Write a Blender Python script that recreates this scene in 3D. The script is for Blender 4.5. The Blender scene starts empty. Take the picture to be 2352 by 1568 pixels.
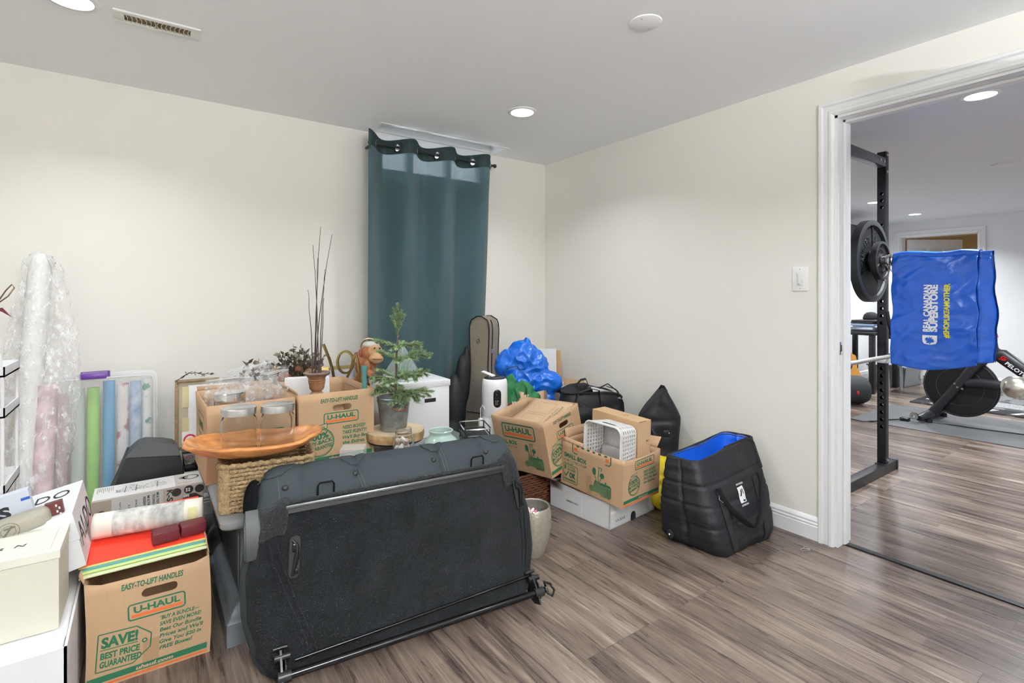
import bpy, bmesh, math, random
from mathutils import Vector, Matrix, noise, Euler

# ---------------------------------------------------------------- camera, world, lights, exposure
scene = bpy.context.scene
COL = scene.collection
R = math.radians
EYE = 1.185            # camera height
YAW = 35.62            # the camera looks this far to the right of +Y
CEIL = 2.24
camd = bpy.data.cameras.new('camera')
cam = bpy.data.objects.new('camera', camd)
COL.objects.link(cam)
camd.sensor_width = 36.0
camd.lens = 36.0 * 1182 / 2352
camd.shift_y = -106 / 2352
camd.clip_start = 0.02
cam.location = (0, 0, EYE)
cam.rotation_euler = (R(90), 0, R(-YAW))
scene.camera = cam

w = bpy.data.worlds.new('daylight')
scene.world = w
w.use_nodes = True
bg = w.node_tree.nodes['Background']
bg.inputs['Color'].default_value = (0.80, 0.90, 1.0, 1)
bg.inputs['Strength'].default_value = 6.0

vs = scene.view_settings
vs.view_transform = 'Standard'
vs.look = 'None'
vs.gamma = 1.0
vs.use_curve_mapping = False
vs.exposure = 0.58
scene.cycles.max_bounces = 10
scene.cycles.diffuse_bounces = 8
scene.cycles.transparent_max_bounces = 24
scene.cycles.sample_clamp_indirect = 6.0

MAIN_LIGHTS = [(1.77, 2.37), (-0.21, 2.40), (1.77, 0.45), (-0.21, 0.45)]
GYM_LIGHTS = [(3.58, 0.765), (6.73, 2.345), (8.13, 2.38), (5.2, 0.765), (5.2, -0.9), (7.4, 0.3), (3.6, -0.9)]
MAIN_W, GYM_W, FILL_W = 5.3, 21.0, 140.0
MAIN_COL, GYM_COL = (0.925, 0.965, 1.0), (0.93, 0.965, 1.0)

# ---------------------------------------------------------------- materials
MATS = {}
def mat(name, col, rough=0.6, metal=0.0, var=0.0, scale=30.0, bump=0.0, bscale=None, trans=0.0, ior=1.45,
        coat=0.0, sheen=0.0, emit=None, alpha=1.0, stretch=None, spec=0.5, col2=None):
    if name in MATS: return MATS[name]
    m = bpy.data.materials.new(name); m.use_nodes = True
    nt = m.node_tree; N = nt.nodes; L = nt.links
    b = N['Principled BSDF']
    b.inputs['Base Color'].default_value = (*col, 1)
    b.inputs['Roughness'].default_value = rough
    b.inputs['Metallic'].default_value = metal
    b.inputs['Transmission Weight'].default_value = trans
    b.inputs['IOR'].default_value = ior
    b.inputs['Coat Weight'].default_value = coat
    b.inputs['Sheen Weight'].default_value = sheen
    b.inputs['Alpha'].default_value = alpha
    b.inputs['Specular IOR Level'].default_value = spec
    if emit:
        b.inputs['Emission Color'].default_value = (*emit[:3], 1)
        b.inputs['Emission Strength'].default_value = emit[3]
    if var or bump or col2:
        tc = N.new('ShaderNodeTexCoord'); mp = N.new('ShaderNodeMapping')
        L.new(tc.outputs['Object'], mp.inputs['Vector'])
        if stretch: mp.inputs['Scale'].default_value = stretch
        if var or col2:
            nz = N.new('ShaderNodeTexNoise'); nz.inputs['Scale'].default_value = scale
            nz.inputs['Detail'].default_value = 5
            L.new(mp.outputs['Vector'], nz.inputs['Vector'])
            mx = N.new('ShaderNodeMix'); mx.data_type = 'RGBA'
            rp = N.new('ShaderNodeMapRange'); rp.inputs['From Min'].default_value = 0.32; rp.inputs['From Max'].default_value = 0.68
            L.new(nz.outputs['Fac'], rp.inputs['Value'])
            L.new(rp.outputs['Result'], mx.inputs['Factor'])
            c2 = col2 or tuple(c * (1 - var) for c in col)
            mx.inputs['A'].default_value = (*[min(1, c * (1 + var * 0.5)) for c in col], 1)
            mx.inputs['B'].default_value = (*c2, 1)
            L.new(mx.outputs['Result'], b.inputs['Base Color'])
        if bump:
            n2 = N.new('ShaderNodeTexNoise'); n2.inputs['Scale'].default_value = bscale or scale
            n2.inputs['Detail'].default_value = 4
            L.new(mp.outputs['Vector'], n2.inputs['Vector'])
            bp = N.new('ShaderNodeBump'); bp.inputs['Strength'].default_value = bump
            bp.inputs['Distance'].default_value = 0.01
            L.new(n2.outputs['Fac'], bp.inputs['Height'])
            L.new(bp.outputs['Normal'], b.inputs['Normal'])
    MATS[name] = m
    return m

def floor_material():
    m = bpy.data.materials.new('laminate planks'); m.use_nodes = True
    nt = m.node_tree; N = nt.nodes; L = nt.links; b = N['Principled BSDF']
    geo = N.new('ShaderNodeNewGeometry')
    rot = N.new('ShaderNodeMapping'); rot.inputs['Rotation'].default_value = (0, 0, R(90))
    L.new(geo.outputs['Position'], rot.inputs['Vector'])
    br = N.new('ShaderNodeTexBrick')
    br.offset = 0.37; br.offset_frequency = 3
    br.inputs['Color1'].default_value = (0, 0, 0, 1); br.inputs['Color2'].default_value = (1, 1, 1, 1)
    br.inputs['Mortar'].default_value = (0.5, 0.5, 0.5, 1)
    br.inputs['Scale'].default_value = 1.0
    br.inputs['Brick Width'].default_value = 1.22
    br.inputs['Row Height'].default_value = 0.165
    br.inputs['Mortar Size'].default_value = 0.0011
    br.inputs['Mortar Smooth'].default_value = 0.0
    br.inputs['Bias'].default_value = 0.0
    L.new(rot.outputs['Vector'], br.inputs['Vector'])
    # grain streaks run along Y and are shifted from plank to plank
    sc = N.new('ShaderNodeVectorMath'); sc.operation = 'SCALE'; sc.inputs['Scale'].default_value = 7.0
    L.new(br.outputs['Color'], sc.inputs[0])
    ad = N.new('ShaderNodeVectorMath'); ad.operation = 'ADD'
    L.new(geo.outputs['Position'], ad.inputs[0]); L.new(sc.outputs['Vector'], ad.inputs[1])
    def nz(scl, det, dist, scale3):
        mp = N.new('ShaderNodeMapping'); mp.inputs['Scale'].default_value = scale3
        L.new(ad.outputs['Vector'], mp.inputs['Vector'])
        n = N.new('ShaderNodeTexNoise'); n.inputs['Scale'].default_value = scl
        n.inputs['Detail'].default_value = det; n.inputs['Distortion'].default_value = dist
        n.inputs['Roughness'].default_value = 0.62
        L.new(mp.outputs['Vector'], n.inputs['Vector']); return n
    g1 = nz(1.0, 9, 1.1, (26, 2.0, 1))
    g2 = nz(1.0, 5, 0.4, (150, 5.0, 1))
    g3 = nz(1.0, 3, 1.2, (5, 1.2, 1))
    def math_(op, a, bb):
        q = N.new('ShaderNodeMath'); q.operation = op
        for i, v in enumerate((a, bb)):
            if isinstance(v, (int, float)): q.inputs[i].default_value = v
            else: L.new(v, q.inputs[i])
        return q.outputs[0]
    s = math_('MULTIPLY', g1.outputs['Fac'], 0.55)
    s = math_('ADD', s, math_('MULTIPLY', g2.outputs['Fac'], 0.34))
    s = math_('ADD', s, math_('MULTIPLY', g3.outputs['Fac'], 0.30))
    b2 = N.new('ShaderNodeTexBrick'); b2.offset = 0.43; b2.offset_frequency = 2
    b2.inputs['Color1'].default_value = (0, 0, 0, 1); b2.inputs['Color2'].default_value = (1, 1, 1, 1); b2.inputs['Mortar'].default_value = (.5, .5, .5, 1)
    b2.inputs['Scale'].default_value = 1.0; b2.inputs['Brick Width'].default_value = .61; b2.inputs['Row Height'].default_value = .055; b2.inputs['Mortar Size'].default_value = 0.0
    L.new(rot.outputs['Vector'], b2.inputs['Vector'])
    sp2 = N.new('ShaderNodeSeparateColor'); L.new(b2.outputs['Color'], sp2.inputs['Color'])
    s = math_('ADD', s, math_('MULTIPLY', sp2.outputs['Red'], 0.075))
    sep = N.new('ShaderNodeSeparateColor'); L.new(br.outputs['Color'], sep.inputs['Color'])
    s = math_('ADD', s, math_('MULTIPLY', sep.outputs['Red'], 0.07))
    cr = N.new('ShaderNodeValToRGB'); e = cr.color_ramp.elements
    e[0].position = 0.50; e[0].color = (0.032, 0.024, 0.021, 1)
    e[1].position = 0.88; e[1].color = (0.40, 0.33, 0.265, 1)
    for p, c in ((0.585, (0.078, 0.056, 0.046)), (0.67, (0.135, 0.100, 0.079)), (0.76, (0.215, 0.168, 0.134))):
        q = e.new(p); q.color = (*c, 1)
    L.new(s, cr.inputs['Fac'])
    mx = N.new('ShaderNodeMix'); mx.data_type = 'RGBA'
    L.new(br.outputs['Fac'], mx.inputs['Factor']); L.new(cr.outputs['Color'], mx.inputs['A'])
    mx.inputs['B'].default_value = (0.05, 0.04, 0.035, 1)
    L.new(mx.outputs['Result'], b.inputs['Base Color'])
    rr = N.new('ShaderNodeMapRange'); rr.inputs['To Min'].default_value = 0.20; rr.inputs['To Max'].default_value = 0.38
    L.new(g1.outputs['Fac'], rr.inputs['Value']); L.new(rr.outputs['Result'], b.inputs['Roughness'])
    bp = N.new('ShaderNodeBump'); bp.inputs['Strength'].default_value = 0.22; bp.inputs['Distance'].default_value = 0.002
    L.new(g2.outputs['Fac'], bp.inputs['Height']); L.new(bp.outputs['Normal'], b.inputs['Normal'])
    MATS['floor'] = m
    return m

def film_mat(name, col, lo, hi, scale, stretch):
    m = mat(name, col, .07, spec=1.0, bump=1.0, bscale=scale, stretch=stretch)
    N = m.node_tree.nodes; L = m.node_tree.links; b = N['Principled BSDF']; mp = N['Mapping']
    n = N.new('ShaderNodeTexNoise'); n.inputs['Scale'].default_value = scale * 1.3; n.inputs['Detail'].default_value = 6; n.inputs['Roughness'].default_value = .7
    r = N.new('ShaderNodeMapRange'); r.inputs['From Min'].default_value = .50; r.inputs['From Max'].default_value = .68; r.inputs['To Min'].default_value = lo; r.inputs['To Max'].default_value = hi
    L.new(mp.outputs['Vector'], n.inputs['Vector']); L.new(n.outputs['Fac'], r.inputs['Value']); L.new(r.outputs['Result'], b.inputs['Alpha']); return m
BEIGE = mat('beige wall paint', (0.83, 0.81, 0.752), 0.6, bump=0.05, bscale=220)
GYMW = mat('cool white wall paint', (0.83, 0.835, 0.84), 0.6, bump=0.04, bscale=200)
CEILM = mat('white ceiling paint', (0.925, 0.935, 0.955), 0.85, bump=0.03, bscale=200)
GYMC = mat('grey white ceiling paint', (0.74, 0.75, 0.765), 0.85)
TRIM = mat('white gloss trim', (0.84, 0.845, 0.845), 0.32)
FLOOR = floor_material()
CARD = mat('brown cardboard', (0.47, 0.305, 0.178), 0.82, var=0.10, scale=6, bump=0.12, bscale=60, stretch=(1, 1, 0.15))
CARD2 = mat('paler cardboard', (0.52, 0.355, 0.22), 0.82, var=0.08, scale=5)
GREEN = mat('green carton ink', (0.018, 0.125, 0.060), 0.8)
GREEN2 = mat('soft green carton ink', (0.105, 0.17, 0.075), 0.8, var=0.3, scale=18)
ORANGE = mat('orange carton ink', (0.66, 0.135, 0.03), 0.8)
BLACK = mat('black plastic', (0.012, 0.012, 0.013), 0.4)
BLACKG = mat('glossy black', (0.01, 0.01, 0.011), 0.12)
INK = mat('black ink', (0.02, 0.02, 0.022), 0.6)
WHITE = mat('white plastic', (0.82, 0.82, 0.82), 0.35)
PAPER = mat('white paper board', (0.78, 0.79, 0.81), 0.5)
CREAM = mat('cream paper board', (0.66, 0.645, 0.545), 0.6)
STEEL = mat('brushed steel', (0.62, 0.62, 0.61), 0.28, 1.0)
CHROME = mat('chrome', (0.78, 0.78, 0.78), 0.10, 1.0)
BRASS = mat('aged brass', (0.48, 0.36, 0.15), 0.32, 1.0)
GLASS = mat('clear glass', (0.97, 0.985, 0.98), 0.02, trans=1.0, ior=1.25)
WOVEN = mat('black quilted nylon', (0.0105, 0.011, 0.0135), 0.55, spec=.35, bump=0.25, bscale=55)
WEB = mat('black webbing', (0.010, 0.010, 0.011), 0.75, bump=0.4, bscale=400)

# ---------------------------------------------------------------- mesh helpers
def V(*a): return Vector(a)
def TR(x=0, y=0, z=0, rz=0, rx=0, ry=0):
    return Matrix.Translation((x, y, z)) @ Euler((R(rx), R(ry), R(rz)), 'XYZ').to_matrix().to_4x4()

class MB:
    def __init__(self): self.bm = bmesh.new(); self.mi = 0
    def _v(self, p, M=None): return self.bm.verts.new(M @ Vector(p) if M else p)
    def face(self, vs_):
        try: f = self.bm.faces.new(vs_)
        except ValueError: return None
        f.material_index = self.mi; return f
    def poly(self, pts, M=None): return self.face([self._v(p, M) for p in pts])
    def box(self, x0, x1, y0, y1, z0, z1, M=None, bev=0.0, seg=2):
        t = bmesh.new()
        bmesh.ops.create_cube(t, size=1)
        for v in t.verts:
            v.co = Vector(((x0 + x1) / 2 + v.co.x * (x1 - x0), (y0 + y1) / 2 + v.co.y * (y1 - y0), (z0 + z1) / 2 + v.co.z * (z1 - z0)))
        if bev:
            bmesh.ops.bevel(t, geom=list(t.edges), offset=min(bev, 0.49 * min(abs(x1 - x0), abs(y1 - y0), abs(z1 - z0))), segments=seg, affect='EDGES', profile=0.5)
        self.merge(t, M); t.free(); return self
    def merge(self, t, M=None):
        mp = {}
        for v in t.verts: mp[v] = self.bm.verts.new(M @ v.co if M else v.co)
        for f in t.faces: self.face([mp[v] for v in f.verts])
    def ring(self, c, u, v, r, n, ru=None):
        ru = ru or r
        return [self.bm.verts.new(c + u * (ru * math.cos(2 * math.pi * i / n)) + v * (r * math.sin(2 * math.pi * i / n))) for i in range(n)]
    def tube(self, pts, r, n=8, closed=False, caps=True, M=None, flat=1.0, up=None):
        P = [Vector(p) for p in pts]
        if M: P = [M @ p for p in P]
        k = len(P); rs = r if isinstance(r, (list, tuple)) else [r] * k
        rings = []; prev = None
        for i in range(k):
            if closed: d = P[(i + 1) % k] - P[i - 1]
            else: d = P[min(i + 1, k - 1)] - P[max(i - 1, 0)]
            if d.length < 1e-9: d = Vector((0, 0, 1))
            d.normalize()
            if prev is None:
                a = Vector(up) if up else (Vector((0, 0, 1)) if abs(d.z) < 0.9 else Vector((1, 0, 0)))
            else: a = prev
            u = a - d * a.dot(d)
            if u.length < 1e-6: u = d.orthogonal()
            u.normalize(); prev = u
            v = d.cross(u)
            rings.append(self.ring(P[i], u, v, rs[i] * flat, n, rs[i]))
        for i in range(k if closed else k - 1):
            a, b_ = rings[i], rings[(i + 1) % k]
            for j in range(n):
                self.face([a[j], a[(j + 1) % n], b_[(j + 1) % n], b_[j]])
        if caps and not closed:
            self.face(rings[0][::-1]); self.face(rings[-1])
        return self
    def cyl(self, p0, p1, r, n=16, r1=None, M=None):
        return self.tube([p0, p1], [r, r if r1 is None else r1], n, M=M)
    def lathe(self, prof, n=32, M=None, sx=1, sy=1, closed=False):
        rings = []
        for (r, z) in prof:
            if r < 1e-6: rings.append([self._v((0, 0, z), M)])
            else: rings.append([self._v((sx * r * math.cos(2 * math.pi * i / n), sy * r * math.sin(2 * math.pi * i / n), z), M) for i in range(n)])
        prs = list(zip(rings, rings[1:])) + ([(rings[-1], rings[0])] if closed else [])
        for a, b_ in prs:
            for j in range(n):
                k = (j + 1) % n
                if len(a) == 1 and len(b_) == 1: continue
                if len(a) == 1: self.face([a[0], b_[k], b_[j]])
                elif len(b_) == 1: self.face([a[j], a[k], b_[0]])
                else: self.face([a[j], a[k], b_[k], b_[j]])
        return self
    def prism(self, poly, z0, z1, M=None):
        a = [self._v((p[0], p[1], z0), M) for p in poly]; b_ = [self._v((p[0], p[1], z1), M) for p in poly]
        self.face(a[::-1]); self.face(b_)
        for i in range(len(a)):
            j = (i + 1) % len(a); self.face([a[i], a[j], b_[j], b_[i]])
        return self
    def grid(self, fn, nu, nv, cu=False, cv=False, M=None):
        vv = [[self._v(fn(i / (nu if cu else nu - 1), j / (nv if cv else nv - 1)), M) for j in range(nv)] for i in range(nu)]
        for i in range(nu if cu else nu - 1):
            for j in range(nv if cv else nv - 1):
                a, b_ = (i + 1) % nu, (j + 1) % nv
                self.face([vv[i][j], vv[a][j], vv[a][b_], vv[i][b_]])
        return self
    def ball(self, c, r, nu=20, nv=12, M=None):
        rx, ry, rz = (r, r, r) if isinstance(r, (int, float)) else r
        T = Matrix.Translation(c) if not M else M @ Matrix.Translation(c)
        prof = [(math.sin(math.pi * i / nv), -math.cos(math.pi * i / nv)) for i in range(nv + 1)]
        prof[0] = (0, -1); prof[-1] = (0, 1)
        return self.lathe(prof, nu, T @ Matrix.Diagonal((rx, ry, rz, 1)))
    def warp(self, fn):
        for v in self.bm.verts: v.co = fn(v.co)
        return self
    def jitter(self, amp, sc, seed=0):
        s = Vector((seed * 7.13, seed * 3.7, seed * 1.9))
        for v in self.bm.verts: v.co += noise.noise_vector(v.co * sc + s) * amp
        return self
    def dice(self, cuts=3):
        bmesh.ops.subdivide_edges(self.bm, edges=list(self.bm.edges), cuts=cuts, use_grid_fill=True); return self

def obj(name, mb, mats, parent=None, smooth=40, solid=0.0, soff=-1.0, sub=0, M=None):
    if not isinstance(mats, (list, tuple)): mats = [mats]
    bmesh.ops.remove_doubles(mb.bm, verts=list(mb.bm.verts), dist=2e-6)
    bmesh.ops.recalc_face_normals(mb.bm, faces=list(mb.bm.faces)) if not getattr(mb, 'keep', False) else None
    me = bpy.data.meshes.new(name)
    mb.bm.to_mesh(me); mb.bm.free()
    for m in mats: me.materials.append(m)
    if smooth:
        me.polygons.foreach_set('use_smooth', [True] * len(me.polygons))
        me.set_sharp_from_angle(angle=R(smooth))
    o = bpy.data.objects.new(name, me); COL.objects.link(o)
    if parent: o.parent = parent
    if M: o.matrix_local = M
    if solid:
        md = o.modifiers.new('thickness', 'SOLIDIFY'); md.thickness = solid; md.offset = soff
    if sub:
        md = o.modifiers.new('round', 'SUBSURF'); md.levels = sub; md.render_levels = sub
    return o

def tag(o, label, cat, group=None):
    o['label'] = label; o['category'] = cat
    if group: o['group'] = group
    return o
def thing(name, label, cat, M=None, group=None):
    o = bpy.data.objects.new(name, None); COL.objects.link(o)
    o.empty_display_size = 0.05
    if M is not None: o.matrix_world = M
    return tag(o, label, cat, group)
def solo(name, mb, mats, label, cat, group=None, M=None, **k):
    return tag(obj(name, mb, mats, None, M=M, **k), label, cat, group)
def struct(name, mb, mats, parent=None, **k):
    o = obj(name, mb, mats, parent, **k); o['kind'] = 'structure'; return o
def tree_copy(o, parent=None):
    c = o.copy(); COL.objects.link(c)
    if parent: c.parent = parent
    for ch in [x for x in COL.objects if x.parent == o]: tree_copy(ch, c)
    return c
def cut(o, mb):
    """carve the shape out of the mesh of o, for good"""
    bmesh.ops.recalc_face_normals(mb.bm, faces=list(mb.bm.faces))
    me = bpy.data.meshes.new('cutter'); mb.bm.to_mesh(me); mb.bm.free()
    c = bpy.data.objects.new('cutter', me); COL.objects.link(c)
    c.matrix_world = o.matrix_world
    par = o.parent; o.parent = None; ml = o.matrix_basis.copy()
    o.matrix_basis = Matrix(); c.matrix_world = Matrix()
    md = o.modifiers.new('cut', 'BOOLEAN'); md.object = c; md.operation = 'DIFFERENCE'; md.solver = 'EXACT'
    dg = bpy.context.evaluated_depsgraph_get(); dg.update()
    nm = bpy.data.meshes.new_from_object(o.evaluated_get(dg))
    o.modifiers.clear(); o.data = nm
    bpy.data.objects.remove(c); o.parent = par; o.matrix_basis = ml
    return o

_TXT = {}
def text_mesh(s, bold=0.0, shear=0.0, space=1.0):
    key = (s, bold, shear, space)
    if key in _TXT: return _TXT[key]
    cu = bpy.data.curves.new('t', 'FONT'); cu.body = s; cu.size = 1.0; cu.offset = bold; cu.shear = shear
    cu.space_character = space; cu.resolution_u = 3
    o = bpy.data.objects.new('t', cu)
    me = o.to_mesh()
    vs_ = [(v.co.x, v.co.y) for v in me.vertices]; fs = [list(p.vertices) for p in me.polygons]
    o.to_mesh_clear(); bpy.data.objects.remove(o); bpy.data.curves.remove(cu)
    _TXT[key] = (vs_, fs); return _TXT[key]

class Ink:
    """flat printing on the plane through O spanned by U (right) and W (up)"""
    def __init__(self, O, U, W, N=None, lift=0.0012, warp=None):
        self.O, self.U, self.W = Vector(O), Vector(U).normalized(), Vector(W).normalized()
        self.N = Vector(N).normalized() if N else self.U.cross(self.W)
        self.mb = MB(); self.mats = []; self.lift = lift; self.warp = warp; self.rot = None; self.mb.keep = True
    def _m(self, m):
        if m not in self.mats: self.mats.append(m)
        self.mb.mi = self.mats.index(m)
    def P(self, x, y, k=0):
        if self.rot:
            cx_, cy_, a = self.rot; dx, dy = x - cx_, y - cy_
            x, y = cx_ + dx * math.cos(a) - dy * math.sin(a), cy_ + dx * math.sin(a) + dy * math.cos(a)
        return self.O + self.U * x + self.W * y + self.N * (self.lift + k * 0.0004)
    def shape(self, pts, m, k=0):
        self._m(m); self.mb.poly([self.P(x, y, k) for x, y in pts]); return self
    def rect(self, x0, y0, x1, y1, m, k=0, n=1):
        for i in range(n):
            a, b_ = x0 + (x1 - x0) * i / n, x0 + (x1 - x0) * (i + 1) / n
            self.shape([(a, y0), (b_, y0), (b_, y1), (a, y1)], m, k)
        return self
    def rr(self, x0, y0, x1, y1, r, inset=0):
        x0 += inset; y0 += inset; x1 -= inset; y1 -= inset; r = max(r - inset, 1e-4); out = []
        for cx_, cy_, a in ((x1 - r, y0 + r, -90), (x1 - r, y1 - r, 0), (x0 + r, y1 - r, 90), (x0 + r, y0 + r, 180)):
            for i in range(5):
                t = R(a + 22.5 * i); out.append((cx_ + r * math.cos(t), cy_ + r * math.sin(t)))
        return out
    def band(self, a, b_, m, k=0):
        self._m(m); n = len(a)
        for i in range(n):
            j = (i + 1) % n
            self.mb.poly([self.P(*a[i], k), self.P(*a[j], k), self.P(*b_[j], k), self.P(*b_[i], k)])
        return self
    def frame(self, x0, y0, x1, y1, th, r, m, k=0):
        return self.band(self.rr(x0, y0, x1, y1, r), self.rr(x0, y0, x1, y1, r, th), m, k)
    def circ(self, cx_, cy_, r, n=28, sx=1): return [(cx_ + sx * r * math.cos(2 * math.pi * i / n), cy_ + r * math.sin(2 * math.pi * i / n)) for i in range(n)]
    def disc(self, cx_, cy_, r, m, k=0, sx=1): return self.shape(self.circ(cx_, cy_, r, sx=sx), m, k)
    def hoop(self, cx_, cy_, r, th, m, k=0): return self.band(self.circ(cx_, cy_, r), self.circ(cx_, cy_, r - th), m, k)
    def line(self, pts, th, m, k=0):
        for (a, b_), (c, d) in zip(pts, pts[1:]):
            l = math.hypot(c - a, d - b_) or 1; nx, ny = -(d - b_) / l * th / 2, (c - a) / l * th / 2
            self.shape([(a + nx, b_ + ny), (a - nx, b_ - ny), (c - nx, d - ny), (c + nx, d + ny)], m, k)
        return self
    def text(self, s, x, y, h, m, wd=None, bold=0.02, shear=0.0, al='l', k=0, space=1.0):
        """cap height h, baseline at y; wd squeezes the line to that width"""
        vs_, fs = text_mesh(s, bold, shear, space)
        if not vs_: return self
        x0 = min(p[0] for p in vs_); x1 = max(p[0] for p in vs_)
        sy = h / 0.72; sx = sy if wd is None else wd / (x1 - x0)
        tot = (x1 - x0) * sx
        ox = x - x0 * sx - (0 if al == 'l' else tot / 2 if al == 'c' else tot)
        self._m(m)
        vv = [self.mb.bm.verts.new(self.P(ox + a * sx, y + b_ * sy, k)) for a, b_ in vs_]
        for f in fs: self.mb.face([vv[i] for i in f])
        return self
    def build(self, parent, name='lettering'):
        if self.warp: self.mb.warp(self.warp)
        return obj(name, self.mb, self.mats, parent, smooth=0)
# ---------------------------------------------------------------- the rooms
def room():
    X0, X1, X2, X3 = -1.7, 2.65, 2.79, 8.99
    Y0, Y1, YG = -1.4, 3.24, 3.05
    DY0, DY1, DZ = 0.30, 1.085, 2.03
    m = MB(); m.box(-1.8, 12.2, -2.9, 4.0, -0.1, 0.0); struct('floor', m, FLOOR, smooth=0)
    # ceiling with the raised notch in front of the basement window
    m = MB()
    wx0, wx1, wy0 = 1.20, 2.12, 3.03
    m.box(X0, wx0, Y0, Y1, CEIL, CEIL + .1); m.box(wx1, X2, Y0, Y1, CEIL, CEIL + .1)
    m.box(wx0, wx1, Y0, wy0, CEIL, CEIL + .1)
    struct('ceiling', m, CEILM, smooth=0)
    m = MB()
    m.box(wx0 - .02, wx0, wy0 - .02, Y1 + .1, CEIL + .1, 2.40); m.box(wx1, wx1 + .02, wy0 - .02, Y1 + .1, CEIL + .1, 2.40)
    m.box(wx0 - .02, wx1 + .02, wy0 - .02, wy0, CEIL + .1, 2.40); m.box(wx0 - .02, wx1 + .02, wy0 - .02, Y1 + .1, 2.40, 2.42)
    for a_, b2 in ((2.25, .018), (2.30, .010), (2.36, .022)): m.box(wx0, wx1, Y1 - b2, Y1, a_, a_ + .03, bev=.004)
    m.box(wx0 - .02, wx1 + .02, wy0 - .018, wy0, CEIL - .004, CEIL + .0)
    struct('trim_2', m, TRIM, smooth=0)
    # back wall with the window opening
    gx0, gx1, gz0, gz1 = 1.25, 2.07, 1.995, 2.20
    RT = 2.40
    m = MB()
    m.box(X0, gx0, Y1, Y1 + .14, 0, CEIL + .1); m.box(gx1, X2, Y1, Y1 + .14, 0, CEIL + .1)
    m.box(gx0, gx1, Y1, Y1 + .14, 0, gz0)
    struct('wall_back', m, BEIGE, smooth=0)
    m = MB(); m.box(wx0 - .02, gx0, Y1, Y1 + .14, CEIL + .1, RT); m.box(gx1, wx1 + .02, Y1, Y1 + .14, CEIL + .1, RT); m.box(gx0, gx1, Y1, Y1 + .14, gz1, RT)
    struct('wall_back_upper', m, TRIM, smooth=0)
    wn = struct('window_1', MB().box(gx0, gx1, Y1 + .05, Y1 + .06, gz0, gz1), mat('window glass', (0.95, 0.98, 1), 0.05, alpha=.12), smooth=0)
    m = MB()
    for a, b_ in ((gx0, gx0 + .035), (gx1 - .035, gx1), (1.46, 1.505), (1.76, 1.80)): m.box(a, b_, Y1 + .02, Y1 + .09, gz0, gz1, bev=.004)
    for a, b_ in ((gz0, gz0 + .03), (gz1 - .04, gz1)): m.box(gx0, gx1, Y1 + .022, Y1 + .088, a, b_, bev=.004)
    f = obj('window_frame', m, TRIM, wn)
    # wall with the doorway
    m = MB()
    m.box(X1, X2, DY1, Y1 + .14, 0, CEIL + .1); m.box(X1, X2, Y0, DY0, 0, CEIL + .1); m.box(X1, X2, DY0, DY1, DZ, CEIL + .1)
    m.mi = 0
    w_ = struct('wall_right', m, [BEIGE, GYMW], smooth=0)
    for p in w_.data.polygons:
        if p.center.x > X2 - .001: p.material_index = 1
    struct('wall_left', MB().box(X0 - .1, X0, Y0, Y1, 0, CEIL + .1), BEIGE, smooth=0)
    struct('wall_front', MB().box(X0 - .1, X1, Y0 - .1, Y0, 0, CEIL + .1), BEIGE, smooth=0)
    # gym
    FY0, FY1, FZ = 1.94, 2.80, 2.03
    struct('wall_gym_back', MB().box(X2, X3 + .12, YG, YG + .1, 0, CEIL + .1), GYMW, smooth=0)
    struct('wall_gym_front', MB().box(X2, X3 + .12, -2.8, -2.7, 0, CEIL + .1), GYMW, smooth=0)
    struct('wall_gym_side', MB().box(X1, X2, -2.8, Y0, 0, CEIL + .1), GYMW, smooth=0)
    m = MB(); m.box(X3, X3 + .12, -2.7, FY0, 0, CEIL + .1); m.box(X3, X3 + .12, FY1, YG, 0, CEIL + .1); m.box(X3, X3 + .12, FY0, FY1, FZ, CEIL + .1)
    struct('wall_gym_far', m, GYMW, smooth=0)
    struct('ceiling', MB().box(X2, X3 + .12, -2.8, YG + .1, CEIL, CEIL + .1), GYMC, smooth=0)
    m = MB(); m.box(11.9, 12.0, 0.6, 4.0, 0, CEIL); m.box(X3 + .12, 12.0, 3.9, 4.0, 0, CEIL); m.box(X3 + .12, 12.0, 0.6, 0.7, 0, CEIL)
    m.box(X3 + .12, X3 + .14, 0.7, FY0, 0, CEIL); m.box(X3 + .12, X3 + .14, FY1, 3.9, 0, CEIL)
    struct('wall_far_room', m, mat('straw wall paint', (0.70, 0.60, 0.40), .6), smooth=0)
    struct('ceiling', MB().box(X3 + .12, 12.0, 0.6, 4.0, CEIL, CEIL + .1), CEILM, smooth=0)
    # casings: profile across the width
    def casing(name, side, x, ya, yb, zt, wd, parent=None):
        s = side; m = MB()
        prof = [(0, .0), (0, .010), (.010, .018), (.020, .018), (.026, .013), (.046, .011), (.052, .020), (wd - .004, .020), (wd, .016), (wd, 0)]
        def leg(yy, d):
            pts = [(x + s * t, yy + d * q) for q, t in prof]
            m.grid(lambda u, v: Vector((pts[int(round(u * (len(pts) - 1)))][0], pts[int(round(u * (len(pts) - 1)))][1],
                   0 if v < .5 else zt + abs(pts[int(round(u * (len(pts) - 1)))][1] - yy))), len(pts), 2)
        leg(ya, -1); leg(yb, 1)
        n = len(prof)
        m.grid(lambda u, v: Vector((x + s * prof[int(round(u * (n - 1)))][1],
               (ya - prof[int(round(u * (n - 1)))][0]) if v < .5 else (yb + prof[int(round(u * (n - 1)))][0]),
               zt + prof[int(round(u * (n - 1)))][0])), n, 2)
        return struct(name, m, TRIM, parent, smooth=30)
    casing('trim_1', -1, X1, DY0, DY1, DZ, .068)
    casing('trim_3', 1, X2, DY0, DY1, DZ, .068)
    casing('trim_4', -1, X3, FY0, FY1, FZ, .075)
    m = MB()
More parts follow.
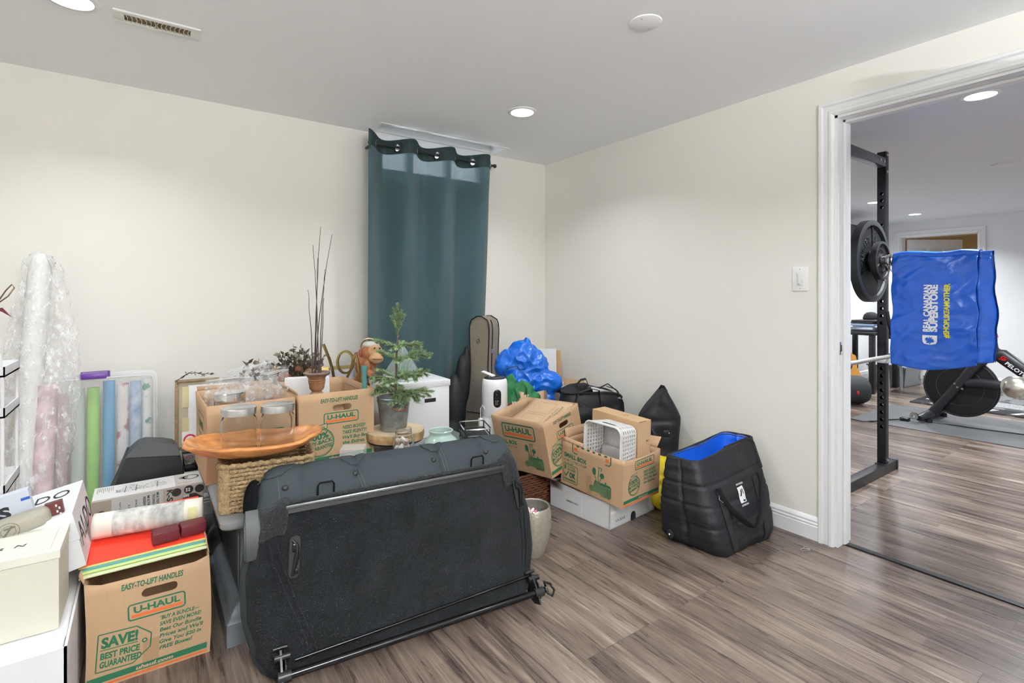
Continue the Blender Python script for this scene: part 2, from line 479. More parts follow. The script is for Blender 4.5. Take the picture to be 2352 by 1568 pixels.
    m.box(X1 - .001, X2 + .001, DY1 - .012, DY1 + .001, 0, DZ); m.box(X1 - .001, X2 + .001, DY0 - .001, DY0 + .012, 0, DZ); m.box(X1 - .001, X2 + .001, DY0, DY1, DZ - .012, DZ + .001)
    for a, b_ in ((DY1 - .026, DY1 - .012), (DY0 + .012, DY0 + .026)): m.box(X1 + .055, X1 + .09, a, b_, 0, DZ - .012, bev=.003)
    m.box(X1 + .055, X1 + .09, DY0 + .012, DY1 - .012, DZ - .026, DZ - .012, bev=.003)
    jb = struct('trim_5', m, TRIM, smooth=0)
    sp = MB(); sp.box(X1 + .016, X1 + .044, DY1 - .0145, DY1 - .0118, .905, .965, bev=.001)
    sp.mi = 1; sp.box(X1 + .024, X1 + .036, DY1 - .0155, DY1 - .0140, .920, .950)
    obj('strike_plate', sp, [CHROME, BLACK], jb)
    m = MB(); m.box(X3 - .001, X3 + .141, FY1 - .012, FY1 + .001, 0, FZ); m.box(X3 - .001, X3 + .141, FY0 - .001, FY0 + .012, 0, FZ); m.box(X3 - .001, X3 + .141, FY0, FY1, FZ - .012, FZ + .001)
    struct('trim_6', m, TRIM, smooth=0)
    struct('trim_7', MB().box(X1 + .055, X1 + .088, DY0 + .013, DY1 - .013, 0, .007, bev=.003), mat('dark threshold', (.018, .018, .02), .45), smooth=0)
    # baseboards
    bp = [(0, 0), (.014, 0), (.014, .066), (.011, .070), (.014, .078), (.010, .086), (.012, .094), (.005, .108), (0, .112)]
    def base(name, p0, p1, nx, ny):
        m = MB(); k = len(bp)
        m.grid(lambda u, v: Vector((p0[0] + (p1[0] - p0[0]) * v + nx * bp[int(round(u * (k - 1)))][0], p0[1] + (p1[1] - p0[1]) * v + ny * bp[int(round(u * (k - 1)))][0], bp[int(round(u * (k - 1)))][1])), k, 2)
        struct(name, m, TRIM, smooth=30)
    base('baseboard_right', (X1, DY1 + .068), (X1, Y1), -1, 0)
    base('baseboard_right', (X1, Y0), (X1, DY0 - .068), -1, 0)
    base('baseboard_back', (X0, Y1), (X1, Y1), 0, -1)
    base('baseboard_left', (X0, Y0), (X0, Y1), 1, 0)
    base('baseboard_gym_back', (X2, YG), (X3, YG), 0, -1)
    base('baseboard_gym_far', (X3, -2.7), (X3, FY0 - .075), -1, 0)
    base('baseboard_gym_far', (X3, FY1 + .075), (X3, YG), -1, 0)
    # the open door whose knob shows at the edge of the view
    d = struct('door_1', MB().box(1.890, 2.640, .240, .276, .008, 2.015, bev=.002), TRIM, smooth=0)
    m = MB()
    for a, b_ in ((1.99, 2.22), (2.31, 2.54)):
        for c, e in ((.15, .80), (1.06, 1.90)):
            m.box(a, b_, .272, .281, c, e, bev=.004); m.box(a + .03, b_ - .03, .276, .286, c + .03, e - .03, bev=.005)
    obj('door_panel', m, TRIM, d)
    nk = mat('satin nickel', (0.55, 0.53, 0.49), 0.27, 1.0)
    m = MB(); T = TR(1.958, .276, .931, rx=-90)
    m.lathe([(0, 0), (.033, 0), (.033, .004), (.028, .010), (.014, .013), (.0125, .026), (.015, .034), (.024, .042), (.0305, .056), (.0315, .068), (.028, .084), (.018, .096), (0, .101)], 36, T)
    obj('door_knob', m, nk, d)
    m = MB()
    for z in (.25, 1.02, 1.80): m.cyl((2.645, .284, z - .045), (2.645, .284, z + .045), .006, 12); m.box(2.60, 2.645, .276, .279, z - .045, z + .045)
    obj('hinge', m, nk, d)
    # the half open panelled door of the far doorway, swung into the room beyond
    T = TR(X3 + .13, FY1 - .03, 0, rz=-35)
    d2 = struct('door_2', MB().box(0, .80, -.035, 0, .01, 2.0, T, bev=.002), TRIM, smooth=0)
    m = MB()
    for i in range(3):
        a = .09 + i * .225
        for c, e in ((1.30, 1.87), (.15, 1.20)): m.box(a, a + .17, -.041, -.034, c, e, T, bev=.004)
    obj('door_panel', m, mat('door panel recess white', (.70, .71, .73), .35), d2)

def ceiling_light(x, y, label, watts, col, group):
    t = thing('ceiling_light', label, 'ceiling light', TR(x, y, CEIL), group)
    m = MB(); m.lathe([(.083, 0), (.083, -.003), (.078, -.007), (.066, -.008), (.063, -.004), (.063, 0)], 40)
    obj('trim_ring', m, WHITE, t)
    m = MB(); m.lathe([(0, -.0045), (.0645, -.0045), (.0645, -.001), (0, -.001)], 40)
    obj('lens', m, mat('lit lens ' + group[:4], (1, 1, 1), .5, emit=(*col, 9.0)), t)
    ld = bpy.data.lights.new('lamp', 'AREA'); ld.shape = 'DISK'; ld.size = .125; ld.energy = watts; ld.color = col; ld.spread = R(135)
    lo = bpy.data.objects.new('lamp', ld); COL.objects.link(lo); lo.parent = t; lo.location = (0, 0, -.012)

room()
LBL = ['round lit ceiling light in front of the green curtain', 'round lit ceiling light cut off at the top left beside the vent',
       'round ceiling light behind the camera nearer the doorway', 'round ceiling light behind the camera on the left']
for (x, y), l in zip(MAIN_LIGHTS, LBL): ceiling_light(x, y, l, MAIN_W, MAIN_COL, 'recessed lights of the storage room')
GL = ['round lit ceiling light nearest, seen high through the doorway', 'round lit ceiling light beside the power rack upright', 'farthest round lit ceiling light before the far doorway',
      'round ceiling light over the exercise mat', 'round ceiling light at the hidden front side of the gym', 'round ceiling light over the rug', 'round ceiling light behind the storage room wall']
for (x, y), l in zip(GYM_LIGHTS, GL): ceiling_light(x, y, l, GYM_W, GYM_COL, 'gym recessed lights')
ceiling_light(10.6, 2.3, 'ceiling light of the straw coloured room beyond the far doorway', 12, (1, .95, .85), 'far room light')

# added torchiere uplight, unseen behind the camera, to brighten the ceiling
t = thing('fill_uplight', 'added fill uplight shaped as a black torchiere, unseen behind the camera', 'fill light', TR(.35, -1.2, 0))
obj('base', MB().lathe([(0, 0), (.14, 0), (.14, .015), (.02, .03), (0, .03)], 32), BLACK, t); obj('pole', MB().cyl((0, 0, .02), (0, 0, 1.62), .012, 14), BLACK, t)
obj('uplight_bowl', MB().lathe([(.02, 1.60), (.09, 1.63), (.16, 1.70), (.155, 1.70), (.085, 1.637), (.0, 1.62)], 40), mat('uplight bowl white', (.8, .8, .8), .4), t)
ld = bpy.data.lights.new('fill_bulb', 'AREA'); ld.shape = 'DISK'; ld.size = .26; ld.energy = FILL_W; ld.color = MAIN_COL
lo = bpy.data.objects.new('fill_bulb', ld); COL.objects.link(lo); lo.parent = t; lo.location = (0, 0, 1.705); lo.rotation_euler = (math.pi, 0, 0)
# air vent
t = thing('air_vent', 'cream slotted air vent on the ceiling at upper left', 'vent', TR(.048, 2.432, CEIL, rz=-1))
m = MB()
for a, b_, c, d in ((-.14, .14, .028, .052), (-.14, .14, -.052, -.028), (-.14, -.106, -.03, .03), (.106, .14, -.03, .03)): m.box(a, b_, c, d, -.008, 0, bev=.0025)
CRM = mat('cream enamel', (.74, .70, .56), .45)
obj('vent_frame', m, mat('vent white enamel', (.78, .78, .75), .4), t)
obj('vent_duct', MB().box(-.107, .107, -.029, .029, -.0012, -.0004), mat('tan duct', (.20, .16, .08), .7), t)
for i in range(15):
    m = MB(); x = -.103 + i * .206 / 14
    m.grid(lambda u, v: Vector((x + .006 * math.sin(math.pi * u) * (1 if i < 7 else -1) + .001 * v, -.028 + .056 * u, -.0085 + .007 * v)), 9, 2)
    obj('slat', m, CRM, t, solid=.0015)
# blank cover plate
t = thing('ceiling_cover_plate', 'round white blank cover plate screwed to the ceiling', 'cover plate', TR(1.58, 1.318, CEIL, rz=20))
m = MB(); m.lathe([(0, -.005), (.056, -.005), (.061, -.003), (.062, 0)], 40); obj('plate', m, CEILM, t)
for s in (-1, 1): obj('screw', MB().cyl((s * .043, 0, -.0065), (s * .043, 0, -.004), .0035, 10), STEEL, t)
t = thing('smoke_detector', 'flat white disc on the gym ceiling', 'detector', TR(5.62, 1.05, CEIL))
obj('cover', MB().lathe([(0, -.022), (.06, -.02), (.085, -.012), (.088, 0)], 32), mat('detector white', (.75, .74, .72), .5), t)
# dimmer switch
t = thing('light_switch', 'white dimmer light switch on the wall beside the doorway', 'light switch', TR(2.65, 1.2415, 1.2665, rz=-90))
SWP = mat('switch plate white', (.90, .90, .89), .25)
obj('plate', MB().box(-.0385, .0385, -.006, 0, -.0605, .0605, bev=.0035), SWP, t)
m = MB(); m.box(-.017, .017, -.0085, -.004, -.033, .033, bev=.001); obj('bezel', m, WHITE, t)
m = MB(); m.box(-.010, .004, -.012, -.006, -.026, .026, bev=.002); obj('paddle', m, WHITE, t)
m = MB(); m.box(.008, .013, -.011, -.006, -.006, .004, bev=.001); obj('slider', m, WHITE, t)
for z in (-.048, .048): obj('screw', MB().cyl((0, -.0072, z), (0, -.005, z), .0028, 10), STEEL, t)
# little ring left on the floor
m = MB(); m.tube([(math.cos(a) * .022, math.sin(a) * .011, 0.0035) for a in [i * .35 for i in range(18)]], .0016, 6, closed=True)
m.tube([(.012 + math.cos(a) * .010, .008 + math.sin(a) * .012, 0.0062) for a in [i * .45 for i in range(14)]], .0013, 6, closed=True)
solo('metal_ring', m, CHROME, 'small bright metal ring lying on the floor by the baseboard', 'ring', M=TR(2.50, 1.15, 0, rz=-30))

# ---------------------------------------------------------------- curtain
def curtain():
    CY = 3.125; G = [1.19 + .1425 * i for i in range(7)]
    def cloth(u, v):  # u along the width, v from the top down
        x = 1.115 + .985 * u
        ph = math.pi * (x - 1.19) / .1425
        top = 2.192 - .012 * u + .004 * math.cos(ph)
        if u < .04: top += .012 * (1 - u / .04)
        z = top - v * (2.11 - .01 * u)
        amp = .034 * (1 - v) ** 2 + .036
        if u > .9: amp *= 1 + (u - .9) * 5 * (1 - v)
        y = CY + amp * math.sin(ph + .5 * v * math.sin(5 * u)) * (1 - .35 * v * noise.noise(Vector((u * 5, v * 1.5, 3))))
        y += .010 * noise.noise(Vector((u * 9, v * 2.5, 1.7))) * min(1, v * 4)
        xx = 1.115 + (x - 1.115) * (1 - .145 * v) + .012 * v
        return Vector((xx, min(y, 3.21), z))
    m = MB(); m.grid(cloth, 150, 70)
    T = mat('teal curtain cloth', (0.090, 0.170, 0.190), 0.75, var=.18, sheen=.2, scale=300, bump=.3, bscale=900, stretch=(1, 1, .25))
    nt = T.node_tree; b = nt.nodes['Principled BSDF']; tr = nt.nodes.new('ShaderNodeBsdfTranslucent'); ms = nt.nodes.new('ShaderNodeMixShader')
    tr.inputs['Color'].default_value = (.24, .34, .38, 1); ms.inputs['Fac'].default_value = .30
    tp = nt.nodes.new('ShaderNodeBsdfTransparent'); m3 = nt.nodes.new('ShaderNodeMixShader'); m3.inputs['Fac'].default_value = .17
    nt.links.new(b.outputs[0], ms.inputs[1]); nt.links.new(tr.outputs[0], ms.inputs[2]); nt.links.new(ms.outputs[0], m3.inputs[1]); nt.links.new(tp.outputs[0], m3.inputs[2]); nt.links.new(m3.outputs[0], nt.nodes['Material Output'].inputs['Surface'])
    T2 = mat('teal curtain heading', (0.024, 0.046, 0.048), 0.85, var=.12, scale=300)
    for f in m.bm.faces:
        if f.calc_center_median().z > 2.192 - .098: f.material_index = 1
    cur = obj('curtain', m, [T, T2], None, smooth=80, solid=.0022, soff=0)
    c = MB(); rings = []
    for g in G:
        ph = math.pi * (g - 1.19) / .1425
        u = (g - 1.115) / .985
        a = cloth(u - .004, .03); b_ = cloth(u + .004, .03); p = cloth(u, .028)
        d = (b_ - a); d.z = 0; d.normalize(); n = Vector((-d.y, d.x, 0))
        p.z = 2.135 - .010 * u
        c.cyl(p - n * .03, p + n * .03, .0215, 20)
        rings.append((p, d, n))
    cut(cur, c)
    cur.data.polygons.foreach_set('use_smooth', [True] * len(cur.data.polygons))
    tag(cur, 'dark teal eyelet curtain hanging in front of the window', 'curtain')
    for p, d, n in rings:
        m = MB(); k = 28
        M = Matrix((( d.x, 0, n.x, p.x), (d.y, 0, n.y, p.y), (0, 1, 0, p.z), (0, 0, 0, 1)))
        m.lathe([(.0205, -.004), (.024, -.0055), (.030, -.004), (.031, 0), (.030, .004), (.024, .0055), (.0205, .004), (.0205, -.004)], k, M)
        obj('eyelet', m, mat('eyelet pewter', (.16, .15, .135), .3, 1.0), cur)
    t = thing('curtain_rod', 'black curtain rod threaded through the teal curtain eyelets', 'curtain rod', TR(0, CY, 2.135))
    m = MB(); m.cyl((1.15, 0, .004), (2.085, 0, -.008), .0075, 14); obj('rod', m, BLACK, t)
    for x in (1.15, 2.085): obj('finial', MB().ball((x, 0, .004 if x < 2 else -.008), .014), BLACK, t)
    for x in (1.165, 2.07): obj('bracket', MB().box(x - .006, x + .006, -.004, .114, -.012, .002, bev=.002), BLACK, t)
curtain()
# ---------------------------------------------------------------- cartons and their printing
def uh_logo(k, x0, y0, x1, y1, part=False):
    h = y1 - y0; wd = x1 - x0; th = h * .085
    k.frame(x0, y0, x1, y1, th, h * .2, GREEN)
    k.rect(x0 + wd * .06, y0 + h * .16, x1 - wd * .06, y0 + h * .34, ORANGE)
    if not part: k.text('U-HAUL', (x0 + x1) / 2, y0 + h * .43, h * .38, GREEN, wd * .80, .035, al='c')
def badge(k, cx, cy, r):
    k.hoop(cx, cy, r, r * .07, GREEN); k.hoop(cx, cy, r * .90, r * .03, GREEN)
    k.shape([(cx - r * .62, cy + r * .72), (cx + r * .5, cy + r * .95), (cx + r * .5, cy + r * 1.28), (cx - r * .62, cy + r * 1.05)], CARD2, 1)
    k.line([(cx - r * .62, cy + r * .72), (cx + r * .5, cy + r * .95), (cx + r * .5, cy + r * 1.28), (cx - r * .62, cy + r * 1.05), (cx - r * .62, cy + r * .72)], r * .05, GREEN, 2)
    k.text('U-HAUL', cx - .05 * r, cy + r * .93, r * .17, GREEN, r * .9, .03, al='c', k=2)
    k.rot = (cx, cy, .16)
    k.text('100%', cx, cy + r * .22, r * .42, GREEN, r * 1.35, .04, al='c', k=1)
    k.text('BUY-BACK', cx, cy - r * .12, r * .26, GREEN, r * 1.75, .04, al='c', k=1)
    k.text('GUARANTEE', cx, cy - r * .48, r * .25, GREEN, r * 1.6, .04, al='c', k=1)
    k.rot = None
def lines(k, L, x, y, h, wd, gap=1.5, shear=.2, bold=.03):
    for i, s in enumerate(L): k.text(s, x, y - i * h * gap, h, GREEN, wd * min(1, .2 + len(s) / max(len(q) for q in L) * .8), bold, shear)
def end_face(k, W, H, kind='need'):
    k.text('EASY-TO-LIFT HANDLES', W * .52, H * .865, H * .055, GREEN, W * .50, .03, .2, 'c')
    uh_logo(k, W * .31, H * .555, W * .78, H * .715)
    if kind == 'need':
        badge(k, W * .26, H * .32, W * .19)
        lines(k, ['NEED BOXES?', 'TAKE PLENTY!', "We'll Buy Back", 'the Extras.'], W * .56, H * .46, H * .048, W * .38)
    else:
        k.rot = (W * .28, H * .32, -.05)
        P = [(W * .08, H * .15), (W * .36, H * .15), (W * .49, H * .27), (W * .49, H * .40), (W * .37, H * .50), (W * .08, H * .50)]
        k.line(P + P[:1], W * .010, GREEN); k.hoop(W * .44, H * .345, W * .022, W * .010, GREEN)
        k.text('SAVE!', W * .105, H * .37, H * .095, GREEN, W * .28, .045); k.rect(W * .10, H * .345, W * .385, H * .353, GREEN)
        k.text('BEST PRICE', W * .105, H * .265, H * .058, GREEN, W * .30, .04); k.text('GUARANTEED', W * .105, H * .185, H * .058, GREEN, W * .32, .04)
        k.rot = None
        lines(k, ['*BUY A BUNDLE—', 'SAVE EVEN MORE!', 'Beat Our Bundle', 'Prices and We\'ll', 'Give You $20 in', 'FREE Boxes!'], W * .56, H * .490, H * .037, W * .37, 1.6)
    k.rect(0.01 * W, H * .055, W * .97, H * .115, GREEN, n=4); k.rect(.1 * W, H * .02, W * .97, H * .04, ORANGE, n=4)
    k.text('uhaul.com', W * .53, H * .068, H * .034, CARD2, W * .30, .04, .2, 'c', k=1)
def pots(k, x, y, s):
    G = GREEN2
    k.shape([(x - .02 * s, y + .1 * s), (x + .08 * s, y), (x + .5 * s, y - .02 * s), (x + .48 * s, y + .5 * s), (x + .12 * s, y + .52 * s)], G)
    k.shape([(x + .42 * s, y - .04 * s), (x + .5 * s, y - .1 * s), (x + .95 * s, y - .1 * s), (x + 1.03 * s, y), (x + 1.03 * s, y + .38 * s), (x + .40 * s, y + .38 * s)], G, 1)
    k.shape([(x + .38 * s, y + .39 * s), (x + 1.05 * s, y + .39 * s), (x + .95 * s, y + .5 * s), (x + .5 * s, y + .5 * s)], GREEN, 1)
    k.disc(x + .72 * s, y + .55 * s, .05 * s, GREEN, 1); k.disc(x - .05 * s, y + .1 * s, .15 * s, G)
    k.line([(x + .2 * s, y + .5 * s), (x + .12 * s, y + .8 * s)], .03 * s, GREEN); k.shape(k.circ(x + .08 * s, y + .92 * s, .17 * s, 14, .6), GREEN, 1)
    k.line([(x + .3 * s, y + .5 * s), (x + .34 * s, y + 1.15 * s)], .03 * s, GREEN)
    k.line([(x + .28 * s, y + 1.15 * s), (x + .5 * s, y + 1.15 * s), (x + .44 * s, y + 1.0 * s)], .03 * s, GREEN)
    k.line([(x + .36 * s, y + .5 * s), (x + .5 * s, y + .75 * s)], .03 * s, GREEN)
    P = []
    for i in range(20):
        a = i * math.pi / 10; r = .14 * s * (1 if i % 2 else .7); P.append((x + .52 * s + r * math.cos(a), y + .82 * s + r * math.sin(a)))
    k.shape(P, GREEN, 1)
def small_face(k, W, H, full=.32, cutaway=False):
    h = full
    if cutaway:
        a, b_, y0 = W * .20, W * .82, H - .048
        t = .006
        for p in ([(a, H), (a, y0 + .01), (a + .01, y0), (b_ - .01, y0), (b_, y0 + .01), (b_, H)],): k.line(p, t, GREEN)
        k.rect(a + .012, y0 + .013, b_ - .012, y0 + .032, ORANGE)
        for i in range(6): k.rect(a + .03 + i * .037, H - .009, a + .047 + i * .037, H, GREEN, 1)
        ty = y0 - .035
    else:
        uh_logo(k, W * .19, h * .62, W * .82, h * .90); ty = h * .50
    k.text('SMALL BOX', W * .05, ty, h * .07, GREEN, W * .40, .04)
    k.text('16 3/8" x 12 5/8" x 12 5/8"', W * .05, ty - h * .065, h * .03, GREEN, W * .40, .02); k.text('1.5 CU FT', W * .05, ty - h * .125, h * .035, GREEN, W * .17, .03)
    if cutaway:
        k.frame(W * .04, .018, W * .30, .115, .003, .01, GREEN)
        k.text('8', W * .06, .086, .022, GREEN, .014, .04); k.text('U-HAUL', W * .12, .099, .009, GREEN, .055, .03); k.text('BOXES', W * .12, .084, .010, GREEN, .058, .03)
        k.line([(W * .06, .062), (W * .09, .048), (W * .14, .078)], .006, GREEN); k.text('OK', W * .15, .048, .026, GREEN, .046, .06); k.text('FOR SHIPPING', W * .06, .028, .010, GREEN, .085, .04)
        pots(k, W * .55, .03, .115)
    else: pots(k, W * .60, .045, .115)

def carton(label, M, W, D, H, prints=None, group=None, warp=None, hole=None, flaps=(), solidbox=False, m=CARD, name='moving_box', cat='box', topcut=None):
    t = thing(name, label, cat, M, group)
    wf = warp or (lambda p: p)
    b = MB()
    b.grid(lambda u, v: Vector((W * u, 0, H * v)), 9, 9); b.grid(lambda u, v: Vector((W * u, D, H * v)), 9, 9)
    b.grid(lambda u, v: Vector((0, D * u, H * v)), 9, 9); b.grid(lambda u, v: Vector((W, D * u, H * v)), 9, 9)
    b.grid(lambda u, v: Vector((W * u, D * v, 0)), 9, 9)
    if solidbox: b.grid(lambda u, v: Vector((W * u, D * v, H)), 9, 9)
    bmesh.ops.remove_doubles(b.bm, verts=list(b.bm.verts), dist=1e-5)
    if topcut:
        for v in b.bm.verts:
            if v.co.z > H - 1e-4: v.co.z += topcut(v.co)
    if warp: b.warp(warp)
    o = obj('carton_body', b, [m, CARD2], t, solid=.0045, smooth=30)
    if hole:
        for (face, c0, c1, w_, h_) in hole:
            c = MB()
            P = [(c0 + sx * (w_ / 2 - h_ / 2) + h_ / 2 * math.cos(a), c1 + h_ / 2 * math.sin(a)) for sx, a0 in ((1, -90), (-1, 90)) for a in [R(a0 + 30 * i) for i in range(7)]]
            T = TR(0, 0, 0, rx=90) if face == 'front' else TR(0, 0, 0, rx=90) 
            c.prism(P, -.03, .03, T); cut(o, c)
    for fl in flaps:   # (edge, a, b, length, angle from upright: + outwards)
        e, a, b_, ln, ang = fl; f = MB(); dz, do = ln * math.cos(R(ang)), ln * math.sin(R(ang))
        def pt(u, v, e=e, a=a, b_=b_, dz=dz, do=do):
            s = a + (b_ - a) * u; q = v + .06 * v * noise.noise(Vector((u * 4, 3, a)))
            if e == 'front': p = Vector((W * s, -do * q, H + dz * q))
            elif e == 'back': p = Vector((W * s, D + do * q, H + dz * q))
            elif e == 'left': p = Vector((-do * q, D * s, H + dz * q))
            else: p = Vector((W + do * q, D * s, H + dz * q))
            return wf(p)
        f.grid(pt, 7, 4); obj('flap', f, m, t, solid=.004, soff=0, smooth=30)
    for side, fn in (prints or {}).items():
        if side == 'front': k = Ink((0, 0, 0), (1, 0, 0), (0, 0, 1), (0, -1, 0), warp=warp); a = W
        elif side == 'left': k = Ink((0, D, 0), (0, -1, 0), (0, 0, 1), (-1, 0, 0), warp=warp); a = D
        elif side == 'right': k = Ink((W, 0, 0), (0, 1, 0), (0, 0, 1), (1, 0, 0), warp=warp); a = D
        else: k = Ink((0, 0, H), (1, 0, 0), (0, 1, 0), (0, 0, 1), warp=warp); a = W
        fn(k, a, H); k.build(t, 'printing')
    return t

def tape(k, x0, y0, x1, y1): k.rect(x0, y0, x1, y1, mat('parcel tape', (.36, .225, .125), .35), -1)

# front left moving box
wp = lambda p: Vector((p.x + .004 * math.sin(p.z * 11), p.y - .006 * math.sin(math.pi * max(0, min(1, p.z / .34))) * (1 if p.y < .1 else 0), p.z))
U0M = TR(-.142, 1.985, 0, rz=-1)
carton('kraft moving box with save tag printing, standing on the floor at lower left', U0M, .322, .455, .322,
       {'front': lambda k, W, H: (end_face(k, W, H, 'save'), tape(k, W * .43, 0, W * .56, H * .33)),
        'left': lambda k, W, H: k.text('RECYCLABLE', W * .1, H * .3, H * .03, GREEN, W * .2, .02)},
       warp=wp, hole=[('front', .185, .253, .095, .028)], flaps=[('left', .02, .98, .030, 20), ('right', .03, .97, .045, -8)],
       topcut=lambda p: -.012 if (p.y < .01 and .03 < p.x < .3) else 0)
# what lies in it
def slab(name, label, cat, pts, th, mats, group=None):
    """a thin board or stack of sheets: four world points of its top, pushed down by th"""
    P = [Vector(p) for p in pts]; c = sum(P, Vector()) / 4; m = MB()
    n = (P[1] - P[0]).cross(P[3] - P[0]).normalized()
    if n.z < 0: n = -n
    a = [m.bm.verts.new(p - c) for p in P]; b = [m.bm.verts.new(p - c - n * th) for p in P]
    m.face(a); m.face(b[::-1])
    for i in range(4): m.face([a[i], a[(i + 1) % 4], b[(i + 1) % 4], b[i]])
    o = solo(name, m, mats, label, cat, group, M=Matrix.Translation(c), smooth=0); return o
def sheets(z, x0, x1, y0, y1, sl):  # sloping up towards the back
    return [(x0, y0, z), (x1, y0 + .005, z), (x1, y1, z + (y1 - y0) * sl), (x0, y1, z + (y1 - y0) * sl)]
MPG = mat('pale green card', (.66, .72, .45), .7); MRED = mat('red card', (.80, .050, .025), .55); MTEAL = mat('teal card', (.13, .37, .36), .6); MYEL = mat('yellow card', (.80, .66, .22), .6)
slab('poster_board', 'pale green poster board at the bottom of the pile in the lower left moving box', 'board', sheets(.336, -.157, .178, 2.004, 2.38, .10), .0035, MPG)
slab('poster_board', 'lime edged pale poster board second in the pile of the lower left moving box', 'board', sheets(.3435, -.155, .177, 2.018, 2.38, .10), .003, mat('lime card', (.60, .72, .27), .7))
slab('poster_board', 'teal board in the pile of the lower left moving box', 'board', sheets(.350, -.155, .177, 2.028, 2.38, .10), .0055, MTEAL)
slab('poster_board', 'thin yellow board right under the red one in the lower left moving box', 'board', sheets(.3535, -.160, .177, 2.036, 2.38, .10), .002, MYEL)
slab('folder', 'bright red folder on top of the boards in the lower left moving box', 'folder', sheets(.3575, -.160, .177, 2.043, 2.38, .10), .003, MRED)
SP = mat('scroll paper', (.80, .77, .68), .6)
t = thing('paper_scroll', 'rolled grey patterned poster lying on the red folder', 'poster', TR(.020, 2.175, .4165, rz=-8))
m = MB(); m.grid(lambda u, v: Vector((-.155 + .31 * v, (.042 - .003 * u) * math.cos(2 * math.pi * 1.08 * u), (.042 - .003 * u) * math.sin(2 * math.pi * 1.08 * u))), 48, 24)
PAT = mat('engraved print', (.70, .70, .65), .6, scale=34, col2=(.30, .31, .30), var=.1, stretch=(1, 1, .5))
o = obj('paper', m, [SP, PAT], t, solid=.0006)
for p in o.data.polygons:
    if -.105 < p.center.x < .105 and p.center.y < .035: p.material_index = 1
m = MB(); m.grid(lambda u, v: Vector((.112 + .03 * v, .0432 * math.cos(2 * math.pi * (.40 + .15 * u)), .0432 * math.sin(2 * math.pi * (.40 + .15 * u)))), 8, 2)
obj('label', m, mat('yellowed label', (.70, .66, .35), .6), t)
MAR = mat('maroon card', (.105, .010, .018), .45)
for x, y, l in ((.060, 2.083, 'left one of two small maroon boxes on the red folder'), (.139, 2.092, 'right one of two small maroon boxes on the red folder')):
    solo('jewellery_box', MB().box(-.037, .037, -.024, .024, 0, .037, bev=.003), MAR, l, 'box', 'maroon boxes', M=TR(x, y, .3605 + (y - 2.039) * .10, rz=5, rx=5.7))

# white board boxes at the lower left corner
t = thing('white_box', 'large open white cardboard box at the bottom left corner under the cream box', 'box', TR(-.158, 1.722, 0))
m = MB(); Wb, Db, Hb = .50, .70, .292
for a in ((-Wb, -Wb + .006, 0, Db), (-.006, 0, 0, Db), (-Wb, 0, 0, .006), (-Wb, 0, Db - .006, Db)): m.box(a[0], a[1], a[2], a[3], 0, Hb)
m.box(-Wb, 0, 0, Db, 0, .006); obj('box_body', m, PAPER, t, smooth=0)
m = MB(); m.box(-Wb + .008, -.008, .010, Db - .01, Hb - .02, Hb + .006, bev=.004); obj('lid', m, PAPER, t)
m = MB(); m.grid(lambda u, v: Vector((-.006 - .03 * v, .05 + .45 * u, Hb + .004 + .012 * math.sin(3 * u) * v)), 8, 4); obj('flap', m, PAPER, t, solid=.003)
# cream carrier box on top of it
t = thing('cream_box', 'cream lidded gift box with tiny lettering on its lid, at the left edge', 'box', TR(-.182, 1.812, .300, rz=-1))
obj('box_body', MB().box(-.34, 0, 0, .185, 0, .196, bev=.002), CREAM, t, smooth=0)
m = MB(); m.box(-.343, .003, -.003, .188, .188, .212, bev=.002); obj('lid', m, mat('cream lid board', (.76, .755, .67), .55), t, smooth=0)
k = Ink((-.34, 0, .212), (1, 0, 0), (0, 1, 0), (0, 0, 1)); GRY = mat('grey line ink', (.35, .36, .33), .7)
k.frame(.016, .016, .322, .168, .0008, .003, GRY); 
k.text('P O T T E R Y   B A R N', .265, .070, .016, INK, .42, 0, .25, 'r', space=1.3); k.build(t)
# things standing behind the cream box
t = thing('shoe_box', 'white shoe box with thin black capitals on lid and side, behind the cream box', 'box', TR(-.480, 1.998, .302, ry=-12))
W_, D_, H_ = .352, .335, .170
obj('box_body', MB().box(0.003, W_ - .003, 0.003, D_ - .003, 0, H_ - .03, bev=.0015), PAPER, t, smooth=0)
obj('lid', MB().box(0, W_, 0, D_, H_ - .085, H_, bev=.0015), PAPER, t, smooth=0)
k = Ink((0, 0, H_), (1, 0, 0), (0, 1, 0), (0, 0, 1)); k.text('ALDO', .165, .205, .070, INK, .160, -.002, space=1.05); k.build(t)
k = Ink((W_, 0, 0), (0, 1, 0), (0, 0, 1), (1, 0, 0)); k.text('ALDO', .015, .055, .072, INK, .31, -.004, space=1.05); k.build(t)
t = thing('white_carton', 'thin pale carton with a dark letter on the shoe box at the left edge', 'box', TR(-.480, 2.065, .470, ry=-12))
obj('box_body', MB().box(0, .228, 0, .028, 0, .100, bev=.0015), mat('cool white carton', (.60, .65, .73), .5), t, smooth=0)
k = Ink((0, 0, 0), (1, 0, 0), (0, 0, 1), (0, -1, 0)); k.text('S', .155, .035, .032, INK, .026, .05); k.rect(.208, .070, .228, .078, mat('blue ink', (.02, .09, .42), .6)); k.build(t)
t = thing('printed_sleeve', 'small dark printed box standing beside the pale carton on the shoe box', 'packaging', TR(-.228, 2.030, .512, ry=-10))
obj('sleeve', MB().box(0, .040, 0, .02, 0, .056, bev=.001), mat('dark photo card', (.035, .022, .024), .35, scale=24, col2=(.16, .03, .03), var=.1), t, smooth=0)
k = Ink((0, 0, 0), (1, 0, 0), (0, 0, 1), (0, -1, 0))
for i in range(5): k.rect(.024 + (i % 2) * .006, .006 + i * .009, .028 + (i % 2) * .006, .013 + i * .009, WHITE)
k.build(t, 'printed_marks')
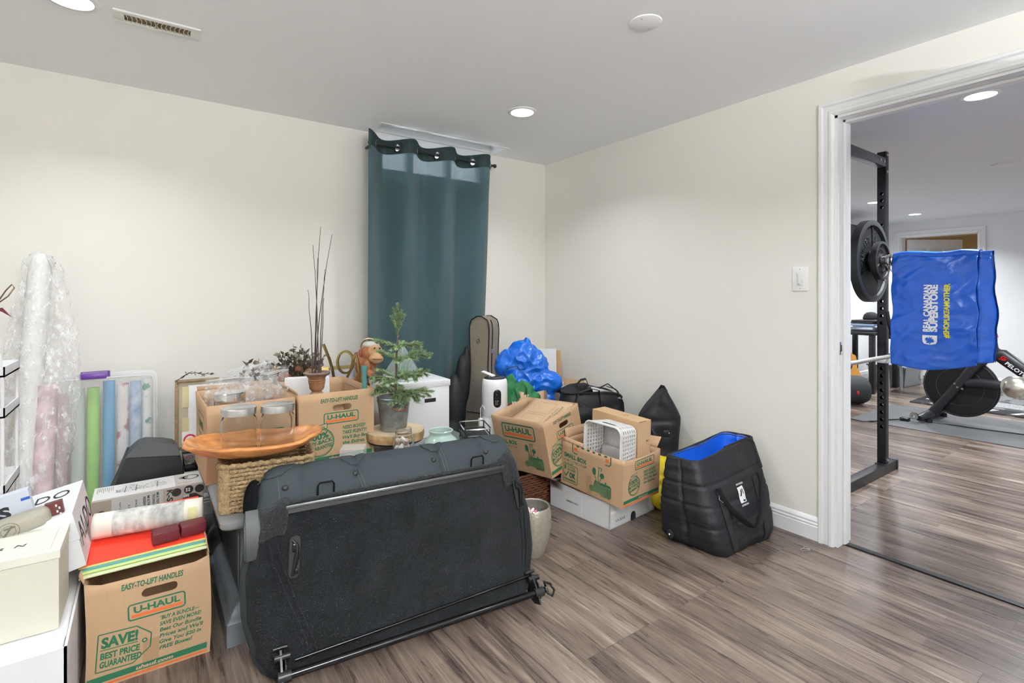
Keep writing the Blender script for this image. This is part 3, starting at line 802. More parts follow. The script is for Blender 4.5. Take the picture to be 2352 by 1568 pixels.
t = thing('eyeglass_case', 'grey beige embossed case lying on the cream box', 'case', TR(-.315, 2.018, .507, rz=4, ry=-12))
GC = mat('embossed beige vinyl', (.33, .31, .25), .42, bump=.2, bscale=60)
m = MB(); m.box(-.10, .10, -.030, .030, -.012, .045, bev=.022, seg=5); obj('case_body', m, GC, t)
k = Ink((-.10, -.0303, -.012), (1, 0, 0), (0, 0, 1), (0, -1, 0)); DK = mat('embossed line', (.13, .12, .09), .6)
k.hoop(.11, .028, .024, .0015, DK); k.hoop(.11, .028, .016, .0012, DK); k.line([(.098, .016), (.12, .04)], .005, DK); k.line([(.102, .036), (.126, .036)], .005, DK); k.build(t, 'embossing')
t = thing('lavender_pouch', 'lavender ribbed pouch behind the embossed case', 'pouch', TR(-.40, 2.035, .535))
obj('pouch', MB().ball((0, 0, .0), (.06, .015, .045)), mat('lavender rib', (.52, .36, .56), .7, bump=.5, bscale=160, stretch=(1, 1, .1)), t)

# coffee maker box behind the lower left moving box
KW, KD, KH = .365, .165, .405
t = thing('appliance_box', 'grey and white coffee maker box with tree drawing, behind the lower left moving box', 'box', TR(-.160, 2.50, 0, rz=0))
obj('box_body', MB().box(0, KW, 0, KD, 0, KH, bev=.002), mat('warm grey carton print', (.50, .46, .41), .45), t, smooth=0)
k = Ink((0, 0, 0), (1, 0, 0), (0, 0, 1), (0, -1, 0)); LG = mat('light grey carton print', (.60, .595, .57), .45); BRN = mat('dark brown print', (.035, .028, .024), .5); TAU = mat('taupe print', (.38, .31, .26), .5)
k.rect(.062, .005, .225, KH - .004, LG); k.rect(.002, .004, .060, KH - .004, TAU); k.rect(.002, .318, .060, .324, LG, 1)
k.disc(.030, .352, .013, BRN, 1); k.disc(.030, .318, .013, mat('purple print', (.07, .03, .18), .5), 1); k.text('96', .030, .348, .008, LG, .010, .03, al='c', k=2)
def down(s, x, y, h, m_, wd, bold=.02):   # text running downwards
    k.rot = (x, y, -math.pi / 2); k.text(s, x, y, h, m_, wd, bold, k=1); k.rot = None
down('FAST & FRESH BREWED', .085, .385, .0045, INK, .10); down('3 CUP SIZES', .112, .37, .006, INK, .07); down('SPACE-SAVING', .135, .385, .0055, INK, .08)
down('RESERVOIR', .160, .39, .008, INK, .062, .03); down('MULTIPLE CUP', .173, .392, .008, INK, .08, .03); down('TECHNOLOGY', .190, .395, .008, INK, .07, .03); down('MULTISTREAM', .203, .398, .008, INK, .078, .03)
down('K-Slim', .238, .398, .020, BRN, .085, .03)
k.disc(.270, .383, .0165, BRN, 1); k.disc(.350, .383, .0165, BRN, 1); k.disc(.312, .386, .0165, BRN, 1)
for a, b_ in ((.305, .390), (.305, .382), (.314, .390), (.314, .382)): k.disc(a, b_, .0035, WHITE, 2)
k.text('E U', .309, .386, .001, WHITE, .001)
k.shape([(.262, .320), (.275, .320), (.325, .352), (.364, .320), (.364, .345), (.335, .368), (.318, .368), (.262, .332)], BRN, 1)
k.shape([(.262, .30), (.262, .335), (.30, .36), (.31, .35)], BRN, 1)
k.rot = (.305, .36, -math.pi / 2); k.text('E U R I G', .30, .352, .016, WHITE, .085, .05, k=2, space=1.2); k.rot = None
k.build(t, 'printing')
k = Ink((0, 0, KH), (1, 0, 0), (0, 1, 0), (0, 0, 1))
k.rect(.002, .002, .268, KD - .002, WHITE); k.rect(.27, .002, KW - .002, KD - .002, LG)
random.seed(5)
for i in range(230):
    x = .07 + .17 * random.random(); c = math.sin((x - .07) / .17 * 3.1); y = .05 + .085 * random.random() * (.4 + .6 * abs(math.sin(x * 40))) ; a = random.uniform(.3, 2.8); l = random.uniform(.004, .012)
    k.line([(x, y), (x + l * math.cos(a), y + l * math.sin(a))], .0009, INK, 1)
for x in (.10, .135, .205): k.line([(x, .045), (x + .004, .12)], .002, INK, 1)
k.hoop(.325, .10, .030, .006, INK, 1); k.disc(.300, .105, .018, mat('mid grey print', (.22, .22, .23), .5), 1); k.text('K-Slim', .275, .03, .012, mat('amber print', (.55, .36, .06), .5), .05, .02, k=1)
for i in range(9): k.rect(.012 + i * .006, .10 if i % 3 else .08, .0145 + i * .006, .15, GRY, 1)
k.build(t, 'printing')
# ---------------------------------------------------------------- grey table and everything on and around it
def remeshed(name, mb, mats, parent, voxel=.004, smooth=4):
    o = obj(name, mb, mats, parent, smooth=0)
    md = o.modifiers.new('weld', 'REMESH'); md.mode = 'VOXEL'; md.voxel_size = voxel; md.use_smooth_shade = True
    ms = o.modifiers.new('soften', 'SMOOTH'); ms.iterations = smooth; ms.factor = .6
    return o
TZ = .44
GREYP = mat('grey furniture paint', (.135, .150, .162), .33, var=.06, scale=4)
GREYT = mat('grey table top lacquer', (.23, .24, .245), .15)
t = thing('coffee_table', 'grey painted moulded pedestal coffee table under the wicker basket and moving boxes', 'table', TR(.204, 1.915, 0))
TW, TD = 1.20, 1.06
def rrect(x0, y0, x1, y1, r, n=6):
    P = []
    for cx_, cy_, a in ((x1 - r, y0 + r, -90), (x1 - r, y1 - r, 0), (x0 + r, y1 - r, 90), (x0 + r, y0 + r, 180)):
        for i in range(n + 1): P.append((cx_ + r * math.cos(R(a + 90 * i / n)), cy_ + r * math.sin(R(a + 90 * i / n))))
    return P
m = MB()
secs = [(.012, .405, .03), (.004, .410, .03), (0, .418, .03), (0, .432, .03), (.006, .438, .03), (.016, .44, .03)]
def stack(m, secs, x0, y0, x1, y1):
    rings = [[m.bm.verts.new((p[0], p[1], z)) for p in rrect(x0 + i, y0 + i, x1 - i, y1 - i, max(r, .001), 4)] for i, z, r in secs]
    for a, b in zip(rings, rings[1:]):
        for j in range(len(a)): m.face([a[j], a[(j + 1) % len(a)], b[(j + 1) % len(a)], b[j]])
    m.face(rings[0][::-1]); m.face(rings[-1])
stack(m, secs, 0, 0, TW, TD); obj('tabletop', m, GREYT, t)
for x0, x1 in ((.035, .47), (.74, TW - .035)):
    m = MB()
    stack(m, [(-.012, 0, .004), (-.012, .075, .004), (-.006, .083, .004), (0, .088, .004), (.004, .100, .004), (.016, .118, .004), (.034, .130, .004), (.036, .36, .004), (.030, .372, .004), (.014, .385, .004), (.006, .392, .004), (0, .406, .004)], x0, .055, x1, TD - .055)
    # raised panels on the sides
    for q in (.20, .62): m.box(x0 + .032, x0 + .037, .055 + q - .13, .055 + q + .13, .16, .34, bev=.002)
    m.box(x0 + .07, x1 - .07, .088, .092, .16, .34, bev=.002)
    obj('pedestal', m, GREYP, t, smooth=25)
obj('stretcher', MB().box(.47, .74, .35, .72, .02, .10, bev=.006), GREYP, t)

# wicker basket: rounded rows of twisted cord
SEA = mat('seagrass cord', (.43, .30, .155), .75, var=.35, scale=70, bump=.8, bscale=260)
t = thing('wicker_basket', 'tan woven seagrass basket on the grey table under the wooden bowl', 'basket', TR(.207, 1.985, TZ, rz=-9))
BW, BD, BH = .300, .235, .162
m = MB(); rows = 12
for i in range(rows):
    P = rrect(.004, .004, BW - .004, BD - .004, .028, 5); Q = []
    for a, b in zip(P, P[1:] + P[:1]):
        n = max(1, int(math.hypot(b[0] - a[0], b[1] - a[1]) / .0055))
        Q += [(a[0] + (b[0] - a[0]) * j / n, a[1] + (b[1] - a[1]) * j / n) for j in range(n)]
    z = .008 + (BH - .014) * i / (rows - 1)
    c = (BW / 2, BD / 2)
    pts, rs = [], []
    for j, (x, y) in enumerate(Q):
        wv = math.sin(j * math.pi / 1.9 + i * math.pi) * .0022; d = math.hypot(x - c[0], y - c[1]); bul = 1 + .012 * math.sin(i / rows * 3.1)
        pts.append((c[0] + (x - c[0]) * (bul + wv / d), c[1] + (y - c[1]) * (bul + wv / d), z + .0012 * math.sin(j * 1.3 + i)))
        rs.append(.0072 + .0018 * math.sin(j * math.pi / .95 + i))
    m.tube(pts, rs, 6, closed=True)
for j in range(62):
    P = rrect(-.001, -.001, BW + .001, BD + .001, .03, 12); x, y = P[j % len(P)]
    if j < len(P): m.tube([(x, y, .002), (x, y, BH + .004)], .0035, 5)
m.box(.01, BW - .01, .01, BD - .01, .002, .008)
obj('basket_body', m, SEA, t, smooth=60)
m = MB(); P = rrect(-.002, -.002, BW + .002, BD + .002, .030, 8); Q = []
for a, b in zip(P, P[1:] + P[:1]):
    n = max(1, int(math.hypot(b[0] - a[0], b[1] - a[1]) / .006)); Q += [(a[0] + (b[0] - a[0]) * j / n, a[1] + (b[1] - a[1]) * j / n) for j in range(n)]
m.tube([(x, y, BH + .002 * math.sin(j)) for j, (x, y) in enumerate(Q)], [.0085 + .0018 * math.sin(j * 2.2) for j in range(len(Q))], 7, closed=True); obj('rim', m, SEA, t, smooth=60)
# wooden bowl
TEAK = mat('oiled root wood', (.60, .255, .075), .38, scale=9, col2=(.33, .115, .03), var=.15, stretch=(1.2, 5, 5), coat=.25)
t = thing('wooden_bowl', 'long live edge wooden bowl on the wicker basket, holding two jars', 'bowl', TR(.330, 2.035, .6125, rz=-12))
def bowl(u, v):
    a = 2 * math.pi * u; e = Vector((math.cos(a), math.sin(a), 0))
    ed = 1 + .07 * noise.noise(Vector((math.cos(a) * 2.2, math.sin(a) * 2.2, 4))) + .03 * noise.noise(Vector((math.cos(a) * 6, math.sin(a) * 6, 1)))
    f = v ** .75
    p = Vector((.225 * f * ed * abs(e.x) ** .86 * (1 if e.x > 0 else -1), .128 * f * ed * abs(e.y) ** .9 * (1 if e.y > 0 else -1), .010 + .046 * max(0, (v - .35) / .65) ** 1.6))
    p.z += .010 * v ** 3 * noise.noise(Vector((math.cos(a) * 1.7, math.sin(a) * 1.7, 9))) + .008 * v ** 4 * e.x * e.x
    p += noise.noise_vector(p * 30) * .0016
    return p
m = MB(); m.grid(lambda u, v: bowl(u, max(v, .02)), 96, 22, cu=True); m.poly([bowl(i / 96, .02) for i in range(96)])
obj('bowl_body', m, TEAK, t, smooth=70, solid=.012, soff=-1)
# two clear jars with steel lids
def jar(label, x, y, z, group):
    t = thing('glass_jar', label, 'jar', TR(x, y, z), group)
    m = MB(); m.lathe([(0, 0), (.052, 0), (.0575, .005), (.0575, .118), (.052, .130), (.0495, .134), (.0495, .142), (.0465, .142), (.0465, .132), (.0545, .116), (.0545, .010), (.050, .007), (0, .007)], 48); obj('jar_body', m, GLASS, t)
    m = MB(); m.lathe([(0, .164), (.054, .164), (.057, .162), (.0575, .159), (.0575, .139), (.055, .1385), (.055, .143), (0, .143)], 48); obj('lid', m, STEEL, t)
    return t
jar('left one of two clear glass jars with steel lids standing in the wooden bowl', .277, 2.058, .624, 'jars in the wooden bowl')
jar('right one of two clear glass jars with steel lids standing in the wooden bowl', .401, 2.034, .624, 'jars in the wooden bowl')

# moving boxes on the table
wq = lambda p: Vector((p.x + (.006 * math.sin(p.z * 9) if p.x < .02 else 0), p.y - .010 * math.sin(math.pi * p.x / .335) * (p.z / .31) * (1 if p.y < .05 else 0), p.z))
def f1(k, W, H):
    uh_logo(k, W * .34, H * .40, W * .88, H * .62); k.text('HAPPY HOLIDAYS', W * .60, H * .82, H * .06, mat('marker ink', (.05, .07, .045), .6), W * .34, .0, .2)
carton('kraft moving box stuffed with plastic bags, left one of the two on the grey table', TR(.198, 2.335, TZ, rz=1), .333, .41, .309,
       {'front': f1, 'left': lambda k, W, H: (k.frame(W * .25, H * .5, W * .75, H * .8, .004, .01, GREEN), k.text('U-HAUL', W * .5, H * .6, H * .1, GREEN, W * .35, .03, al='c'))},
       warp=wq, group='moving boxes on the grey table', flaps=[('back', .02, .98, .02, 10)])
U2M = TR(.5405, 2.318, TZ, rz=1)
carton('open kraft moving box with badge printing, right of the two on the grey table', U2M, .333, .43, .315,
       {'front': lambda k, W, H: end_face(k, W, H, 'need')}, group='moving boxes on the grey table', hole=[('front', .185, .244, .085, .028)],
       flaps=[('left', .05, .97, .012, 8)])
k = None
# the panel outlines printed on the inner right wall
o = Ink((.328, .43, 0), (0, -1, 0), (0, 0, 1), (-1, 0, 0)); 
for a in (.03, .22): o.frame(a, .14, a + .17, .285, .0018, .002, GREEN)
pr = o.build(None, 'printing'); pr.parent = [q for q in COL.objects if q.name.startswith('moving_box') and q.get('label', '').startswith('open kraft')][0]
# things in the right-hand one
solo('packed_box', MB().box(-.10, .10, -.07, .07, 0, .262, bev=.003), CARD2, 'small closed box packed inside the right-hand moving box, under the urn', 'box', M=TR(.655, 2.46, TZ + .006, rz=2), smooth=0)
m = MB(); m.box(0, .205, 0, .035, 0, .338, bev=.004); m.box(.012, .193, .008, .027, .336, .340)
solo('white_tray', m, WHITE, 'white plastic tray on edge in the right-hand moving box behind the urn', 'tray', M=TR(.553, 2.655, TZ + .006, rz=-16))
# turned wooden urn with twigs
UW = mat('turned brown wood', (.155, .070, .032), .42, scale=20, col2=(.30, .165, .085), var=.2, stretch=(1, 1, .4))
UR = mat('greyed wood rim', (.20, .135, .11), .5, var=.3, scale=40)
t = thing('wooden_urn', 'dark turned wooden urn holding long bare twigs', 'vase', TR(.655, 2.470, TZ + .270))
m = MB(); m.lathe([(0, 0), (.032, 0), (.033, .006), (.028, .010), (.027, .014), (.031, .020), (.024, .026), (.021, .031), (.0275, .037), (.033, .046), (.034, .060), (.037, .072), (.0385, .076), (.036, .079), (.039, .083), (.036, .088), (.041, .097), (.049, .107), (.055, .110)], 40); obj('urn_body', m, UW, t)
m = MB(); m.lathe([(.049, .106), (.058, .111), (.0595, .117), (.052, .121), (.042, .118), (.037, .108), (0, .10)], 40); obj('urn_rim', m, UR, t)
TW_ = mat('dark twig bark', (.055, .035, .03), .8)
random.seed(3)
TPS = [(.037, .045, .70), (.078, .01, .665), (-.005, .075, .615), (-.015, .01, .40), (.018, .02, .55), (.012, -.01, .36), (.03, .015, .50)]
for i, (x, y, h) in enumerate(TPS):
    b = Vector((random.uniform(-.018, .018), random.uniform(-.015, .015), .10)); P = []
    for s in range(11):
        f = s / 10; P.append(b + Vector((x * f ** 1.6, y * f ** 1.6, h * f)) + noise.noise_vector(Vector((i * 3.1, f * 5, 0))) * .006 * f)
    obj('twig', MB().tube(P, [.0026 - .0016 * s / 10 for s in range(11)], 6), TW_, t)

# leaves on stems
def leafy(mb_l, mb_s, base, top, n, ln, wd, spread, rnd, droop=0):
    base, top = Vector(base), Vector(top); P = [base.lerp(top, i / 6) + Vector((0, 0, -droop * (i / 6) ** 2)) + noise.noise_vector(base * 9 + Vector((i, 0, 0))) * .006 for i in range(7)]
    mb_s.tube(P, [.0017] * 6 + [.0007], 5)
    for i in range(n):
        f = .2 + .8 * (i + rnd.random()) / n; q = min(5, int(f * 6)); p = P[q].lerp(P[q + 1], f * 6 - q)
        d = (top - base).normalized() * rnd.uniform(.2, .9) + Vector([rnd.uniform(-1, 1) for _ in range(3)]) * spread; d.normalize()
        s = d.cross(Vector((rnd.uniform(-1, 1), rnd.uniform(-1, 1), rnd.uniform(-1, 1)))).normalized(); l = ln * rnd.uniform(.7, 1.25); w = wd * rnd.uniform(.7, 1.2); nn = d.cross(s) * w * .35
        mb_l.mi = rnd.randrange(3)
        a = mb_l.bm.verts.new(p); b = mb_l.bm.verts.new(p + d * l * .45 + s * w + nn); c = mb_l.bm.verts.new(p + d * l + nn * .5); e = mb_l.bm.verts.new(p + d * l * .45 - s * w + nn); g = mb_l.bm.verts.new(p + d * l * .5)
        mb_l.face([a, b, g]); mb_l.face([b, c, g]); mb_l.face([c, e, g]); mb_l.face([e, a, g])
DL = [mat('dried sage leaf', (.115, .108, .070), .8), mat('dried grey leaf', (.20, .185, .145), .8), mat('dried brown leaf', (.055, .040, .026), .8)]
ST = mat('dry stem', (.12, .085, .05), .8)
t = thing('dried_bouquet', 'bouquet of dried leaves and brown flower heads behind the moving boxes', 'dried flowers', TR(.655, 2.845, .56))
rn = random.Random(11); ml, ms = MB(), MB()
for i in range(95):
    a = rn.uniform(-1.3, 1.2); e = rn.uniform(.14, .31); ty = rn.uniform(-.05, .06)
    leafy(ml, ms, (rn.uniform(-.02, .02), rn.uniform(-.02, .02), .02), (math.sin(a) * e * .66 - .025, ty, .13 + math.cos(a) * e * .72), 13, .036, .010, .75, rn)
for x, z in ((.135, .30), (.10, .33), (-.02, .37), (.12, .27), (-.14, .28)): leafy(ml, ms, (x * .3, 0, .1), (x, 0, z), 16, .028, .008, .7, rn)
obj('leaves', ml, DL, t, smooth=0); obj('stems', ms, ST, t)
HB = [mat('rust dried bloom', (.16, .060, .028), .8, bump=.8, bscale=90), mat('ochre dried bloom', (.24, .125, .045), .8, bump=.8, bscale=90)]
for i, (x, y, z, r) in enumerate([(-.075, -.05, .20, .036), (-.10, -.06, .145, .034), (-.035, -.06, .14, .030), (.045, -.045, .225, .022), (-.005, -.05, .245, .018), (-.115, -.04, .245, .018), (.02, -.06, .18, .02)]):
    m = MB(); m.ball((0, 0, 0), (r, r * .8, r * .85), 18, 12)
    for v in m.bm.verts: v.co *= 1 + .28 * noise.noise(v.co * 90 + Vector((i, 0, 0)))
    obj('flower_head', m, HB[i % 2], t, M=TR(x, y, z), smooth=20)
t['label'] = 'bouquet of dried leaves and brown flower heads behind the dark urn'
vs_ = thing('bouquet_pot', 'hidden brown pot under the dried bouquet', 'pot', TR(.655, 2.845, TZ)); obj('pot_body', MB().lathe([(0, 0), (.045, 0), (.06, .16), (.055, .16), (.04, .01), (0, .01)], 24), UW, vs_)
t = thing('eucalyptus_garland', 'low garland of dark leaves along the wall behind the plastic bags', 'garland', TR(.42, 2.99, TZ))
ml, ms = MB(), MB(); rn = random.Random(4)
for x0, z0, x1, z1 in ((.0, .25, .19, .35), (.10, .30, .235, .40), (.05, .2, .26, .33), (.0, .3, .12, .375), (.13, .28, .24, .30), (-.02, .30, .02, .40), (.02, .30, .07, .41), (.16, .2, .30, .36)):
    leafy(ml, ms, (x0, -.03, z0), (x1, -.04, z1), 14, .034, .010, .6, rn)
ms.tube([(-.05, -.03, .0), (0, -.03, .25), (.2, -.03, .3)], .003, 6)
obj('leaves', ml, DL, t, smooth=0); obj('stems', ms, ST, t)
# brass letters
t = thing('brass_letters', 'large brass wire letters standing behind the right-hand moving box', 'letters', TR(.81, 2.925, TZ, rz=-36))
def bar(parent, pts, nm='letter', closed=False):
    m = MB(); P = [Vector((x, 0, z)) for x, z in pts]; k = len(P); rings = []
    for i in range(k):
        d = (P[(i + 1) % k] - P[i - 1]) if closed else (P[min(i + 1, k - 1)] - P[max(0, i - 1)]); d.normalize(); n = Vector((-d.z, 0, d.x)) * .0055
        rings.append([m.bm.verts.new(P[i] + n + Vector((0, y, 0))) for y in (-.008, .008)] + [m.bm.verts.new(P[i] - n + Vector((0, y, 0))) for y in (.008, -.008)])
    for i in range(k if closed else k - 1):
        a, b = rings[i], rings[(i + 1) % k]
        for j in range(4): m.face([a[j], a[(j + 1) % 4], b[(j + 1) % 4], b[j]])
    if not closed: m.face(rings[0]); m.face(rings[-1])
    obj(nm, m, BRASS, parent, smooth=35)
bar(t, [(.0, .475), (.035, .39), (.052, .33), (.064, .26), (.085, 0)])
cx_, cz_ = .123, .375
bar(t, [(cx_ + .044 * math.cos(a), cz_ + .060 * math.sin(a)) for a in [i * .2618 for i in range(24)]], closed=True)
bar(t, [(.166, .395), (.158, .345), (.130, .285), (.075, .20), (.0, .0)])
bar(t, [(.166, .385), (.174, .41), (.182, .43), (.195, .36), (.205, .25), (.215, 0)])
bar(t, [(-.03, .004), (.24, .004)], 'base')
# framed picture behind it
t = thing('gold_framed_board', 'white board in a gold edged frame against the wall behind the brass letters', 'picture frame', TR(.80, 3.14, 0, rx=-4, rz=-1))
obj('frame', MB().box(0, .26, -.012, 0, 0, .755, bev=.003), BRASS, t); obj('panel', MB().box(.0, .26, -.0135, -.012, .0, .732), mat('pale lilac board', (.70, .70, .78), .5), t, smooth=0)
# teal vase
t = thing('bud_vase', 'slim teal glass bud vase standing in the corner of the right-hand moving box', 'vase', TR(.832, 2.335, TZ + .27))
TG = mat('teal glass', (.20, .50, .50), .08, trans=.55, ior=1.3)
obj('vase_body', MB().lathe([(0, 0), (.012, 0), (.0115, .02), (.0105, .10), (.0135, .138), (.017, .148), (.0145, .146), (.0085, .10), (.009, .01), (0, .008)], 24), TG, t)
solo('packed_box', MB().box(-.045, .045, -.03, .03, 0, .262, bev=.003), CARD2, 'little box packed under the teal bud vase', 'box', M=TR(.822, 2.37, TZ + .006), smooth=0)

# zip bags on the left box
PLAST = film_mat('crinkled clear film', (.88, .90, .93), .10, .62, 28, None)
def film(label, M, w_, h_, amp, seed, cat='plastic bag', group=None, bow=.02):
    t = thing('zip_bag', label, cat, M, group)
    def f(s):
        def g(u, v):
            p = Vector((w_ * (u - .5) * (1 - .12 * v), s * bow * math.sin(math.pi * u) * math.sin(math.pi * min(1, v * 1.05)), h_ * v))
            q = Vector((p.x, s * .05, p.z)) * 16 + Vector((seed * 5.1, 0, seed)); r_ = noise.noise(q) ; r2 = abs(noise.noise(q * 2.7)) * .6
            ed = min(1, 6 * u * (1 - u) + .15); return p + Vector((noise.noise(q * .6) * amp * .5, (r_ + r2) * amp * ed, noise.noise(q * .5 + Vector((9, 1, 2))) * amp * .8 * v))
        return g
    m = MB(); m.grid(f(1), 38, 30); m.grid(f(-1), 38, 30); obj('film', m, PLAST, t, smooth=25)
    m = MB(); g = f(-1)
    for v in (.90, .93): m.tube([g(i / 20, v) - Vector((0, .002, 0)) for i in range(21)], .0014, 5)
    obj('zip_seal', m, mat('zip seal film', (.85, .87, .9), .3, alpha=.6), t)
film('crumpled clear zip bag lying highest over the left moving box', TR(.425, 2.60, .70, rz=-14, ry=-10), .20, .17, .020, 1, group='zip bags')
film('clear zip bag hanging over the right rim of the left moving box', TR(.475, 2.50, .690, rz=-6, rx=8), .13, .17, .02, 2, group='zip bags')
film('clear zip bag at the left rear of the left moving box', TR(.315, 2.56, .70, rz=8, rx=-6), .22, .125, .018, 3, group='zip bags')
t = thing('glass_jar', 'short clear jar with mirror steel band at the left rim inside the moving box', 'jar', TR(.292, 2.415, .635))
obj('jar_body', MB().lathe([(0, 0), (.056, 0), (.058, .01), (.058, .115), (.055, .115), (.055, .01), (0, .008)], 40), GLASS, t)
obj('lid', MB().lathe([(0, .150), (.056, .150), (.0595, .147), (.0595, .116), (.056, .116), (.056, .12), (0, .12)], 40), CHROME, t)
solo('packed_box', MB().box(-.085, .085, -.065, .065, 0, .185, bev=.003), CARD2, 'box packed at the bottom of the left-hand moving box', 'box', M=TR(.292, 2.420, TZ + .006), smooth=0)
solo('packed_box', MB().box(-.13, .13, -.07, .07, 0, .235, bev=.003), CARD2, 'box packed at the back of the left-hand moving box under the bags', 'box', M=TR(.375, 2.64, TZ + .006), smooth=0)

# picture frame, garland bits and the dark stack at the left end of the table
t = thing('stacked_binders', 'dark stack of trays and binders beside the left end of the grey table', 'binders', TR(.148, 2.70, 0))
LAY = [(0, .30, mat('charcoal tray', (.03, .03, .033), .4)), (.302, .335, mat('grey binder', (.33, .34, .36), .4)), (.337, .350, mat('crimson binder', (.30, .02, .04), .4)), (.352, .40, mat('pale grey binder', (.55, .56, .57), .4)), (.402, .438, BLACKG)]
for i, (a, b, mm) in enumerate(LAY): obj('binder' if i else 'tray', MB().box(0, .052, 0, .27, a, b, bev=.003), mm, t)
t = thing('picture_frame', 'wooden picture frame showing its taped white back, leaning left of the plastic bags', 'picture frame', TR(.122, 2.945, TZ, rx=-9, rz=-4))
WD = mat('worn oak frame', (.24, .16, .085), .6, var=.3, scale=30); FW, FH = .30, .335
m = MB()
for a in ((0, .014, 0, FH), (FW - .014, FW, 0, FH), (0, FW, 0, .014), (0, FW, FH - .014, FH)): m.box(a[0], a[1], -.02, 0, a[2], a[3], bev=.002)
obj('frame', m, WD, t)
obj('backing', MB().box(.012, FW - .012, -.006, -.002, .012, FH - .012), mat('buff backing', (.42, .37, .27), .7), t, smooth=0)
obj('paper', MB().box(.055, FW - .03, -.0085, -.006, .02, FH - .03), PAPER, t, smooth=0)
m = MB()
for z0, z1 in ((.07, .15), (.20, .30)): m.box(.030, .058, -.0095, -.0065, z0, z1)
obj('masking_tape', m, mat('masking tape', (.56, .50, .28), .6), t, smooth=0)
k = Ink((0, -.021, 0), (1, 0, 0), (0, 0, 1), (0, -1, 0))
k.rect(.03, .005, .115, .085, WHITE); k.hoop(.062, .045, .027, .008, mat('red logo ink', (.62, .01, .03), .5), 1); k.disc(.062, .045, .009, mat('red logo ink', (.62, .01, .03), .5), 1); k.build(t, 'sticker')
t = thing('leaf_strand', 'thin dark leafy strand trailing over the top of the taped frame', 'garland', TR(.13, 2.975, .775))
ml, ms = MB(), MB(); rn = random.Random(8)
leafy(ml, ms, (.005, 0, .0), (.06, 0, .035), 9, .016, .004, .6, rn); leafy(ml, ms, (.05, 0, .03), (.14, 0, .015), 10, .022, .006, .6, rn); leafy(ml, ms, (.005, 0, .0), (-.0, 0, -.04), 4, .014, .004, .6, rn)
obj('leaves', ml, DL, t, smooth=0); obj('stems', ms, mat('dark wire', (.04, .035, .03), .6), t)
solo('brass_ball', MB().ball((0, 0, .018), (.016, .014, .018)), BRASS, 'little brass ball at the foot of the taped frame', 'ornament', M=TR(.125, 2.90, TZ))
# black hood shaped box
t = thing('black_box', 'matt black box with a rounded sloping top behind the coffee maker box', 'box', TR(0, 2.71, 0))
BM = mat('matt black card', (.014, .014, .016), .5)
fr = [(-.135, 0), (-.135, .30), (-.095, .397), (-.060, .497), (.130, .475), (.141, .44), (.145, 0)]
m = MB(); m.prism([(x, z) for x, z in fr], -.20, 0, TR(0, 0, 0, rx=90)); obj('box_body', m, BM, t, smooth=0)
tp = [(-.060, .4975), (-.045, .515), (-.022, .536), (.006, .545), (.075, .532), (.110, .520), (.128, .502), (.133, .476)]
m = MB(); a = [m.bm.verts.new((x, 0 + (z - .475) * .55, z)) for x, z in tp]; b = [m.bm.verts.new((x, .20, z - .012)) for x, z in tp]
m.face(a); m.face(b[::-1])
for i in range(len(a)): m.face([a[i], a[(i + 1) % len(a)], b[(i + 1) % len(a)], b[i]])
obj('hood_top', m, mat('satin charcoal card', (.035, .036, .040), .42), t, smooth=20)

# storage bin of gift wrap against the wall
t = thing('storage_bin', 'translucent storage bin with purple latch standing on end against the wall, full of gift wrap', 'storage bin', TR(-.42, 2.985, 0, rx=-3.0))
FROST = mat('frosted plastic', (.86, .88, .90), .35, alpha=.22, spec=.6)
FROST2 = mat('frosted plastic rim', (.86, .88, .90), .3, alpha=.55, spec=.6)
def shell(m, x0, x1, z0, z1, y0, y1, r, cap):
    P = rrect(x0, z0, x1, z1, r, 6); n = len(P)
    a = [m.bm.verts.new((p[0], y0, p[1])) for p in P]; b = [m.bm.verts.new((p[0], y1, p[1])) for p in P]
    for i in range(n): m.face([a[i], a[(i + 1) % n], b[(i + 1) % n], b[i]])
    if cap: m.face(a)
    return a, b
m = MB(); shell(m, .015, .463, .012, .805, .0, .135, .028, True); obj('bin_body', m, FROST, t, smooth=30)
m = MB(); a, b = shell(m, 0, .478, 0, .822, .118, .140, .034, False)
P1, P2 = rrect(0, 0, .478, .822, .034, 6), rrect(.015, .012, .463, .805, .028, 6)
for yy in (.118,):
    A = [m.bm.verts.new((p[0], yy, p[1])) for p in P1]; B_ = [m.bm.verts.new((p[0], yy, p[1])) for p in P2]
    for i in range(len(A)): m.face([A[i], A[(i + 1) % len(A)], B_[(i + 1) % len(A)], B_[i]])
obj('rim', m, FROST2, t, smooth=30)
m = MB(); P = rrect(.015, .012, .463, .805, .028, 6); m.tube([(p[0], .002, p[1]) for p in P], .004, 6, closed=True); obj('front_edge', m, FROST2, t)
m = MB(); m.box(.178, .290, .105, .150, .795, .830, bev=.006); m.box(.185, .283, -.006, .110, .803, .829, bev=.006); obj('latch', m, mat('purple latch plastic', (.12, .035, .28), .35), t)
def wrap(label, x, r, h, mt, y=3.066, z=.02, lean=0):
    m = MB(); m.lathe([(r * .45, .002), (r, 0), (r, h), (r * .5, h), (r * .45, h - .01)], 24); solo('wrapping_paper_roll', m, mt, label, 'wrapping paper', 'rolls of gift wrap in the storage bin', M=TR(x, y, z, rx=-3))
LAT = mat('white paper with leaf print', (.74, .78, .76), .5, scale=22, col2=(.10, .30, .24), var=.02); LAT.node_tree.nodes['Map Range'].inputs['From Min'].default_value = .56; LAT.node_tree.nodes['Map Range'].inputs['From Max'].default_value = .62
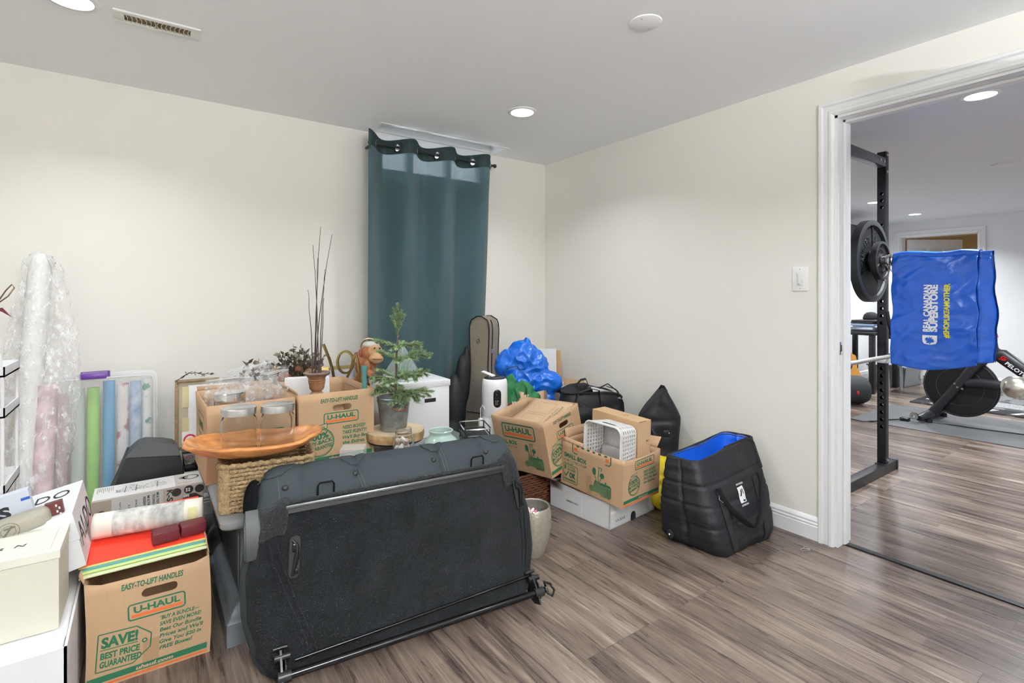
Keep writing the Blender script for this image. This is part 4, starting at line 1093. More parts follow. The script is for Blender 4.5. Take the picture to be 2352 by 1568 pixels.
DOT = mat('white paper with red print', (.80, .76, .76), .5, scale=16, col2=(.50, .20, .24), var=.02); DOT.node_tree.nodes['Map Range'].inputs['From Min'].default_value = .52; DOT.node_tree.nodes['Map Range'].inputs['From Max'].default_value = .60
BLP = mat('blue and white print paper', (.55, .66, .78), .5, scale=20, col2=(.18, .32, .50), var=.02)
wrap('lime green gift wrap roll in the storage bin', -.190, .0235, .735, mat('lime gift wrap', (.33, .66, .10), .35))
wrap('sky blue gift wrap roll in the storage bin', -.132, .0235, .760, mat('blue gift wrap', (.06, .33, .62), .35))
wrap('white and red printed gift wrap roll in the storage bin', -.080, .0235, .745, DOT)
wrap('blue and white printed gift wrap roll in the storage bin', -.030, .0225, .750, BLP)
wrap('white gift wrap roll with green leaves in the storage bin', .015, .019, .760, LAT)
wrap('pale mint gift wrap roll in the storage bin, left of the lime one', -.245, .024, .735, mat('pale mint wrap', (.70, .78, .74), .4))
wrap('blush pink gift wrap roll in the storage bin', -.302, .024, .72, mat('blush wrap', (.72, .48, .50), .4))
wrap('plain silver gift wrap roll at the far left of the storage bin', -.358, .024, .72, mat('silver wrap', (.60, .60, .62), .3))

# tall roll in clear plastic
t = thing('foam_roll', 'tall white roll wrapped in crinkled clear plastic leaning on the wall at the left', 'roll', TR(-.415, 2.80, 0))
def axis(z): return Vector((.045 * z / 1.36, .345 * z / 1.36 - .05, z))
m = MB(); m.tube([axis(1.36 * i / 30) for i in range(31)], [.041 + .002 * math.sin(i * 2.1) for i in range(31)], 28); obj('roll', m, mat('white foam sheet', (.74, .74, .73), .5, bump=.4, bscale=40, stretch=(1, 1, .5)), t)
m = MB(); m.tube([axis(z) + Vector((.075 - .02 * z, -.015, 0)) for z in (.0, .3, .6, .80)], .034, 20); obj('inner_roll', m, mat('pale rose tissue', (.66, .50, .53), .6, var=.3, scale=18), t)
SHEEN = film_mat('glossy crinkled wrap', (.88, .89, .90), .12, .70, 38, (1, 1, .4))
def sleeve(u, v):
    a = 2 * math.pi * u; z = .02 + 1.33 * v; c = axis(z)
    wd = .052 + .065 * math.sin(math.pi * min(1, (1 - v) * 1.15)) ** .8 + .020 * (1 - v)
    c.x += .035 * math.sin(math.pi * min(1, (1 - v) * 1.1))
    p = c + Vector((wd * math.cos(a), .058 * math.sin(a), 0)); q = Vector((p.x * 22, p.y * 22, z * 7))
    return p + Vector((math.cos(a), math.sin(a) * .6, 0)) * (.016 * noise.noise(q) + .010 * abs(noise.noise(q * 2.3)))
m = MB(); m.grid(sleeve, 90, 110, cu=True); obj('plastic_wrap', m, SHEEN, t, smooth=25)
m = MB(); m.tube([axis(1.30) + Vector((-.045, -.03, .02)), axis(1.365) + Vector((0, -.02, .005)), axis(1.30) + Vector((.05, -.03, .02))], .02, 8, flat=.3); obj('tape', m, mat('clear tape', (.8, .8, .78), .2, alpha=.5), t)
# white rack cut by the left edge
t = thing('shelf_rack', 'white tiered rack at the left edge of the view', 'shelf', TR(-.66, 2.44, 0))
for z in (.10, .50, .765, .905): 
    m = MB(); m.box(0, .275, 0, .26, z, z + .006); 
    for a in ((0, .275, 0, .004), (0, .275, .256, .26), (.271, .275, 0, .26)): m.box(a[0], a[1], a[2], a[3], z, z + .035)
    obj('shelf', m, PAPER, t, smooth=0)
for x in (.006, .268):
    for y in (.006, .252): obj('post', MB().cyl((x, y, 0), (x, y, .94), .006, 10), WHITE, t)
t = thing('ribbon_spool', 'bundle of crimson ribbon on the white rack', 'ribbon', TR(-.43, 2.50, .772))
obj('ribbon', MB().tube([(.02 * math.cos(i * .8) - .01, .02 * math.sin(i * .8), .012 + .0025 * i) for i in range(18)], .008, 8, flat=.5), mat('crimson ribbon', (.42, .01, .05), .35), t)
t = thing('wire_ornament', 'thin wire loop ornament with burgundy leaf on the white rack', 'ornament', TR(-.425, 2.52, .912))
obj('wire_loop', MB().tube([(0, 0, 0), (.0, 0, .15), (.005, 0, .24), (.03, 0, .29), (.046, 0, .312), (.052, 0, .300), (.036, 0, .27), (.0, 0, .235)], .0022, 6), mat('dark copper wire', (.12, .07, .05), .35, .8), t)
m = MB(); m.poly([(.0, 0, .225), (.022, -.004, .23), (.046, 0, .195), (.02, .003, .215)]); obj('leaf', m, mat('burgundy satin', (.16, .03, .05), .3), t, solid=.001, smooth=0)
obj('base', MB().lathe([(0, 0), (.022, 0), (.02, .06), (.006, .09), (0, .09)], 20), WHITE, t)
# ---------------------------------------------------------------- right end of the table
t = thing('wood_slab_riser', 'round live edge wood slab on black hairpin legs under the galvanised bucket', 'stand', TR(.975, 2.315, TZ))
BARK = mat('slab side wood', (.40, .26, .12), .7, var=.5, scale=26); RING = mat('slab face wood', (.62, .49, .32), .6, var=.18, scale=14)
m = MB()
def slabf(a): return .135 * (1 + .05 * noise.noise(Vector((math.cos(a) * 2, math.sin(a) * 2, 0))))
N_ = 48
m.grid(lambda u, v: Vector((slabf(2 * math.pi * u) * math.cos(2 * math.pi * u) * (1 + .03 * math.sin(3 * v)), slabf(2 * math.pi * u) * math.sin(2 * math.pi * u), .070 + .038 * v)), N_, 4, cu=True)
m.mi = 1
for z in (.070, .108): m.poly([(slabf(2 * math.pi * i / N_) * math.cos(2 * math.pi * i / N_) * (1 + .03 * math.sin(3 * (z > .08))), slabf(2 * math.pi * i / N_) * math.sin(2 * math.pi * i / N_), z) for i in range(N_)])
obj('slab', m, [BARK, RING], t, smooth=30)
m = MB()
for i in range(3): m.tube([(.128 * math.cos(2 * math.pi * j / 60), .128 * math.sin(2 * math.pi * j / 60), .064) for j in range(60)], .003, 6, closed=True)
obj('ring', m, BLACK, t)
for i in range(3):
    a = 2.1 * i + .6; c, s = math.cos(a), math.sin(a); obj('leg', MB().tube([(c * .118 - s * .02, s * .118 + c * .02, .066), (c * .122, s * .122, .003), (c * .118 + s * .02, s * .118 - c * .02, .066)], .003, 6), BLACK, t)
GALV = mat('galvanised zinc', (.30, .33, .35), .42, .75, var=.35, scale=26)
t = thing('metal_bucket', 'galvanised bucket with leather grip holding the little fir tree', 'bucket', TR(.967, 2.314, TZ + .109))
m = MB(); m.lathe([(0, .003), (.056, .003), (.058, 0), (.060, .004), (.077, .150), (.080, .154), (.0775, .157), (.074, .152), (.058, .01), (0, .008)], 48); m.lathe([(.0765, .136), (.079, .138), (.078, .141)], 48); obj('bucket_body', m, GALV, t)
m = MB(); m.tube([(-.035 + .0, -.072, .118), (-.02, -.086, .108), (.0, -.089, .105), (.02, -.086, .108), (.035, -.072, .118)], .0055, 8); obj('grip', m, mat('brown leather', (.14, .045, .028), .5), t)
obj('soil', MB().lathe([(0, .13), (.072, .128)], 24), mat('dark moss', (.03, .028, .02), .9), t)
for x in (-.036, .036): obj('rivet', MB().ball((x, -.0725, .120), .005, 10, 6), mat('brown leather', (.14, .045, .028), .5), t)
# fir tree
t = thing('fir_tree', 'small artificial fir tree standing in the galvanised bucket', 'tree', TR(.975, 2.310, TZ + .109 + .132))
rn = random.Random(21); wood, ND = MB(), MB()
NM = [mat('fir needle', (.15, .24, .10), .6), mat('light fir needle', (.28, .40, .18), .6), mat('frosted fir needle', (.42, .52, .35), .6)]
def sprig(p, d, ln, droop=0.0, dens=1.0):
    P = []; q = Vector(p); dd = Vector(d).normalized()
    for i in range(7):
        P.append(q.copy()); q = q + dd * ln / 6; dd = (dd + Vector((0, 0, -droop))).normalized()
    wood.tube(P, [.0022] * 6 + [.001], 5)
    n = int(ln * 2300 * dens)
    for i in range(n):
        f = i / n * 6; k = min(5, int(f)); c = P[k].lerp(P[k + 1], f - k); ax = (P[k + 1] - P[k]).normalized()
        o1 = ax.orthogonal().normalized(); o2 = ax.cross(o1); a = rn.uniform(0, 6.28)
        r = (o1 * math.cos(a) + o2 * math.sin(a)); nd = (r + ax * rn.uniform(.6, 1.3)).normalized(); l = rn.uniform(.013, .020)
        s = nd.cross(ax).normalized() * .0014; ND.mi = rn.choice((0, 0, 1, 1, 2))
        ND.face([ND.bm.verts.new(c - s), ND.bm.verts.new(c + s), ND.bm.verts.new(c + nd * l * .7 + s), ND.bm.verts.new(c + nd * l)])
    return P
wood.tube([(0, 0, -.05), (.002, 0, .12), (.006, 0, .25), (.012, 0, .38)], [.0065, .006, .005, .003], 8)
def branch(z, ang, ln, up, droop, subs=3):
    d = Vector((math.cos(ang), math.sin(ang), up)); p = Vector((.012 * z / .38, 0, z)); P = sprig(p, d, ln, droop)
    for s in range(subs):
        k = 2 + s * (1 if subs > 2 else 2); k = min(k, 5); dd = (P[k + 1] - P[k]).normalized(); side = Vector((-dd.y, dd.x, .25)) * (1 if s % 2 else -1)
        sprig(P[k], dd + side * .8, ln * .38, droop)
XR = -R(35.6)  # camera right lies along this direction in plan
def B(z, deg, ln, up, droop=.03, subs=3): branch(z, XR + R(deg), ln, up, droop, subs)
for a in ((.265, 8, .115, .12), (.262, 170, .12, .28), (.255, 80, .08, .3), (.25, -80, .085, .2), (.20, 0, .165, .22), (.205, 160, .115, .35), (.19, -60, .11, .25), (.185, 110, .11, .3), (.195, 25, .13, .45),
          (.115, 12, .155, .30), (.11, -30, .16, .28), (.10, 195, .125, .30), (.115, 150, .13, .32), (.10, -95, .125, .20), (.105, 75, .12, .3), (.10, 230, .12, .25), (.045, 5, .175, .12), (.05, -25, .165, .03), (.05, -55, .13, -.05), (.045, 185, .11, .22), (.05, 215, .12, .1), (.045, 150, .12, .25), (.04, -85, .10, -.2), (.05, 100, .12, .2), (.03, -65, .10, -.35), (.05, -10, .12, -.12)):
    B(*a, droop=.05 if a[0] < .12 else .02)
TP = sprig((.010, 0, .30), (0, 0, 1), .125, 0, .6)
for dx, dz, z, l in ((-.45, 1, .335, .075), (.42, 1, .335, .08), (-.30, 1, .37, .075), (.32, 1, .375, .06), (-.05, 1, .40, .06), (-.7, .9, .36, .03), (.8, .8, .39, .03)): sprig((.011, 0, z), (dx * math.cos(XR), dx * math.sin(XR), dz), l, 0, 1)
obj('trunk', wood, mat('fir bark', (.10, .062, .045), .8), t); obj('needles', ND, NM, t, smooth=0)
# white lidded storage box
t = thing('white_storage_box', 'white lidded storage box behind the fir tree on the grey table', 'box', TR(1.0, 2.452, TZ, rz=-2))
WB = mat('white melamine', (.80, .80, .82), .35)
obj('box_body', MB().box(0, .335, 0, .30, 0, .262, bev=.003), WB, t)
obj('lid', MB().box(-.005, .340, -.005, .305, .262, .296, bev=.004), WB, t)
m = MB(); m.box(.175, .255, -.0015, .002, .185, .205); obj('hand_hole', m, BLACK, t, smooth=0)
obj('hole_rim', MB().box(.168, .19, -.006, -.001, .178, .212, bev=.002), WB, t)
# geometric terrarium on it
t = thing('glass_terrarium', 'pyramid shaped glass terrarium with green plant on the white storage box', 'terrarium', TR(1.125, 2.565, TZ + .297))
A = Vector((0, -.0, .185)); Q = [Vector((.105 * math.cos(a), .105 * math.sin(a), .03)) for a in [R(20 + 72 * i) for i in range(5)]]; Z0 = [Vector((q.x * .62, q.y * .62, 0)) for q in Q]
m = MB()
for i in range(5): m.poly([Q[i], Q[(i + 1) % 5], A]); m.poly([Z0[i], Z0[(i + 1) % 5], Q[(i + 1) % 5], Q[i]])
obj('glass_panes', m, mat('thin pane glass', (.85, .93, .92), .05, alpha=.22, spec=.9), t, smooth=0)
m = MB()
for i in range(5):
    for a, b in ((Q[i], A), (Q[i], Q[(i + 1) % 5]), (Z0[i], Q[i]), (Z0[i], Z0[(i + 1) % 5])): m.cyl(a, b, .0018, 6)
obj('leading', m, mat('zinc leading', (.45, .50, .50), .3, .8), t)
m = MB(); rn = random.Random(2)
for i in range(34):
    a = rn.uniform(0, 6.28); e = rn.uniform(.01, .055); h = rn.uniform(.05, .12); p = Vector((math.cos(a), math.sin(a), 0)); s = Vector((-p.y, p.x, 0)) * .005; q = p * e
    m.poly([p * .008 - s, p * .008 + s, q + s * .6 + Vector((0, 0, h * .8)), q * 1.15 + Vector((0, 0, h))])
obj('plant', m, [mat('terrarium green', (.055, .26, .035), .5)], t, smooth=0)
# figurine
t = thing('monkey_figurine', 'seated brown monkey figurine with tan face behind the fir tree', 'figurine', TR(1.030, 2.870, TZ, rz=-5, ry=4) @ Matrix.Scale(1.03, 4))
MK = mat('russet ceramic', (.33, .125, .05), .5, var=.25, scale=60); MF = mat('tan ceramic', (.50, .30, .15), .5, var=.15, scale=40)
m = MB()
for c, r in (((-.02, 0, .06), (.062, .06, .07)), ((-.03, 0, .15), (.055, .052, .09)), ((-.03, .0, .24), (.055, .05, .075)), ((-.022, 0, .33), (.06, .05, .06)), ((.0, 0, .40), (.058, .055, .058)), ((.0, -.03, .27), (.025, .03, .07)), ((-.05, -.045, .24), (.020, .025, .085)), ((.03, -.05, .22), (.022, .025, .075)), ((.05, -.045, .06), (.035, .05, .03)), ((-.06, -.045, .05), (.035, .05, .03)), ((-.02, -.08, .30), (.03, .022, .02)), ((-.035, -.07, .33), (.022, .02, .04))): m.ball(c, r, 18, 12)
remeshed('body', m, MK, t)
m = MB()
for c, r in (((.012, -.036, .415), (.042, .026, .040)), ((.015, -.060, .378), (.040, .034, .026)), ((.015, -.078, .384), (.030, .018, .014)), ((.0, -.058, .435), (.013, .008, .010)), ((.030, -.058, .435), (.013, .008, .010))): m.ball(c, r, 18, 12)
remeshed('face', m, MF, t, .003, 2)
for ex in (-.058, .060): obj('ear', MB().ball((ex, -.003, .403), (.010, .016, .022), 14, 10), mat('red ceramic', (.26, .075, .035), .5), t)
m = MB(); m.box(-.012, .040, -.0955, -.091, .3765, .3795); obj('mouth', m, mat('dark glaze', (.07, .03, .02), .4), t)
for x in (.001, .030): obj('eye', MB().ball((x, -.066, .437), .0045, 10, 8), BLACKG, t)
m = MB(); m.ball((.0, .0, .448), (.046, .044, .022), 18, 10); obj('cap', m, mat('pale grey ceramic', (.55, .54, .50), .5), t)
t = thing('brass_hoop', 'pale brass hoop ring standing up behind the monkey figurine', 'hoop', TR(1.072, 2.930, TZ, rz=-36) @ Matrix.Scale(.97, 4))
m = MB(); m.tube([(.052 * math.cos(a), 0, .455 + .052 * math.sin(a)) for a in [2 * math.pi * i / 40 for i in range(40)]], .006, 8, closed=True); m.cyl((0, 0, 0), (0, 0, .405), .005, 8); m.lathe([(0, 0), (.05, 0), (.05, .006), (0, .008)], 24)
obj('hoop', m, mat('pale brass', (.60, .50, .27), .35, .9), t)
# mason jar of shells
t = thing('shell_jar', 'clear screw neck jar filled with white seashells on the grey table', 'jar', TR(.905, 2.060, TZ))
m = MB(); m.lathe([(0, 0), (.040, 0), (.0455, .006), (.0455, .120), (.042, .138), (.034, .150), (.034, .155), (.036, .156), (.034, .160), (.036, .163), (.034, .167), (.034, .176), (.031, .176), (.031, .151), (.040, .136), (.0425, .12), (.0425, .010), (.038, .006), (0, .006)], 40); obj('jar_body', m, GLASS, t)
rn = random.Random(6); SH = [mat('chalk shell', (.80, .77, .73), .5, bump=.6, bscale=120), mat('pink shell', (.62, .46, .42), .5, bump=.6, bscale=120), mat('sand shell', (.62, .52, .40), .55, bump=.6, bscale=120)]
for i in range(26):
    z = .022 + .112 * i / 26; a = i * 2.4; r = .024 if i % 3 else .006; m = MB()
    m.grid(lambda u, v: Vector(((.004 + .010 * (1 - v)) * math.cos(6.28 * u) * (1 + .15 * math.cos(18 * u)), (.004 + .009 * (1 - v)) * math.sin(6.28 * u), .02 * v - .01)), 18, 5, cu=True)
    m.ball((0, 0, -.008), (.0145, .013, .008), 12, 8)
    s_ = obj('seashell', m, SH[rn.choice((0, 0, 1, 2))], None, M=TR(.905 + r * math.cos(a), 2.060 + r * math.sin(a), TZ + z, rz=rn.uniform(0, 360), rx=rn.uniform(0, 180)))
    tag(s_, 'small pale seashell inside the clear screw neck jar', 'seashell', 'shells in the clear jar')
# ceramic jar
t = thing('ceramic_jar', 'pale celadon ceramic jar with ribbed collar and patterned band, right of the shell jar', 'jar', TR(1.068, 2.030, TZ))
CEL = mat('celadon glaze', (.40, .52, .47), .15, coat=.4)
m = MB(); m.lathe([(0, 0), (.055, 0), (.070, .02), (.0745, .06), (.0735, .095), (.068, .112), (.056, .122), (.050, .130), (.049, .140), (.053, .146), (.0535, .151), (.050, .153), (.046, .150), (.045, .13), (.06, .115), (.066, .09), (.066, .03), (.05, .01), (0, .01)], 56); obj('jar_body', m, CEL, t)
m = MB()
for i in range(56):
    a = 2 * math.pi * i / 56; m.ball((.0733 * math.cos(a), .0733 * math.sin(a), .097), .0022, 6, 4)
obj('bead_row', m, mat('dark glaze dots', (.08, .13, .12), .3), t)
m = MB()
for i in range(40):
    a = 2 * math.pi * i / 40; b = a + math.pi / 40; c = b + math.pi / 40; r = .0755
    m.tube([(r * math.cos(a), r * math.sin(a), .060), (r * math.cos(b), r * math.sin(b), .086), (r * math.cos(c), r * math.sin(c), .060)], .0016, 5)
m.tube([(.0745 * math.cos(2 * math.pi * i / 60), .0745 * math.sin(2 * math.pi * i / 60), .089) for i in range(60)], .0012, 5, closed=True)
obj('zigzag_band', m, mat('dark glaze dots', (.08, .13, .12), .3), t)
# acrylic cube with gilt ball
t = thing('display_cube', 'clear acrylic display cube with a white base in front of the right-hand moving box', 'display case', TR(.655, 2.130, TZ, rz=-28))
obj('base', MB().box(0, .095, 0, .085, 0, .030, bev=.002), PAPER, t)
m = MB()
for a in ((0, .002, 0, .085), (.093, .095, 0, .085), (0, .095, 0, .002), (0, .095, .083, .085)): m.box(a[0], a[1], a[2], a[3], .03, .108)
m.box(0, .095, 0, .085, .106, .109); obj('cover', m, mat('acrylic sheet', (.90, .93, .93), .05, alpha=.18, spec=.9), t, smooth=0)
m = MB(); m.ball((0, 0, .022), .021, 24, 16).jitter(.0012, 90); solo('gilt_ball', m, mat('crinkled gold foil', (.85, .62, .20), .3, .9), 'crinkled gold ball inside the acrylic display cube', 'ornament', M=TR(.712, 2.147, TZ + .031))
solo('grey_packet', MB().box(-.05, .05, -.035, .035, 0, .075, bev=.006), mat('slate grey packet', (.06, .075, .085), .4), 'slate grey packet between the wicker basket and the acrylic cube', 'packet', M=TR(.575, 2.08, TZ, rz=12))
solo('foil_wipe_pack', MB().box(-.028, .028, -.02, .02, 0, .010, bev=.004).jitter(.002, 50), mat('pale film packet', (.62, .72, .74), .25), 'pale film packet lying on the slate grey packet', 'packet', M=TR(.575, 2.07, TZ + .076, rz=14))
# black wire stand at the far right end of the table
t = thing('wire_rack', 'black and chrome wire rack at the right end of the grey table', 'rack', TR(1.25, 2.13, TZ, rz=-20))
for z in (.03, .065, .098):
    m = MB(); m.tube([(p[0], p[1], z) for p in rrect(0, 0, .13, .18, .02, 4)], .003, 6, closed=True); obj('wire_hoop', m, CHROME if z > .09 else BLACK, t)
for x, y in ((.004, .02), (.126, .02), (.004, .16), (.126, .16)): obj('upright', MB().cyl((x, y, 0), (x, y, .10), .003, 6), BLACK, t)
obj('tray', MB().box(.01, .12, .01, .17, .002, .07, bev=.006), BLACK, t)

# ---------------------------------------------------------------- the car seat back in front
SM = TR(.76, 1.628, .012, rz=-6.5, rx=-13.5)
t = thing('car_seat_back', 'dark grey car rear seat back with felt covered rear, standing before the table', 'car seat', SM)
CARPET = mat('black needle felt', (.0115, .013, .016), .95, var=.35, scale=9, sheen=.06, bump=.9, bscale=420)
CARPET.node_tree.nodes['Principled BSDF'].inputs['Specular IOR Level'].default_value = .15
VIN = mat('slate seat fabric', (.030, .040, .046), .62, bump=.35, bscale=600, spec=.35)
PLG = mat('grey seat plastic', (.022, .025, .0245), .45)
MET = mat('black enamelled steel', (.030, .030, .032), .16, .85)
def halfw(z):
    pts = [(0, .470), (.08, .505), (.2, .530), (.30, .532), (.38, .518), (.46, .496), (.56, .480), (.64, .462)]
    for (a, b), (c, d) in zip(pts, pts[1:]):
        if z <= c: f = (z - a) / (c - a); f = f * f * (3 - 2 * f); return b + (d - b) * f
    return pts[-1][1]
def cushion(u, v):
    prof = [(.012, .018), (.012, .16), (.010, .32), (.012, .47), (.018, .525), (.030, .565), (.052, .602), (.085, .624), (.120, .622), (.150, .596), (.166, .555), (.160, .51), (.118, .470), (.115, .42), (.118, .28), (.120, .15), (.112, .050), (.080, .024), (.04, .018)]
    n = len(prof); f = v * n; i = int(f) % n; q = f - int(f); a, b = prof[i], prof[(i + 1) % n]; y, z = a[0] + (b[0] - a[0]) * q, a[1] + (b[1] - a[1]) * q
    s = 2 * u - 1; e = max(0, (abs(s) - .86) / .14); sh = math.sqrt(max(0, 1 - e * e * .96))
    cy, cz = .085, z
    hw = halfw(z)
    x = s * hw * (1 if abs(s) < .86 else 1)
    y = cy + (y - cy) * sh; z = z - (1 - sh) * (.10 if z > .5 else 0) * (z - .40) * 4 * .5
    # bolsters and the creases between them
    for c in (-.335, -.155, .155, .335):
        d = abs(x - c); 
        if d < .03 and z > .48: y += (.009 if y < .09 else -.006) * (1 - d / .03) ** 2; z -= .006 * (1 - d / .03) ** 2
    return Vector((x, y, z))
m = MB(); m.grid(cushion, 131, 76, cv=True)
for i in (0, 130): m.poly([cushion(i / 130, j / 76) for j in range(76)])
obj('cushion', m, VIN, t, smooth=50)
# stitched seams and tabs on the visible top roll
def on_roll(x, q, off=.0018):  # q runs from the ridge (0) over the roll (1)
    v = (3.1 + q * 4.6) / 19; p = cushion((x / halfw(.58) + 1) / 2, v); v2 = cushion((x / halfw(.58) + 1) / 2, v + .01); tn = (v2 - p); tn.x = 0; tn.normalize(); return p + Vector((0, -tn.z, tn.y)) * off
THR = mat('seam thread', (.055, .065, .072), .6)
for xs in ((-.405, -.43), (-.135, -.19), (.165, .155), (-.125, -.18), (.175, .165)):
    m = MB(); m.tube([on_roll(xs[0] + (xs[1] - xs[0]) * i / 14, i / 14, .0006) for i in range(15)], .0018, 5); obj('seam', m, THR, t)
for c, w_ in ((-.43, .12), (-.17, .085), (.14, .085), (.405, .085)):
    m = MB(); m.grid(lambda u, v: on_roll(c + w_ * (u - .5) * (1 - .55 * max(0, v - .7) / .3 * abs(2 * u - 1)), 1.0 - .42 * v * (1 - .15 * (2 * u - 1) ** 2), .0018), 12, 8)
    obj('fabric_tab', m, mat('tab fabric', (.024, .034, .040), .7, bump=.3, bscale=500), t, solid=.0012, soff=1)
for x, z in ((-.395, .527), (-.167, .541), (.125, .553), (.346, .555)):
    v = (3.1 + .5) / 19; p = on_roll(x, .42 if x > -.3 else .36, .0)
    m = MB(); m.lathe([(0, .008), (.004, .0075), (.0075, .005), (.010, .001), (.010, -.002)], 20, TR(p.x, p.y, p.z, rx=72)); obj('button', m, PLG, t)
# carpeted rear panel
def panel(u, v):
    s = 2 * u - 1; zt = .515 + (.004 * s); z = .014 + (zt - .014) * v
    wing = max(0, (abs(s) - .83) / .17)
    if wing > 0: z += (.028 if s > 0 else -.014) * min(1, wing * 2.5) * v ** 6
    hw = halfw(z) - .004; x = s * hw
    y = 0.0
    e = max(0, (abs(s) - .93) / .07); y += .075 * e ** 1.7
    y += .006 * math.sin(math.pi * v) * (1 - s * s) * -1
    for cx, cz, r, a in ((.03, .40, .035, -.006), (-.155, .235, .05, -.007), (.27, .25, .06, -.005), (-.02, .29, .12, .004), (-.34, .42, .06, .006), (.36, .40, .06, .004)):
        d = math.hypot(x - cx, z - cz); y += 1.8 * a * math.exp(-(d / r) ** 2)
    y += .0032 * noise.noise(Vector((x * 8, z * 8, 2))) + .0014 * noise.noise(Vector((x * 30, z * 30, 5)))
    if v > .96: y += .014 * (v - .96) / .04
    return Vector((x, y, z))
m = MB(); m.grid(panel, 150, 90)
for a in (0, 1):
    pass
obj('rear_panel', m, CARPET, t, smooth=60, solid=.006)
FUR = mat('edge fleece', (.014, .015, .0175), .95, sheen=.08, bump=1.0, bscale=160)
m = MB(); m.tube([panel(.5 + (i - 20) / 46, .985) + Vector((0, -.004, .004)) for i in range(41)], [.0075 + .0015 * math.sin(i * 1.7) for i in range(41)], 8); obj('carpet_hem', m, FUR, t)
for sgn in (-1, 1):
    m = MB()
    def wing(u, v, sgn=sgn):
        s = sgn * (.80 + .20 * u); p = panel((s + 1) / 2, 1 - .20 * (1 - v)); return p + Vector((0, -.006 - .006 * math.sin(math.pi * v) - .004 * noise.noise(p * 25), .012 * v + .006 * math.sin(6 * u)))
    m.grid(wing, 14, 12); obj('corner_flap', m, FUR, t, solid=.008, smooth=60)
m = MB()
m.box(-.398, .405, -.013, -.001, .492, .505, TR(0, 0, 0, ry=-.25), bev=.003); obj('metal_strip', m, mat('grey steel strip', (.11, .115, .115), .30, .8), t)
m = MB(); m.box(-.398, .405, -.008, .0, .479, .4925, TR(0, 0, 0, ry=-.25)); obj('strip_gap', m, BLACK, t)
for P in ([(-.452, .40), (-.442, .345), (-.40, .22), (-.352, .10), (-.340, .042)], [(-.428, .39), (-.415, .33), (-.375, .21), (-.330, .09), (-.318, .042)], [(.462, .47), (.458, .35), (.452, .22), (.438, .11)], [(.478, .44), (.474, .32), (.466, .20), (.452, .10)]):
    m = MB(); pts = []
    for (a, b), (c, d) in zip(P, P[1:]):
        for i in range(8):
            x, z = a + (c - a) * i / 8, b + (d - b) * i / 8; hw = halfw(z) - .004; q = panel((x / hw + 1) / 2, (z - .014) / .501); pts.append(q + Vector((0, -.0015, 0)))
    m.tube(pts, .0042, 6); obj('welt', m, CARPET, t)
# latches
for x, z, ry in ((-.378, .345, 4), (.452, .392, -6)):
    T = TR(x, -.004, z, ry=ry)
    m = MB(); m.prism([(p[0], p[1]) for p in rrect(-.016, -.062, .016, .062, .014, 6)], -.0, .006, T @ TR(rx=90)); lt = obj('latch', m, mat('latch recess', (.004, .004, .004), .5), t)
    m = MB(); m.tube([T @ Vector(p) for p in ((-.008, -.008, .050), (.006, -.010, .034), (.007, -.012, .012), (.004, -.011, -.016), (.0, -.010, -.036), (-.003, -.008, -.054))], [.004, .006, .006, .0075, .005, .006], 8)
    m.box(-.008, .006, -.014, -.004, .016, .040, T, bev=.002); m.box(-.004, .012, -.013, -.004, -.05, -.034, T, bev=.002); m.cyl(T @ Vector((.008, -.014, -.002)), T @ Vector((.008, -.004, -.002)), .007, 12)
    obj('latch_catch', m, MET, lt)
# child seat anchors
for x in (-.27, .292):
    b = on_roll(x, .30, 0) + Vector((0, -.016, -.006)); m = MB()
    m.tube([b + Vector(p) for p in ((-.026, .004, -.022), (-.026, -.006, .008), (-.020, -.010, .017), (.020, -.010, .017), (.026, -.006, .008), (.026, .004, -.022))], .0032, 8); obj('anchor_loop', m, MET, t)
# side latch housing on the left end
m = MB()
m.prism([(-.02, .0), (.052, .02), (.062, .10), (.045, .142), (-.004, .150), (-.026, .09)], -.066, -.02, TR(-.476, .055, .345, rz=90, rx=90) @ TR(0, 0, 0))
bmesh.ops.bevel(m.bm, geom=list(m.bm.edges), offset=.005, segments=2, affect='EDGES')
obj('side_housing', m, PLG, t, M=TR(.022, -.030, .01))
m = MB(); m.ball((-.486, .110, .505), (.034, .056, .085), 24, 16); obj('felt_guard', m, mat('black felt', (.006, .006, .007), .95, spec=.1), t)
# bars and brackets along the bottom
m = MB(); m.cyl((-.43, -.048, .030), (.497, -.052, .034), .0115, 18); obj('cross_tube', m, MET, t)
m = MB(); m.tube([(-.385, -.018, .055), (-.1, -.022, .066), (.2, -.022, .078), (.462, -.018, .088)], .0048, 10); obj('cross_rod', m, MET, t)
for x in (-.425, .462):
    m = MB()
    T = TR(x, 0, -.008)
    m.prism([(-.075, .005), (-.062, .048), (-.03, .105), (.012, .112), (.016, .02), (-.03, .0)], -.003, .003, T @ Matrix(((0, 0, 1, 0), (1, 0, 0, 0), (0, 1, 0, 0), (0, 0, 0, 1))))
    m.prism([(-.06, .02), (-.05, .07), (-.01, .098), (.012, .06), (-.01, .01)], .010, .014, T @ Matrix(((0, 0, 1, 0), (1, 0, 0, 0), (0, 1, 0, 0), (0, 0, 0, 1))))
    m.cyl((x - .018, -.030, .078), (x + .026, -.030, .078), .010, 14); m.cyl((x - .010, -.052, .032), (x + .026, -.052, .032), .017, 16); m.cyl((x - .02, -.012, .098), (x + .02, -.012, .098), .006, 10)
    obj('hinge_bracket', m, mat('dull black steel', (.012, .012, .013), .35), t)
m = MB(); m.tube([(.500, -.045, .062), (.520, -.062, .052), (.528, -.072, .030), (.518, -.070, .012), (.506, -.058, .022), (.505, -.050, .044)], .0048, 8, closed=True); obj('hook', m, MET, t)
